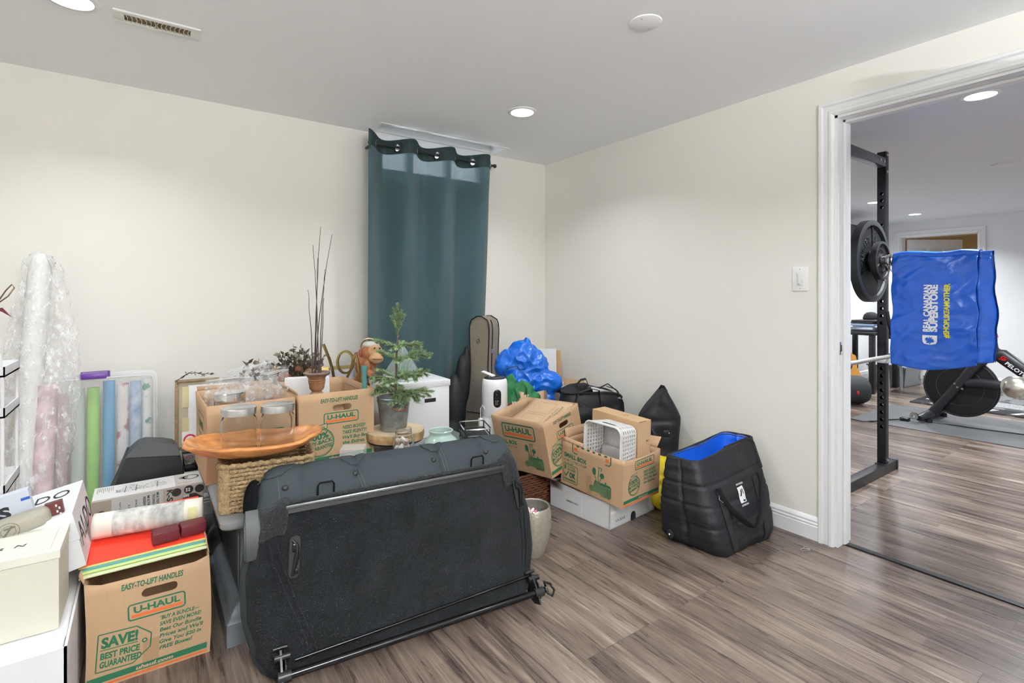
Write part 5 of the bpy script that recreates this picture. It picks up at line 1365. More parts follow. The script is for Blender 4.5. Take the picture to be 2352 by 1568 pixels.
# ---------------------------------------------------------------- cluster in the corner of the room
# white shipping box on the floor
LBM = TR(1.912, 1.822, 0, rz=5.5)
t = thing('shipping_box', 'open white shipping box lying on the floor under the front small moving box', 'box', LBM)
LW, LD, LH = .395, .42, .133
m = MB(); 
for a in ((0, LW, 0, .004), (0, LW, LD - .004, LD), (0, .004, 0, LD), (LW - .004, LW, 0, LD)): m.box(a[0], a[1], a[2], a[3], 0, LH)
m.box(0, LW, 0, LD, 0, .004); m.dice(3)
for v in m.bm.verts:
    if v.co.z > LH - .001 and v.co.x < .01: v.co.z += .012 * (v.co.y / LD) + .004 * math.sin(v.co.y * 22)
obj('box_body', m, mat('white corrugated board', (.74, .74, .75), .6), t, smooth=25)
m = MB(); m.grid(lambda u, v: Vector((.004 + .10 * v, .12 + .27 * u, LH + .004 + .012 * v)), 8, 4); obj('flap', m, CARD2, t, solid=.004)
m = MB(); m.grid(lambda u, v: Vector((.004 + .05 * v, .01 + .11 * u, LH - .01 - .05 * v)), 8, 4); obj('flap', m, CARD2, t, solid=.004)
k = Ink((0, LD, 0), (0, -1, 0), (0, 0, 1), (-1, 0, 0)); k.text('labaie.com', .125, .060, .013, INK, .085, .0, .3); k.build(t)
k = Ink((0, LD, 0), (0, -1, 0), (0, 0, 1), (-1, 0, 0)); k.rect(.232, .0, .236, LH - .01, WHITE); k.build(t, 'tape_strip')
k = Ink((0, 0, 0), (1, 0, 0), (0, 0, 1), (0, -1, 0)); k.text('LA BAIE', .05, .028, .013, INK, .075, .0)
k.build(t)
k = Ink((0, 0, 0), (1, 0, 0), (0, 0, 1), (0, -1, 0)); k.shape([(.173, .0), (.217, .0), (.217, .024), (.211, .040), (.195, .046), (.179, .040), (.173, .024)], INK); k.build(t, 'torn_notch')
# front small moving box, squashed top
wr = lambda p: Vector((p.x - .012 * math.sin(math.pi * min(1, max(0, (p.y) / .41))) * (p.z / .23) * (1 if p.x < .05 else .3), p.y + (.010 * math.sin(p.x * 9) * (p.z / .23)), p.z - .014 * math.sin(p.x * 10) * (p.z / .23) ** 2 * (1 if p.y < .05 else 0)))
U4M = TR(1.905, 1.735, .1385, rz=5.7, rx=3.2)
carton('small kraft moving box holding a white plastic basket, on the white shipping box', U4M, .32, .41, .236,
       {'left': lambda k, W, H: (small_face(k, W, H, .32, True), tape(k, W * .44, 0, W * .53, .10)),
        'front': lambda k, W, H: (uh_logo(k, W * .32, H * .73, W * .84, H * .95), badge(k, W * .30, H * .40, W * .16), lines(k, ['NEED BOXES?', 'TAKE PLENTY!', "We'll Buy Back", 'the Extras.'], W * .56, H * .60, H * .055, W * .38), k.rect(W * .03, H * .07, W * .98, H * .14, GREEN, n=4), k.rect(W * .03, H * .015, W * .98, H * .045, ORANGE, n=4), k.text('uhaul.com', W * .55, H * .085, H * .035, CARD2, W * .26, .03, .2, 'c', k=1))},
       warp=wr, group='small moving boxes in the corner', flaps=[('right', .05, .95, .055, 35), ('left', .62, .99, .020, -25), ('back', .1, .9, .05, 15)])
# rear small moving box, tilted
U3M = TR(1.783, 2.118, .200, rz=10.2, rx=-2.9, ry=-11.3)
ws = lambda p: Vector((p.x, p.y + .006 * math.sin(math.pi * min(1, max(0, p.x / .313))) * (p.z / .31) * (1 if p.y < .1 else 0), p.z))
tt = carton('small kraft moving box tilted with its flap turned in, behind the front one', U3M, .313, .402, .313,
       {'left': lambda k, W, H: small_face(k, W, H, .313), 'front': lambda k, W, H: (end_face(k, W, H, 'need'),)}, warp=ws, group='small moving boxes in the corner', hole=[('front', .17, .243, .080, .028)])
m = MB(); m.grid(lambda u, v: Vector((.03 + .27 * u, .02 + .30 * v, 0.250 + .060 * u + .006 * v + .004 * math.sin(7 * u))), 10, 8); obj('flap', m, CARD2, tt, solid=.004)
k = Ink((.03, .02, .253), (.27, 0, .060), (0, .30, .006)); k.frame(.02, .09, .125, .24, .0015, .002, mat('brown ink line', (.12, .07, .03), .7), 3); k.frame(.14, .09, .245, .24, .0015, .002, mat('brown ink line', (.12, .07, .03), .7), 3)
k.text('SMALL PACKING GUIDE', .03, .035, .012, GREEN, .20, .01, k=3); k.text('LIVING ROOM  KITCHEN', .03, .058, .009, mat('brown ink line', (.12, .07, .03), .7), .18, .01, k=3); k.build(tt, 'printing')
# brown box on end in the front carton, and the white plastic basket
t = thing('brown_box', 'plain brown box standing on end in the front small moving box, behind the white basket', 'box', TR(2.072, 1.785, .180, rz=1, rx=2))
obj('box_body', MB().box(0, .10, 0, .33, 0, .352, bev=.002), mat('tan plain carton', (.52, .34, .19), .75, var=.06, scale=6), t, smooth=0)
k = Ink((0, 0, 0), (1, 0, 0), (0, 0, 1), (0, -1, 0)); k.line([(.004, .351), (.06, .351)], .0025, INK); k.text('WZ', .06, .24, .010, INK, .02, .02, k=1); k.line([(.012, .0), (.014, .345)], .0014, GRY); k.build(t, 'printing')
k = Ink((0, 0, .352), (1, 0, 0), (0, 1, 0)); k.text('12', .035, .12, .022, INK, .03, .0); k.build(t, 'printing')
t = thing('plastic_basket', 'white perforated plastic basket on its side in the front small moving box', 'basket', TR(1.915, 1.762, .225, rz=5, rx=2, ry=0))
LGP = mat('light grey basket plastic', (.70, .69, .68), .38)
# the opening faces -X; the walls form a rounded square tube with punched slots; floor at +X
bw, bh, bd = .235, .298, .145
P = rrect(0, 0, bw, bh, .038, 8); peri = []
for a, b in zip(P, P[1:] + P[:1]):
    n = max(1, int(math.hypot(b[0] - a[0], b[1] - a[1]) / .0052)); peri += [(a[0] + (b[0] - a[0]) * j / n, a[1] + (b[1] - a[1]) * j / n) for j in range(n)]
m = MB(); nr = 22; R_ = []
for j in range(nr + 1):
    f = j / nr; s = 1 - .10 * f; R_.append([m.bm.verts.new((bd * f, bw / 2 + (x - bw / 2) * s, bh / 2 + (z - bh / 2) * s)) for x, z in peri])
np_ = len(peri)
for j in range(nr):
    for i in range(np_):
        cell = (i % 4 in (1, 2) and j % 3 == 1) if (i // 4) % 2 == 0 else (i % 4 in (1, 2) and j % 3 in (1,))
        x, z = peri[i]
        hand = z > bh - .002 and abs(x - bw / 2) < .045 and 6 <= j <= 9
        band = z > bh - .002 and abs(x - bw / 2) < .055 and 4 <= j <= 11
        if hand or (cell and 2 < j < nr - 1 and not band): continue
        m.face([R_[j][i], R_[j][(i + 1) % np_], R_[j + 1][(i + 1) % np_], R_[j + 1][i]])
obj('basket_wall', m, LGP, t, solid=.0022, soff=0, smooth=40)
m = MB(); m.tube([(0, x, z) for x, z in peri], .0042, 6, closed=True); obj('rim', m, LGP, t)
m = MB(); Q = [(bd, bw / 2 + (x - bw / 2) * .9, bh / 2 + (z - bh / 2) * .9) for x, z in rrect(0, 0, bw, bh, .038, 8)]; m.poly(Q); obj('basket_floor', m, LGP, t, solid=.002)
solo('clear_tray', MB().box(0, .05, 0, .14, 0, .16, bev=.02), mat('smoky plastic', (.42, .40, .38), .2), 'smoky grey plastic piece lying inside the white basket', 'tray', M=TR(1.975, 1.800, .240, rz=5))
# dark woven basket under the rear small box
DW = mat('dark willow', (.11, .038, .018), .55, var=.4, scale=60)
t = thing('willow_basket', 'dark brown woven basket on the floor under the tilted small moving box', 'basket', TR(1.60, 2.275, 0))
m = MB()
for i in range(14):
    P = rrect(0, 0, .46, .26, .06, 8); Q = []
    for a, b in zip(P, P[1:] + P[:1]):
        n = max(1, int(math.hypot(b[0] - a[0], b[1] - a[1]) / .008)); Q += [(a[0] + (b[0] - a[0]) * j / n, a[1] + (b[1] - a[1]) * j / n) for j in range(n)]
    m.tube([(x, y, .007 + .0135 * i + .002 * math.sin(j * 1.1 + i * 3.14)) for j, (x, y) in enumerate(Q)], [.0065] * len(Q), 6, closed=True)
m.box(.01, .45, .01, .25, 0, .006); obj('basket_body', m, DW, t, smooth=60)
# tall white air purifier
t = thing('air_purifier', 'white cylindrical tower air purifier with black oval panel, left of the moving boxes', 'air purifier', TR(1.748, 2.622, 0, rz=-36) @ Matrix.Diagonal((1.06, 1.06, .955, 1)))
m = MB(); m.lathe([(0, 0), (.070, 0), (.0745, .008), (.0745, .47), (.0735, .472), (.0735, .476), (.0745, .478), (.0735, .672), (.070, .700), (.064, .7105), (.060, .712), (0, .712)], 56); obj('housing', m, mat('satin white plastic', (.84, .84, .86), .3), t)
m = MB(); m.lathe([(0, .716), (.034, .716), (.036, .7175), (.060, .716), (.0635, .711), (.062, .709), (0, .709)], 48); obj('top_panel', m, BLACK, t)
m = MB(); m.tube([(.037 * math.cos(i * .2618), .037 * math.sin(i * .2618), .7175) for i in range(24)], .0018, 6, closed=True); obj('dial_ring', m, CHROME, t)
m = MB()
def cap_(u, v):
    a = (u - .5) * 2; P_ = R(-90 + 14 + 17 * a); h = .055 * 1; z = .595 + (v - .5) * 2 * (.030 + .026 * math.sqrt(max(0, 1 - a * a)))
    return Vector((.0752 * math.cos(P_), .0752 * math.sin(P_), z))
m.grid(cap_, 18, 14); obj('display', m, BLACKG, t, solid=.001, soff=1)
m = MB()
for a, z in ((-5, .58), (0, .58), (-5, .570), (0, .570), (-5, .56), (0, .56), (-2, .62), (3, .58)):
    P_ = R(-76 + a * 1.3); m.ball((.0765 * math.cos(P_), .0765 * math.sin(P_), z), .0016, 6, 4)
obj('icon_lights', m, mat('icon white', (.9, .9, .9), .5), t)
solo('remote_control', MB().box(-.045, .045, -.016, .016, 0, .009, bev=.003), WHITE, 'small white remote control resting on top of the air purifier', 'remote', M=TR(1.722, 2.655, .6995, rz=-70, rx=0, ry=14))
t = thing('power_cable', 'white cable with adapter brick hanging beside the air purifier', 'cable', TR(1.652, 2.612, 0))
obj('cord', MB().tube([(.02, .0, .50), (.0, 0, .525), (-.012, 0, .51), (-.014, -.004, .46), (-.014, -.004, .38), (-.020, -.008, .30), (-.01, -.01, .18), (0, -.02, .06), (.02, -.03, .005)], .0026, 8), WHITE, t)
obj('adapter', MB().box(-.027, -.001, -.014, .006, .395, .452, bev=.004), WHITE, t)

# guitar gig bag
t = thing('gig_bag', 'taupe and black padded guitar bag standing upright in the corner by the curtain', 'guitar bag', TR(1.872, 2.935, 0, rz=-66, rx=0))
TAUP = mat('taupe canvas', (.235, .20, .155), .8, var=.08, scale=50, bump=.4, bscale=500); TAUD = mat('dark taupe canvas', (.085, .072, .058), .8, bump=.4, bscale=500)
def gb(z): # half width of the case at height z
    pts = [(0, .14), (.08, .15), (.2, .155), (.33, .14), (.42, .13), (.52, .11), (.60, .085), (.70, .078), (.85, .084), (.94, .088), (.99, .085), (1.02, .072), (1.037, .05), (1.045, .02)]
    for (a, b), (c, d) in zip(pts, pts[1:]):
        if z <= c: return b + (d - b) * (z - a) / (c - a)
    return .004
m = MB()
L_ = [(-gb(z), z) for z in [i * 1.045 / 44 for i in range(45)]]; P = L_ + [(-x, z) for x, z in L_[::-1]]
P = [(x * .9, z) for x, z in P]
T = TR(rx=90)
m.prism(P, -.06, .06, T); bmesh.ops.bevel(m.bm, geom=[e for e in m.bm.edges if abs(e.verts[0].co.y - e.verts[1].co.y) < 1e-6], offset=.010, segments=3, affect='EDGES')
for f in m.bm.faces:
    c = f.calc_center_median(); f.material_index = 1 if c.z < .50 else 0
obj('bag_body', m, [TAUP, TAUD], t, smooth=50)
for y in (-.0605, .0605):
    m = MB(); m.tube([(x * .995, y, z) for x, z in P[4:-4]], .0045, 6); obj('piping', m, WEB, t)
m = MB(); m.tube([(x * 1.01, -.022, z) for x, z in P[46:-4]], .006, 6, flat=.6); obj('zipper', m, WEB, t)
m = MB(); m.box(-.10, .10, -.066, -.058, .40, .405); obj('pocket_seam', m, WEB, t)
k = Ink((0, -.061, .86), (1, 0, 0), (0, 0, 1), (0, -1, 0)); k.hoop(-.008, .02, .014, .003, INK); k.line([(-.018, -.002), (.004, .044)], .003, INK); k.line([(-.02, .012), (.008, .022)], .002, INK); k.build(t, 'round_logo')
obj('zipper_pull', MB().box(.078, .084, -.03, -.022, .80, .83, bev=.001), CHROME, t)
# dark soft shape standing in for the shaded gap beside the gig bag
t = thing('gap_shade_shape', 'dark soft shape standing in for the shaded gap left of the guitar bag', 'bag', TR(1.66, 2.975, 0, rz=-20))
m = MB()
for c, r in (((0, 0, .22), (.09, .06, .22)), ((.01, 0, .45), (.075, .05, .22)), ((.06, 0, .62), (.05, .04, .18)), ((.085, .0, .74), (.025, .03, .12))): m.ball(c, r, 16, 12)
remeshed('bag_body', m, WOVEN, t, .008)
# the large carton against the wall and what is in it
def bigbox():
    M = TR(1.965, 2.612, 0, rz=9.5)
    t = thing('large_carton', 'large open cardboard box in the corner holding blue and green bags', 'box', M)
    W_, D_ = .63, .37; m = MB()
    m.grid(lambda u, v: Vector((W_ * u, 0, (.55 + .02 * u) * v)), 6, 6); m.grid(lambda u, v: Vector((W_ * u, D_, .56 * v)), 6, 6)
    m.grid(lambda u, v: Vector((0, D_ * u, .57 * v)), 6, 6); m.grid(lambda u, v: Vector((W_, D_ * u, .57 * v)), 6, 6); m.grid(lambda u, v: Vector((W_ * u, D_ * v, .30)), 4, 4)
    obj('carton_body', m, CARD2, t, solid=.005)
    k = Ink((0, 0, 0), (1, 0, 0), (0, 0, 1), (0, -1, 0)); k.rect(.19, .40, .27, .556, mat('parcel tape', (.36, .225, .125), .35)); k.rect(.34, .49, .45, .560, PAPER, 1); k.rect(.0, .49, .02, .52, INK); k.build(t, 'tape_and_label')
    k = None
    return M
BBM = bigbox()
BLUE = mat('blue woven plastic', (.006, .13, .62), .28, spec=.7, var=.15, scale=16, bump=.35, bscale=40)
def crumple(name, label, cat, M, balls, mt, amp, fr, voxel=.008, seed=0, fold=1.0, mats=None):
    m = MB()
    for c, r in balls: m.ball(c, r, 28, 20)
    t = thing(name, label, cat, M); o = obj('bag_body', m, mt, t, smooth=0)
    md = o.modifiers.new('weld', 'REMESH'); md.mode = 'VOXEL'; md.voxel_size = voxel
    dg = bpy.context.evaluated_depsgraph_get(); dg.update(); nm = bpy.data.meshes.new_from_object(o.evaluated_get(dg)); o.modifiers.clear(); o.data = nm
    nm.materials.clear(); nm.materials.append(mt)
    S_ = Vector((seed, seed * 2.3, seed * 1.1))
    co = [v.co.copy() for v in nm.vertices]; no = [v.normal.copy() for v in nm.vertices]
    for i, v in enumerate(nm.vertices):
        q = co[i] * fr + S_; r1 = 1 - abs(noise.noise(q)) * 2; r2 = 1 - abs(noise.noise(q * 2.1 + Vector((3, 1, 4)))) * 2
        v.co = co[i] + no[i] * amp * (r1 * fold + .5 * r2 - .6)
    nm.polygons.foreach_set('use_smooth', [True] * len(nm.polygons)); nm.set_sharp_from_angle(angle=R(50)); return t
t = crumple('blue_shopping_bag', 'crumpled bright blue woven plastic shopping bag in the large carton', 'bag', TR(2.085, 2.785, .36, rz=-36),
        [((-.09, 0, .36), (.10, .07, .10)), ((0, 0, .40), (.11, .08, .12)), ((.07, 0, .33), (.11, .07, .13)), ((.0, 0, .26), (.15, .08, .12)), ((.15, -.02, .24), (.11, .06, .09)), ((.13, -.01, .12), (.09, .06, .12)), ((.02, .02, .12), (.10, .08, .12)), ((.03, 0, .50), (.022, .03, .035)), ((-.13, 0, .33), (.06, .05, .05))],
        BLUE, .026, 8.5, .0055, 3, .55)
YI = mat('yellow print', (.75, .60, .03), .4)
GRN = mat('dark green nonwoven', (.014, .15, .045), .6, bump=.3, bscale=40)
t = crumple('green_shopping_bag', 'dark green reusable bag in front of the blue one in the large carton', 'bag', TR(1.985, 2.665, .37, rz=-30),
        [((0, 0, .12), (.105, .035, .14)), ((-.07, 0, .22), (.045, .03, .09)), ((.05, 0, .10), (.09, .035, .11)), ((-.02, 0, .04), (.10, .04, .06))], GRN, .014, 9, .005, 8, .6)
obj('handle', MB().tube([(-.02, -.045, .16), (-.04, -.05, .22), (.0, -.045, .27), (.03, -.040, .22), (.028, -.040, .12)], .010, 8, flat=.25), GRN, t)
obj('handle', MB().tube([(-.09, 0, .27), (-.115, 0, .31), (-.09, 0, .345), (-.03, 0, .36), (-.01, 0, .33)], .003, 8), mat('black cord', (.02, .02, .02), .6), t)
k = Ink((-.085, -.047, .02), (1, 0, 0), (0, 0, 1), (0, -1, 0), lift=.001)
k.disc(.02, .07, .016, WHITE); k.disc(.035, .105, .015, WHITE); 
for a in range(10): k.line([(.03, .08), (.03 + .035 * math.cos(a * .63), .08 + .045 * math.sin(a * .63))], .004, WHITE)
k.build(t, 'white_print')
t = thing('patterned_tin', 'brown and black patterned canister beside the green bag', 'canister', TR(1.885, 2.615, 0))
obj('canister_body', MB().lathe([(0, 0), (.05, 0), (.05, .50), (.046, .505), (.046, .49), (0, .48)], 28), mat('leopard print card', (.22, .13, .06), .5, scale=55, col2=(.02, .015, .01), var=.1), t)
slabM = TR(2.555, 3.045, .30, rz=-42, rx=-5)
t = thing('white_panel_box', 'flat white box standing on edge at the right of the large carton', 'box', TR(2.425, 2.965, .305, rz=-26, rx=-4))
obj('box_body', MB().box(-.095, .095, 0, .028, 0, .480, bev=.002), PAPER, t, smooth=0)
solo('cardboard_sheet', MB().box(-.09, .09, 0, .012, 0, .46, bev=.001), CARD, 'brown cardboard sheet standing right behind the flat white box', 'cardboard', M=TR(2.502, 3.000, .305, rz=-28, rx=-3), smooth=0)
for x, y, z, a, b, nm_ in ((2.30, 2.80, .545, -20, 8, 'upper black flat case lying across the large carton'), (2.27, 2.77, .515, -28, 4, 'lower black flat case sloping into the large carton')):
    solo('flat_case', MB().box(-.11, .11, -.07, .07, 0, .024, bev=.004), mat('black leatherette', (.015, .015, .017), .35), nm_, 'case', M=TR(x, y, z, rz=a, ry=b))
solo('small_white_box', MB().box(-.04, .04, -.03, .03, 0, .10, bev=.002), PAPER, 'little white box beside the black cases in the large carton', 'box', M=TR(2.40, 2.80, .47, rz=-20), smooth=0)
solo('packed_box', MB().box(-.12, .12, -.09, .09, 0, .20, bev=.003), CARD2, 'box packed under the black cases in the large carton', 'box', M=TR(2.36, 2.83, .305, rz=9), smooth=0)
solo('folded_card', MB().box(0, .11, 0, .016, 0, .045, bev=.002), CARD2, 'small brown box end sticking out under the black cases', 'box', M=TR(2.15, 2.70, .515, rz=-10, rx=8), smooth=0)

# slumped black cooler duffel
t = thing('packed_box', 'brown box on the floor carrying the slumped black cooler bag', 'box', TR(2.17, 2.30, 0)); obj('box_body', MB().box(0, .44, 0, .26, 0, .29, bev=.003), CARD, t, smooth=0)
t = thing('cooler_duffel', 'slumped black cooler bag with silver lining showing, behind the small moving boxes', 'cooler bag', TR(2.375, 2.425, .292, rz=-22))
m = MB()
def duf(u, v):
    a = 2 * math.pi * u; z = .27 * v
    ex = .225 * (1 - .10 * v) ; ey = .125 * (1 - .30 * v)
    c, s = math.cos(a), math.sin(a); p = Vector((ex * abs(c) ** .6 * (1 if c > 0 else -1), ey * abs(s) ** .7 * (1 if s > 0 else -1), z - .05 * v * max(0, c) ** 2))
    return p + Vector((c, s, 0)) * (.010 * noise.noise(p * 14) + .006 * math.sin(v * 9.4) ** 2)
m.grid(duf, 72, 22, cu=True); m.poly([duf(i / 72, 0) for i in range(72)]); o = obj('bag_body', m, WOVEN, t, solid=.006, smooth=60)
SILV = mat('silver foil lining', (.72, .74, .74), .30, .55, bump=.8, bscale=50)
m = MB(); m.grid(lambda u, v: (lambda p: Vector((p.x * (1 - .9 * v), p.y * (1 - .9 * v), p.z - .012 - .05 * v + .012 * noise.noise(p * 30 + Vector((v * 5, 0, 0))))))(duf(u, .97)), 50, 8, cu=True); obj('lining', m, SILV, t)
m = MB(); m.grid(lambda u, v: Vector((-.20 + .30 * u, .0 + .13 * v * 1.0, .262 + .050 * math.sin(math.pi * v) * (1 - (2 * u - 1) ** 2 * .6) - .06 * max(0, u - .6) + .01 * noise.noise(Vector((u * 6, v * 6, 1))))), 24, 14); obj('lid', m, WOVEN, t, solid=.016, smooth=60)
m = MB(); m.grid(lambda u, v: Vector((-.02 + .19 * u, -.085 + .12 * v, .275 + .030 * math.sin(3.1 * v) + .008 * noise.noise(Vector((u * 9, v * 9, 2))) - .05 * u)), 14, 8); obj('foil_fold', m, SILV, t, solid=.002)
m = MB(); m.tube([duf(i / 60, 1.0) + Vector((0, 0, .004)) for i in range(60)], .0075, 8, closed=True); obj('zipper_rim', m, WEB, t)
for P in ([(-.16, -.105, .20), (-.13, -.11, .285), (-.04, -.09, .302), (.01, -.10, .29), (.015, -.118, .18), (.02, -.125, .05)], [(-.10, .03, .30), (-.075, -.0, .345), (-.04, -.0, .350), (-.02, .01, .31)], [(.05, -.04, .30), (.10, -.03, .318), (.16, -.05, .27), (.185, -.08, .20), (.19, -.09, .08)], [(.12, .03, .29), (.18, .02, .27), (.215, 0, .20), (.225, 0, .1)]):
    m = MB(); m.tube(P, .013, 8, flat=.22, up=(0, 1, 0)); obj('strap', m, WEB, t)

# tall black bag leaning in the back, on a yellow pack
YEL = mat('yellow ripstop', (.80, .62, .02), .5, bump=.3, bscale=30)
crumple('yellow_bag', 'bright yellow pack on the floor between the shipping box and the black cooler bag', 'bag', TR(2.42, 1.92, 0, rz=0), [((0, 0, .10), (.145, .115, .105)), ((-.05, -.06, .07), (.10, .065, .07)), ((.03, 0, .18), (.12, .10, .07))], YEL, .016, 8, .009, 4)
t = thing('tall_cooler_bag', 'closed black quilted cooler bag standing against the wall behind the open one', 'cooler bag', TR(2.485, 1.985, .255, rz=-38))
m = MB()
def tb(u, v):
    a = 2 * math.pi * u; c, s = math.cos(a), math.sin(a); z = .375 * v
    k = 1 if v < .55 else 1 - ((v - .55) / .45) ** 1.25 * .92
    ex = .115 * k * (1 + .05 * math.sin(3 * v)) ; ey = .085 * (1 - .15 * v)
    p = Vector((ex * abs(c) ** .5 * (1 if c > 0 else -1) + .035 * v * v, ey * abs(s) ** .6 * (1 if s > 0 else -1), z))
    dent = .006 * math.exp(-((z - .20) / .012) ** 2) + .007 * math.exp(-(p.x / .010) ** 2) * (s < 0)
    return p + Vector((c * .3, s, 0)) * (.008 * noise.noise(p * 16) - dent)
m.grid(tb, 84, 40, cu=True); m.poly([tb(i / 84, 0) for i in range(84)]); m.poly([tb(i / 84, 1) for i in range(84)]); obj('bag_body', m, WOVEN, t, smooth=60)
obj('top_loop', MB().tube([(.02, .03, .368), (.025, .01, .388), (.035, -.02, .388), (.045, -.04, .365)], .010, 8, flat=.4), WEB, t)
obj('buckle', MB().box(.012, .052, -.090, -.074, .115, .150, bev=.004), BLACK, t); obj('snap', MB().ball((.045, -.091, .135), .005, 10, 6), CHROME, t)
k = Ink((-.05, -.089, .06), (1, 0, 0), (0, 0, 1), (0, -1, 0)); GP = mat('faded grey print', (.11, .12, .13), .6)
k.line([(.0, .10), (.012, .07), (.005, .05), (.02, .02)], .003, GP); k.line([(.01, .085), (.025, .06), (.018, .035)], .002, GP); k.build(t, 'faded_print')

# open cooler bag with blue lining
t = thing('open_cooler_bag', 'open black quilted cooler bag with bright blue lining, on the floor', 'cooler bag', TR(2.30, 1.46, 0))
O_ = Vector((2.30, 1.46, 0))
Bq = [Vector(p) - O_ for p in ((2.050, 1.63, 0), (2.095, 1.305, 0), (2.535, 1.290, 0), (2.53, 1.60, 0))]
Tq = [Vector(p) - O_ for p in ((2.048, 1.605, .398), (2.108, 1.452, .397), (2.600, 1.440, .445), (2.575, 1.60, .445))]
def rq(Q, r, n):  # rounded quad, n points per side and corner
    P = []
    for i in range(4):
        a, b, c = Q[i - 1], Q[i], Q[(i + 1) % 4]; p0 = b + (a - b).normalized() * r; p1 = b + (c - b).normalized() * r; nx = c + (b - c).normalized() * r
        for j in range(8): f = j / 8; P.append(p0 * (1 - f) ** 2 + b * 2 * f * (1 - f) + p1 * f * f)
        for j in range(n): P.append(p1.lerp(nx, j / n))
    return P
NB = 14; PB, PT = rq(Bq, .06, NB), rq(Tq, .045, NB); NP = len(PB); CB = sum(Bq, Vector()) / 4
def cool(i, v, off=0.0):
    i %= NP; a, b = PB[i], PT[i]; p = a.lerp(b, v); c = CB.lerp(sum(Tq, Vector()) / 4, v); o = (p - c); o.z = 0; o.normalize()
    bul = .020 * math.sin(math.pi * min(1, v * 1.05)) - .022 * max(0, (.10 - v) / .10) ** 1.6
    s = i % (8 + NB); side = i // (8 + NB)
    mid = 8 + NB * .5
    q = 0
    for zz in (.30, .52, .735): q = max(q, math.exp(-((v - zz) / .012) ** 2) * (1.0 if zz > .7 else .5))
    if side in (0, 2): q = max(q, math.exp(-((s - mid) / .6) ** 2))
    w_ = .006 * noise.noise(p * 13) + .004 * noise.noise(Vector((p.x * 8, p.y * 8, p.z * 34)))
    return p + o * (bul + w_ - .011 * q + off) + Vector((0, 0, .004))
m = MB(); NV = 60
m.grid(lambda u, v: cool(int(round(u * NP)), v), NP, NV, cu=True); m.poly([cool(i, 0) for i in range(NP)]); obj('bag_body', m, WOVEN, t, smooth=70)
m = MB(); m.grid(lambda u, v: cool(int(round(u * NP)), 1 - .90 * v, -.022 - .01 * math.sin(3 * v)) , NP, 24, cu=True); m.poly([cool(i, .10, -.03) for i in range(NP)])
m.jitter(.007, 17); obj('lining', m, mat('royal blue lining', (.012, .13, .72), .42, spec=.6, var=.1, scale=12), t, smooth=50)
m = MB(); m.grid(lambda u, v: cool(int(round(u * NP)), 1.0, -.022 * v) + Vector((0, 0, .004 * math.sin(math.pi * v))), NP, 5, cu=True); obj('rim_band', m, WEB, t)
m = MB(); m.tube([cool(i, .985, -.024) for i in range(NP)], .0026, 6, closed=True); obj('zipper', m, mat('tarnished zip', (.16, .16, .17), .35, .9), t)
def fr_(s, v, off=.002):   # a point on the wide face that looks at the room
    i0 = (8 + NB) + 8; x = s * NB; i = int(math.floor(x)); f = x - i
    return cool(i0 + i, v, off).lerp(cool(i0 + i + 1, v, off), f)
for s0, s1 in ((.12, .115), (.80, .86)):
    m = MB(); m.grid(lambda u, v: fr_(s0 + (s1 - s0) * (1 - v) + .11 * (u - .5), .04 + .62 * v, .003 + .0015 * math.sin(3.1 * u)), 5, 30); obj('webbing', m, WEB, t, solid=.002, soff=1)
m = MB(); P = []
for i in range(33):
    f = i / 32; a = math.pi * f; s = .10 + .76 * f + .03 * math.sin(2 * a); vv = .70 - .44 * math.sin(a) ** .62 - .02 * f; P.append(fr_(s, max(.1, vv), .016 + .020 * math.sin(a)))
m.tube(P, .020, 8, flat=.14, up=(0, -1, 0)); obj('carry_handle', m, WEB, t)
m = MB(); m.tube([fr_(.115 + .04 * dx, .60 + dz, .008) for dx, dz in ((-1, -.01), (0, .05), (1, -.01), (0, -.05))], .0022, 6, closed=True); obj('ring', m, CHROME, t)
m = MB(); m.tube([fr_(.55 + .5 * 0, .99, -.03), fr_(.90, 1.0, .0) + Vector((0, .0, .012)), fr_(1.0, .96, .006), fr_(1.0, .7, .008)], .008, 8, flat=.4); obj('side_strap', m, WEB, t)
m = MB(); m.tube([cool(4, 1.0, -.01) + Vector((0, 0, .004)), cool(12, .99, -.01) + Vector((.004, 0, .006)), cool(16, .95, -.03), cool(18, .86, -.035)], .006, 6, flat=.5); obj('zip_end', m, WEB, t)
# snap at the lower left corner
p = cool(9, .10, .004); obj('snap_tab', MB().ball(p, (.006, .020, .022), 12, 8), WEB, t); obj('snap', MB().ball(p + Vector((-.005, -.001, 0)), .0065, 12, 8), CHROME, t)
# white printed emblem
def patch(pts, m_, lift, mbs): mbs.poly([fr_(x, z, lift) for x, z in pts])
EW = mat('white print ink', (.72, .73, .74), .6)
m = MB(); m.grid(lambda u, v: fr_(.405 + .105 * u, .475 + .155 * v, .0035), 5, 6); m.mi = 1
m.grid(lambda u, v: fr_(.425 + .022 * u + .02 * v, .54 + .065 * v, .0045), 2, 3); m.grid(lambda u, v: fr_(.455 + .04 * u, .485 + .03 * v, .0045), 2, 2); m.grid(lambda u, v: fr_(.475 + .012 * u, .56 + .05 * v, .0045), 2, 2)
obj('emblem', m, [EW, WEB], t, smooth=0)
ea, eb = fr_(.40, .55, .004), fr_(.52, .55, .004); ec = fr_(.46, .66, .004); ed = fr_(.46, .44, .004)
k = Ink(ea, eb - ea, fr_(.40, .65, .004) - ea, lift=.002); wln = (eb - ea).length
k.text('RAW NATION', .0, .046, .008, EW, wln * .98, .03); k.text('LONDON', .0, -.048, .008, EW, wln * .98, .03); k.build(t, 'lettering')

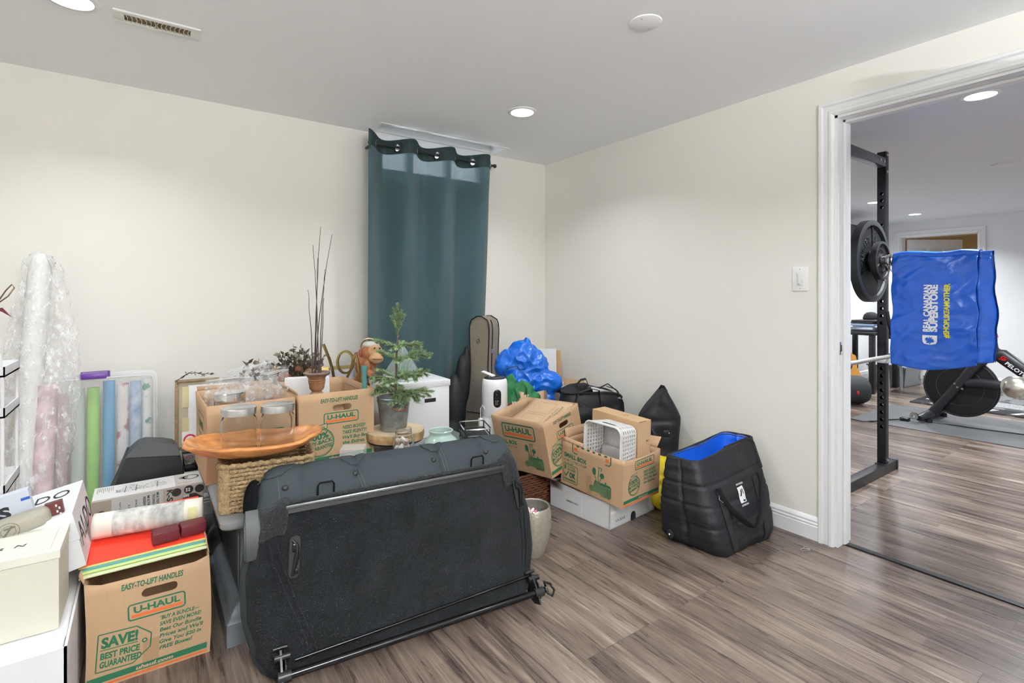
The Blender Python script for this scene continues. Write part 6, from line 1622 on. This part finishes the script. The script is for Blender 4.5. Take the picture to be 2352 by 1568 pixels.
# champagne coloured pot with a pink flower
t = thing('ceramic_pot', 'crackled champagne glazed pot on the floor at the right end of the car seat back', 'pot', TR(1.455, 1.870, 0))
m = MB(); m.lathe([(0, 0), (.052, 0), (.058, .01), (.078, .07), (.088, .135), (.087, .185), (.081, .215), (.078, .222), (.073, .218), (.078, .18), (.07, .05), (0, .04)], 56); obj('pot_body', m, mat('champagne glaze', (.44, .41, .34), .26, .45, var=.15, scale=40, bump=.3, bscale=120), t)
obj('soil', MB().lathe([(0, .165), (.074, .165)], 24), mat('dark soil', (.012, .01, .009), .95), t)
t = thing('pink_flower', 'pink and white petalled flower lying in the champagne pot', 'flower', TR(1.425, 1.862, .178))
PK = [mat('pink petal', (.74, .13, .27), .5), mat('pale pink petal', (.80, .52, .50), .5), mat('white petal', (.82, .76, .70), .5)]
for i in range(11):
    a = i * 2.4; e = .35 + .5 * ((i * 7) % 5) / 5; d = Vector((math.cos(a) * math.cos(e), math.sin(a) * math.cos(e), math.sin(e))); m = MB(); m.ball((0, 0, .028), (.010, .0055, .026), 12, 10)
    obj('petal', m, PK[(0, 2, 0, 1, 2, 0, 1, 0, 2, 1, 0)[i]], t, M=d.to_track_quat('Z', 'Y').to_matrix().to_4x4())
# ---------------------------------------------------------------- the gym seen through the doorway
RB = mat('black powder coat', (.022, .023, .026), .38, .2)
RG = mat('grey powder coat', (.13, .135, .145), .33, .5)
def upright(x, y, parent, h=2.14):
    m = MB(); s = .0255; m.box(x - s, x + s, y - s, y + s, .05, h, bev=.003)
    o = obj('upright', m, RB, parent, smooth=30)
    c = MB()
    for z in [.31 + .0485 * i for i in range(10)] + [1.86, 1.815, 1.77, 1.72][:3] + [1.0 + .0485 * i for i in range(6)] + [1.55 + .05 * i for i in range(3)]:
        c.cyl((x - s - .01, y, z), (x + s + .01, y, z), .0115, 14)
    ci = MB(); ci.box(x - s + .003, x + s - .003, y - s + .003, y + s - .003, .06, h - .004)
    cut(o, ci); cut(o, c); return o
t = thing('power_rack', 'black steel power rack with drilled uprights just beyond the doorway', 'power rack', TR(0, 0, 0))
XF, XB, YN, YF = 3.30, 4.02, 1.353, 2.45
for y in (YN, YF):
    upright(XB, y, t); upright(XF, y, t)
    obj('base_tube', MB().box(XF - .30, XB + .16, y - .03, y + .03, .002, .062, bev=.004), RB, t)
    obj('end_cap', MB().box(XB + .145, XB + .175, y - .034, y + .034, 0, .066, bev=.006), BLACK, t)
    obj('foot_plate', MB().box(XB - .045, XB + .045, y - .034, y + .034, .060, .066, bev=.002), RB, t)
    obj('top_beam', MB().box(XF, XB - .024, y - .026, y + .026, 2.035, 2.095, bev=.004), RG, t)
    m = MB()
    for dx, z in ((-.005, 2.115), (-.005, 2.005)): m.cyl((XB + dx, y - .030, z), (XB + dx, y - .024, z), .010, 12)
    for dx in (-.06, -.12): m.cyl((XB + dx, y - .032, 2.066), (XB + dx, y - .025, 2.066), .010, 12)
    m.cyl((XB, y - .03, .09), (XB, y - .02, .09), .009, 12)
    obj('bolt', m, CHROME, t)
    m = MB(); m.cyl((XF - .05, y - .055, .786), (XB + .01, y - .055, .786), .0135, 16); obj('spotter_bar', m, mat('knurled steel', (.50, .50, .50), .35, .95, bump=.5, bscale=600), t)
    m = MB(); m.box(XB - .034, XB + .030, y - .034, y + .028, .735, .768, bev=.002); obj('hook_plate', m, mat('pale plastic liner', (.62, .62, .63), .35), t)
    m = MB(); m.box(XF - .035, XF + .035, y - .034, y + .034, 1.30, 1.36, bev=.003); m.box(XF - .10, XF - .02, y - .03, y + .03, 1.325, 1.345, bev=.003); obj('bar_hook', m, RB, t)
obj('cross_beam', MB().box(XF - .026, XF + .026, YN, YF, 2.035, 2.095, bev=.004), RG, t)
# straps hanging on the rack
t = thing('hanging_straps', 'black straps and bands looped over the rack upright behind the blue bag', 'straps', TR(XB - .02, YN - .05, 0))
for P, r in (([(.03, -.01, 1.10), (.05, -.03, 1.03), (.055, -.03, .95), (.03, -.02, .90), (-.02, -.015, .93), (-.055, -.01, 1.00), (-.06, 0, 1.08)], .011), ([(.02, -.02, .98), (.0, -.03, .93), (-.02, -.025, .88), (-.028, -.02, .82)], .020), ([(.06, -.02, 1.13), (.075, -.03, 1.05), (.065, -.03, .97), (.05, -.02, .91), (.06, -.02, .84), (.04, -.02, .80)], .012), ([(-.03, -.02, .93), (.0, -.03, .90), (.04, -.02, .95)], .024)):
    obj('strap', MB().tube(P, r, 8, flat=.4), WEB, t)
# barbell and plates
BX, BZ = 3.28, 1.374
t = thing('barbell', 'steel barbell resting on the power rack with its sleeve in the doorway', 'barbell', TR(BX, 0, BZ))
obj('shaft', MB().cyl((0, 1.22, 0), (0, 2.60, 0), .014, 16), CHROME, t)
m = MB(); m.cyl((0, .80, 0), (0, 1.205, 0), .025, 28); obj('sleeve', m, CHROME, t); m = MB(); m.cyl((0, 2.60, 0), (0, 3.0, 0), .025, 28); obj('sleeve', m, CHROME, t)
m = MB(); m.cyl((0, 1.205, 0), (0, 1.235, 0), .037, 28); obj('collar', m, CHROME, t)
IRON = mat('black cast iron', (.020, .021, .023), .40, .3, bump=.3, bscale=200); IRE = mat('worn iron edge', (.085, .09, .095), .32, .6)
def plate(label, y, r, th, hub, words_):
    t = thing('weight_plate', label, 'weight plate', TR(BX, y, BZ, rx=90), 'plates on the barbell')
    m = MB(); m.lathe([(.026, -th * .5), (hub, -th * .5), (hub, -th * .28), (r * .86, -th * .22), (r * .88, -th * .5), (r, -th * .48), (r, th * .48), (r * .88, th * .5), (r * .86, th * .22), (hub * 1.02, th * .28), (hub, th * .46), (.026, th * .46)], 72, closed=True)
    o = obj('disc', m, IRON, t, smooth=30)
    m = MB(); m.lathe([(r * .875, th * .485), (r * .99, th * .475), (r * 1.001, th * .47), (r * .99, th * .505), (r * .875, th * .515)], 72, closed=True); obj('rim', m, IRE, t)
    for i in range(3): obj('rib', MB().box(hub, r * .87, -.005, .005, th * .15, th * .36, TR(rz=120 * i + 90), bev=.002), IRON, t)
    for s, ang in words_:
        k = Ink((0, 0, th * .24), (1, 0, 0), (0, 1, 0), (0, 0, 1), lift=.003)
        for j, ch in enumerate(s):
            a = R(ang - 13 * j); rr = (hub + r * .87) / 2; h = r * .13; x, y = rr * math.cos(a), rr * math.sin(a); k.rot = (x, y, a - math.pi / 2); k.text(ch, x, y - h / 2, h, IRE, h * .75, .03, al='c'); k.rot = None
        k.build(t, 'raised_lettering').modifiers.new('thick', 'SOLIDIFY').thickness = .004
# the front face looks towards -Y: rx=90 turns local +Z to -Y
plate('large black weight plate, the outer disc on the barbell', 1.165, .226, .040, .060, [('STANDARD', 205), ('45 LB', 120), ('BARBELL', 20)])
plate('small black weight plate in front of the large one on the barbell', 1.115, .105, .028, .036, [('PLATES', 150), ('10', 10), ('LBS', -60)])
t = thing('spring_collar', 'chrome coil spring collar on the barbell sleeve', 'collar', TR(BX, 1.05, BZ))
m = MB(); m.tube([(.029 * math.cos(i * .35), .0 + .040 * i / 90, .029 * math.sin(i * .35)) for i in range(90)], .0028, 6)
m.tube([(.02, 0, -.02), (.035, -.03, -.09), (.02, -.05, -.135), (.0, -.055, -.140)], .003, 6); m.tube([(-.02, .04, -.02), (-.03, -.02, -.09), (-.0, -.05, -.125), (.03, -.06, -.10)], .003, 6); obj('spring', m, CHROME, t)
# blue shopping bag hung over the sleeve
def bluebag():
    t = thing('blue_store_bag', 'large crinkled blue store bag with white and yellow lettering hung over the barbell end', 'bag', TR(BX, 0, BZ))
    BB = mat('blue laminated bag', (.010, .115, .62), .28, spec=.7, var=.12, scale=9, bump=.35, bscale=22)
    def prof(s):      # s 0..1 from the front bottom edge, over the bar, to the back bottom edge
        F_, T_, B_ = .545, .12, .50; L_ = F_ + T_ + B_; d = s * L_
        if d < F_: f = d / F_; return (-.062 + .030 * f * f, -.55 + .585 * f * .985)
        if d < F_ + T_: a = math.pi * (d - F_) / T_; return (-.034 * math.cos(a), .026 + .012 * math.sin(a))
        f = (d - F_ - T_) / B_; return (.034 + .05 * f, .026 - .55 * f)
    def crk(p, s=1.0):
        q = Vector((p.x, p.y * .8 + p.z * .3, p.z)) * 7.5; a = abs(noise.noise(q)); b = abs(noise.noise(q * 2.6 + Vector((5, 2, 1)))); return s * (.013 * (1 - 2.2 * a) + .0045 * (1 - 2.2 * b))
    def sheet(u, v, lift=0):
        x, z = prof(u); y = 1.045 - .345 * v
        if u < .47: z += (-.015 * math.sin(math.pi * v * .9) + .055 * max(0, v - .45)) * (1 - u / .47)
        p = Vector((x, y, z)); p.z += .006 * math.sin(v * 8) * (1 if .4 < u < .6 else 0) - .02 * max(0, v - .8) * (1 if .44 < u < .6 else 0) * 3
        sg = -1 if u < .5 else 1
        p.x += sg * crk(p) + sg * .014 * math.sin(math.pi * v) * (1 if u < .45 or u > .6 else 0) - lift
        p.y += .008 * noise.noise(Vector((1, p.z * 9, 3))); return p
    m = MB(); m.grid(sheet, 190, 80); obj('bag_body', m, BB, t, smooth=45, solid=.0012)
    # folded gusset on the right
    def gus(u, v):
        z = .02 - .51 * u; a = sheet(.465 * (1 - u) + .01, 1); b = sheet(.56 + .42 * u, 1); f = v; p = a.lerp(b, f); p.y -= .055 * math.sin(math.pi * min(1, f * 1.5)) * (.4 + .6 * math.sin(1.6 * u + .6)); p.x += crk(p, .8); return p
    m = MB(); m.grid(gus, 70, 22); obj('gusset', m, BB, t, smooth=45, solid=.0012)
    m = MB(); m.grid(lambda u, v: gus(u, .34 + .10 * v) + Vector((-.006, -.006, 0)), 60, 4); obj('seam_tape', m, mat('blue webbing', (.006, .07, .36), .5), t, solid=.002)
    W_ = mat('white bag print', (.82, .83, .85), .4); Y_ = mat('yellow bag print', (.74, .68, .03), .4)
    k = Ink((0, 0, 0), (0, 0, 1), (0, 1, 0), (-1, 0, 0), lift=0)
    z0 = .924 - BZ
    def T_(s, y, z, h, m_, wd, bold): k.text(s, z - 0, y, h, m_, wd, bold)
    k.text('REAL CANADIAN', .993 - BZ + .01, .876, .026, W_, .235, .045); k.text('SUPERSTORE', .993 - BZ + .01, .846, .029, W_, .235, .055); k.text('#SHOPLIKEAMOTHER', .975 - BZ, .800, .021, Y_, .268, .045)
    zz = .955 - BZ; k.shape([(zz, .905), (zz + .030, .905), (zz + .030, .846), (zz, .846), (zz - .012, .852), (zz - .018, .8755), (zz - .012, .899)], W_); 
    LB = mat('blue laminated bag', (0, 0, 0)); c0, c1 = zz + .006, .8755; P = []
    for i in range(22):
        a = 2 * math.pi * i / 22; r = (.020 if i % 2 == 0 else .011) * (1 if i % 4 == 0 else .85); P.append((c0 + r * math.cos(a), c1 + r * math.sin(a)))
    k.shape(P, LB, 2); k.rect(c0 - .022, c1 - .0015, c0, c1 + .0015, LB, 2)
    # lay the print onto the crinkled front
    bmesh.ops.triangulate(k.mb.bm, faces=list(k.mb.bm.faces))
    for _ in range(1): bmesh.ops.subdivide_edges(k.mb.bm, edges=[e for e in k.mb.bm.edges if e.calc_length() > .015], cuts=2)
    for v in k.mb.bm.verts:
        z = v.co.z; s = max(0, min(.467, (z + .55) / (.585 * .985) * .467)); vv = (1.045 - v.co.y) / .345; p = sheet(s, vv)
        for _ in range(3):
            s += (z - p.z) / (.585 * .985) * .467; s = max(0, min(.467, s)); p = sheet(s, vv)
        v.co = Vector((p.x - .0022 + v.co.x * 1.0, v.co.y, z))
    k.build(t, 'lettering')
bluebag()

# exercise mat and rug
t = thing('exercise_mat', 'large thin grey exercise mat on the gym floor under the bike', 'mat', TR(0, 0, 0)); obj('mat_sheet', MB().box(5.52, 6.62, -.8, 2.13, .0005, .006, bev=.002), mat('grey pvc mat', (.105, .11, .115), .42, var=.15, scale=5, bump=.2, bscale=80), t, smooth=0)
t = thing('patterned_rug', 'grey abstract patterned rug with a black and white dashed border behind the bike', 'rug', TR(0, 0, 0))
RUG = mat('grey rug pile', (.21, .21, .215), .9, scale=2.6, col2=(.085, .085, .09), var=.2, bump=.6, bscale=500, stretch=(1, 2.2, 1)); RUG.node_tree.nodes['Map Range'].inputs['From Min'].default_value = .48; RUG.node_tree.nodes['Map Range'].inputs['From Max'].default_value = .50
obj('pile', MB().box(6.90, 8.75, -1.2, 2.07, .0005, .012, bev=.003), RUG, t, smooth=0)
k = Ink((6.90, -1.2, .012), (1, 0, 0), (0, 1, 0), (0, 0, 1)); RK = mat('black rug border', (.022, .022, .025), .95); RW = mat('ivory rug stripe', (.62, .62, .60), .95); RS = mat('silver rug weave', (.33, .33, .34), .95, var=.5, scale=30, stretch=(1, 6, 1))
k.rect(0, 0, .26, 3.27, RK); k.rect(.26, 3.02, 1.85, 3.27, RK)
for i in range(15): k.shape([(.05, 3.06 - i * .215), (.20, 3.00 - i * .215), (.20, 3.05 - i * .215), (.05, 3.11 - i * .215)], RW, 1)
for i in range(7): k.rect(.30 + i * .22, 3.06, .35 + i * .22, 3.21, RW, 1)
for P in ([(.30, .9), (.9, 1.5), (1.1, 2.6), (.75, 2.2), (.4, 1.6)], [(.7, .2), (1.6, 1.2), (1.5, 2.2), (1.1, 1.2)], [(.35, 2.2), (.7, 2.5), (.75, 2.95), (.4, 2.8)]): k.shape(P, RS, 1)
k.build(t, 'border')

# spin bike
BK = mat('satin black bike frame', (.022, .023, .026), .38); RD = mat('red anodised', (.62, .01, .02), .35)
PX = 6.15
t = thing('exercise_bike', 'black indoor spin bike with red logo beyond the doorway on the grey mat', 'exercise bike', TR(PX, 0, 0))
Y_ = lambda y: y
def lobe(parts, r, nm, mt=BK, flat=.8, n=14): obj(nm, MB().tube(parts, r, n, flat=flat), mt, t, smooth=60)
m = MB(); m.lathe([(0, -.03), (.10, -.034), (.155, -.026), (.19, -.03), (.265, -.022), (.276, -.012), (.276, .012), (.265, .022), (.0, .03)], 72, TR(0, 1.455, .340, ry=90)); obj('flywheel', m, mat('flywheel black', (.012, .012, .013), .38), t, smooth=30)
m = MB()
for r in (.172, .262): m.tube([(-.0285, 1.455 + r * math.cos(i * .1047), .34 + r * math.sin(i * .1047)) for i in range(60)], .0018, 6, closed=True)
obj('flywheel_ring', m, mat('dark steel line', (.12, .12, .12), .3, .9), t)
lobe([(-.06, 1.655, .06), (-.06, 1.60, .14), (-.06, 1.44, .39), (-.055, 1.31, .60), (-.03, 1.225, .72)], [.040, .038, .038, .046, .062], 'front_fork')
lobe([(.05, 1.655, .06), (.05, 1.60, .14), (.05, 1.44, .39), (.045, 1.31, .60), (.02, 1.225, .72)], [.040, .038, .038, .046, .062], 'front_fork')
lobe([(-.02, 1.27, .66), (-.03, 1.17, .655), (-.035, .95, .47), (-.03, .70, .25), (-.02, .45, .10), (0, .30, .05)], [.05, .062, .058, .058, .05, .04], 'main_tube', flat=.7)
lobe([(-.055, 1.41, .385), (-.05, 1.30, .400), (-.04, 1.05, .385), (-.03, .80, .34)], [.036, .042, .042, .05], 'lower_tube')
lobe([(0, 1.215, .68), (0, 1.222, .78), (0, 1.227, .80)], [.034, .024, .018], 'resistance_post')
obj('resistance_knob', MB().tube([(-.02, 1.227, .80), (-.02, 1.227, .812), (-.02, 1.227, .848)], [.012, .036, .030], 9), RD, t, smooth=30)
lobe([(0, 1.25, .70), (0, 1.30, .90), (0, 1.33, 1.02)], [.030, .030, .028], 'handlebar_post'); obj('handlebar', MB().tube([(-.20, 1.50, 1.08), (-.20, 1.36, 1.04), (0, 1.33, 1.02), (.20, 1.36, 1.04), (.20, 1.50, 1.08)], .017, 10), BK, t)
obj('seat_post', MB().tube([(0, .78, .30), (0, .62, .60), (0, .55, .92)], .03, 12), BK, t)
obj('saddle', MB().ball((0, .56, .96), (.09, .15, .035)), BK, t)
for y, nm in ((1.665, 'front_stabiliser'), (.30, 'rear_stabiliser')): obj(nm, MB().tube([(-.30, y + .02, .045), (-.24, y, .055), (0, y, .06), (.24, y, .055), (.30, y + .02, .045)], [.026, .034, .036, .034, .026], 12, flat=1.3), BK, t)
for x in (-.315, .28):
    m = MB(); m.lathe([(.012, -.012), (.034, -.012), (.036, 0), (.034, .012), (.012, .012)], 28, TR(x, 1.715, .062, ry=90), closed=True); obj('transport_wheel', m, CHROME, t)
    obj('levelling_foot', MB().cyl((x * .7, 1.63, .004), (x * .7, 1.63, .04), .028, 16), BLACK, t)
for x in (-.25, .25): obj('levelling_foot', MB().cyl((x, .30, .004), (x, .30, .04), .028, 16), BLACK, t)
for y, z in ((1.475, .375), (1.455, .345), (1.42, .335)): obj('axle_bolt', MB().cyl((-.10, y, z), (-.085, y, z), .009, 12), CHROME, t)
obj('crank_cover', MB().lathe([(0, -.06), (.13, -.055), (.15, 0), (.13, .04), (0, .045)], 40, TR(0, .86, .33, ry=90)), BK, t)
obj('crank', MB().tube([(-.08, .86, .33), (-.09, .83, .20)], .014, 8), BK, t); obj('pedal', MB().box(-.19, -.10, .78, .88, .175, .205, bev=.008), RD, t); obj('pedal', MB().box(.10, .19, .84, .94, .455, .485, bev=.008), RD, t)
obj('brake_pad', MB().box(-.03, .03, 1.33, 1.40, .56, .63, bev=.01), RD, t)
d = Vector((0, -.22, -.1850)).normalized(); U_ = d; W_ = Vector((0, -d.z * -1, -d.y)) 
W_ = Vector((0, d.z, -d.y)); 
k = Ink((-.092, 1.155, .640), U_, W_, (-1, 0, 0)); k.text('PELOTON', .045, -.026, .030, WHITE, .21, .02); k.hoop(.010, .005, .020, .008, RD); k.line([(-.010, -.022), (.028, .022)], .007, RD); k.build(t, 'lettering')
t = thing('extension_lead', 'thin black power cord trailing over the gym floor to the bike', 'cord', TR(0, 0, 0)); obj('cord', MB().tube([(5.35, 2.35, .006), (5.48, 2.15, .012), (5.45, 2.0, .012), (5.55, 1.93, .012), (5.68, 1.90, .012), (5.80, 1.80, .02), (5.9, 1.74, .03)], .006, 6), BLACK, t)
obj('plug', MB().box(5.80, 5.86, 1.75, 1.82, .008, .035, bev=.005), BLACK, t)
t = thing('floor_lead', 'thin cord lying across the exercise mat in front of the bike', 'cord', TR(0, 0, 0)); obj('cord', MB().tube([(5.95, 1.6, .01), (5.98, 1.3, .01), (6.05, 1.0, .01), (6.02, .6, .01)], .004, 6), BLACK, t)

# desk, chair, tote, guitar, speaker, television at the far end
DK_ = mat('black desk', (.018, .018, .020), .35)
t = thing('desk', 'black desk with thin legs against the far gym wall, loaded with papers', 'desk', TR(7.10, 2.48, 0))
obj('desk_top', MB().box(0, .80, 0, .52, .70, .735, bev=.004), DK_, t)
for x, y in ((.03, .03), (.77, .03), (.03, .49), (.77, .49)): obj('leg', MB().box(x - .028, x + .028, y - .028, y + .028, 0, .70, bev=.004), DK_, t)
pp = [('laptop', (.03, .03, .035), .022, 'black closed laptop'), ('paper_stack', (.50, .58, .70), .030, 'bluish paper stack'), ('magazine', (.62, .63, .66), .012, 'pale magazine'), ('paper_stack', (.25, .33, .50), .025, 'blue folder stack'), ('laptop', (.02, .02, .022), .020, 'thin black case'), ('keyboard', (.03, .03, .03), .022, 'black keyboard')]
z = .735
for i, (nm, c, h, lb) in enumerate(pp):
    solo(nm, MB().box(-.19, .19, -.13, .13, 0, h, bev=.003), mat(lb, c, .4), lb + (' lowest', ' second from below', ' third from below', ' fourth from below', ' fifth from below', ' topmost')[i] + ' in the pile on the black desk', nm.replace('_', ' '), M=TR(7.42 + .01 * (i % 3), 2.66, z + .001, rz=(5, -4, 8, 0, -6, 3)[i])); z += h + .002
t = thing('baseball_cap', 'black baseball cap on top of the pile on the desk', 'cap', TR(7.52, 2.66, z + .001, rz=-60))
m = MB(); m.lathe([(.085, 0), (.088, .02), (.075, .06), (.045, .088), (.0, .095)], 28); obj('crown', m, mat('black cap cloth', (.014, .014, .016), .85), t, solid=.003); obj('brim', MB().grid(lambda u, v: Vector(((.085 + .07 * v * math.sin(math.pi * u)) * math.cos(math.pi * (u - .5)), (.085 + .02 * v) * math.sin(math.pi * (u - .5)), .004 - .012 * v)), 20, 5), mat('black cap cloth', (0, 0, 0)), t, solid=.003)
obj('badge', MB().box(.078, .084, -.02, .02, .03, .055, bev=.003), WHITE, t)
SL = mat('silver tube', (.55, .56, .57), .3, .8)
t = thing('office_chair', 'silver framed chair in front of the black desk', 'chair', TR(7.32, 2.40, 0, rz=0))
for P in ([(.0, .0, 0), (-.03, .02, .45), (-.06, .04, .50), (-.05, -.02, .90)], [(.40, .0, 0), (.43, .02, .45), (.46, .04, .50), (.45, -.02, .90)]): obj('leg', MB().tube(P, .016, 10), SL, t)
for x in (.02, .38): obj('leg', MB().tube([(x, .0, .46), (x, -.36, .44), (x, -.42, 0)], .014, 10), SL, t)
obj('seat', MB().box(-.03, .43, -.40, .04, .44, .475, bev=.012), mat('black seat pad', (.02, .02, .022), .7), t); obj('backrest', MB().box(-.04, .44, -.03, .0, .66, .90, bev=.01), mat('black seat pad', (.02, .02, .022), .7), t)
TG_ = mat('grey tote plastic', (.36, .40, .43), .4)
t = thing('storage_tote', 'light grey plastic storage tote on the gym floor beside the desk', 'storage tote', TR(7.94, 2.42, 0, rz=-4))
m = MB(); m.grid(lambda u, v: Vector((((.0 + .03 * (1 - v)) + (.52 - .06 * (1 - v)) * u), .03 * (1 - v) - .0, .26 * v)), 2, 2)
stack(m, [(.03, 0, .03), (.022, .10, .03), (.016, .102, .03), (.008, .235, .03), (-.006, .24, .03), (-.006, .262, .03)], 0, 0, .56, .46); 
obj('tote_body', m, TG_, t, smooth=30); obj('label', MB().box(.44, .50, -.002, .012, .08, .20), PAPER, t, smooth=0)
solo('plastic_film', MB().ball((0, 0, .03), (.2, .15, .06)).jitter(.03, 14), mat('clouded film', (.55, .58, .60), .25), 'clouded plastic film heaped in the grey tote', 'plastic', M=TR(8.05, 2.62, .262))
solo('torn_label', MB().box(0, .16, 0, .004, 0, .05, bev=.001), PAPER, 'white paper tag sticking out of the grey tote', 'label', M=TR(8.30, 2.37, .26, rz=-25, ry=20))
solo('blue_crate', MB().box(0, .2, 0, .3, 0, .24, bev=.01), mat('blue crate', (.02, .06, .45), .4), 'blue crate hidden behind the grey tote', 'crate', M=TR(8.46, 2.48, 0))
t = thing('acoustic_guitar', 'orange acoustic guitar leaning beside the desk', 'guitar', TR(6.66, 2.64, .30, rz=-20, rx=-10))
pr_ = [(-.30, .0), (-.28, .11), (-.20, .165), (-.10, .17), (0, .13), (.04, .115), (.10, .125), (.17, .12), (.20, .06), (.205, 0)]
P = [(y, x) for x, y in pr_] + [(-y, x) for x, y in pr_[::-1]][1:-1]
m = MB(); m.prism(P, 0, .09, TR(rx=90)); obj('guitar_body', m, mat('honey spruce', (.62, .30, .06), .25), t, smooth=30); obj('neck', MB().box(-.025, .025, -.10, -.08, .20, .58, bev=.004), mat('rosewood', (.05, .02, .012), .4), t); obj('sound_hole', MB().cyl((0, -.092, .06), (0, -.0905, .06), .045, 24), BLACK, t)
t = thing('guitar_stand', 'black stand under the orange guitar', 'stand', TR(6.66, 2.64, 0)); 
for a in (0, 120, 240): obj('leg', MB().cyl((0, 0, .22), (.16 * math.cos(R(a)), .16 * math.sin(R(a)), 0), .01, 8), BLACK, t)
obj('cradle', MB().box(-.09, .09, -.13, .05, .20, .23, bev=.006), BLACK, t)
t = thing('party_speaker', 'dark grey barrel shaped speaker on the gym floor at the edge of the doorway', 'speaker', TR(6.20, 2.50, 0, rz=-40))
m = MB(); m.tube([(-.28, 0, .155), (-.265, 0, .155), (-.22, 0, .155), (.22, 0, .155), (.265, 0, .155), (.28, 0, .155)], [.10, .135, .153, .153, .135, .10], 36); obj('barrel', m, mat('speaker mesh', (.035, .037, .042), .7, bump=.5, bscale=400), t, smooth=60)
obj('badge', MB().box(.10, .125, -.160, -.150, .13, .165, bev=.004), mat('red speaker badge', (.6, .03, .02), .4), t); obj('foot', MB().box(-.14, .14, -.08, .08, 0, .02, bev=.005), BLACK, t)
t = thing('television', 'wall mounted black television on the gym back wall, seen edge on', 'television', TR(7.0, 2.94, 1.56)); obj('casing', MB().box(0, .98, 0, .045, 0, .575, bev=.004), BLACK, t); obj('screen', MB().box(.012, .968, -.002, .001, .012, .563), BLACKG, t); obj('wall_mount', MB().box(.4, .58, .045, .11, .2, .4), BLACK, t)
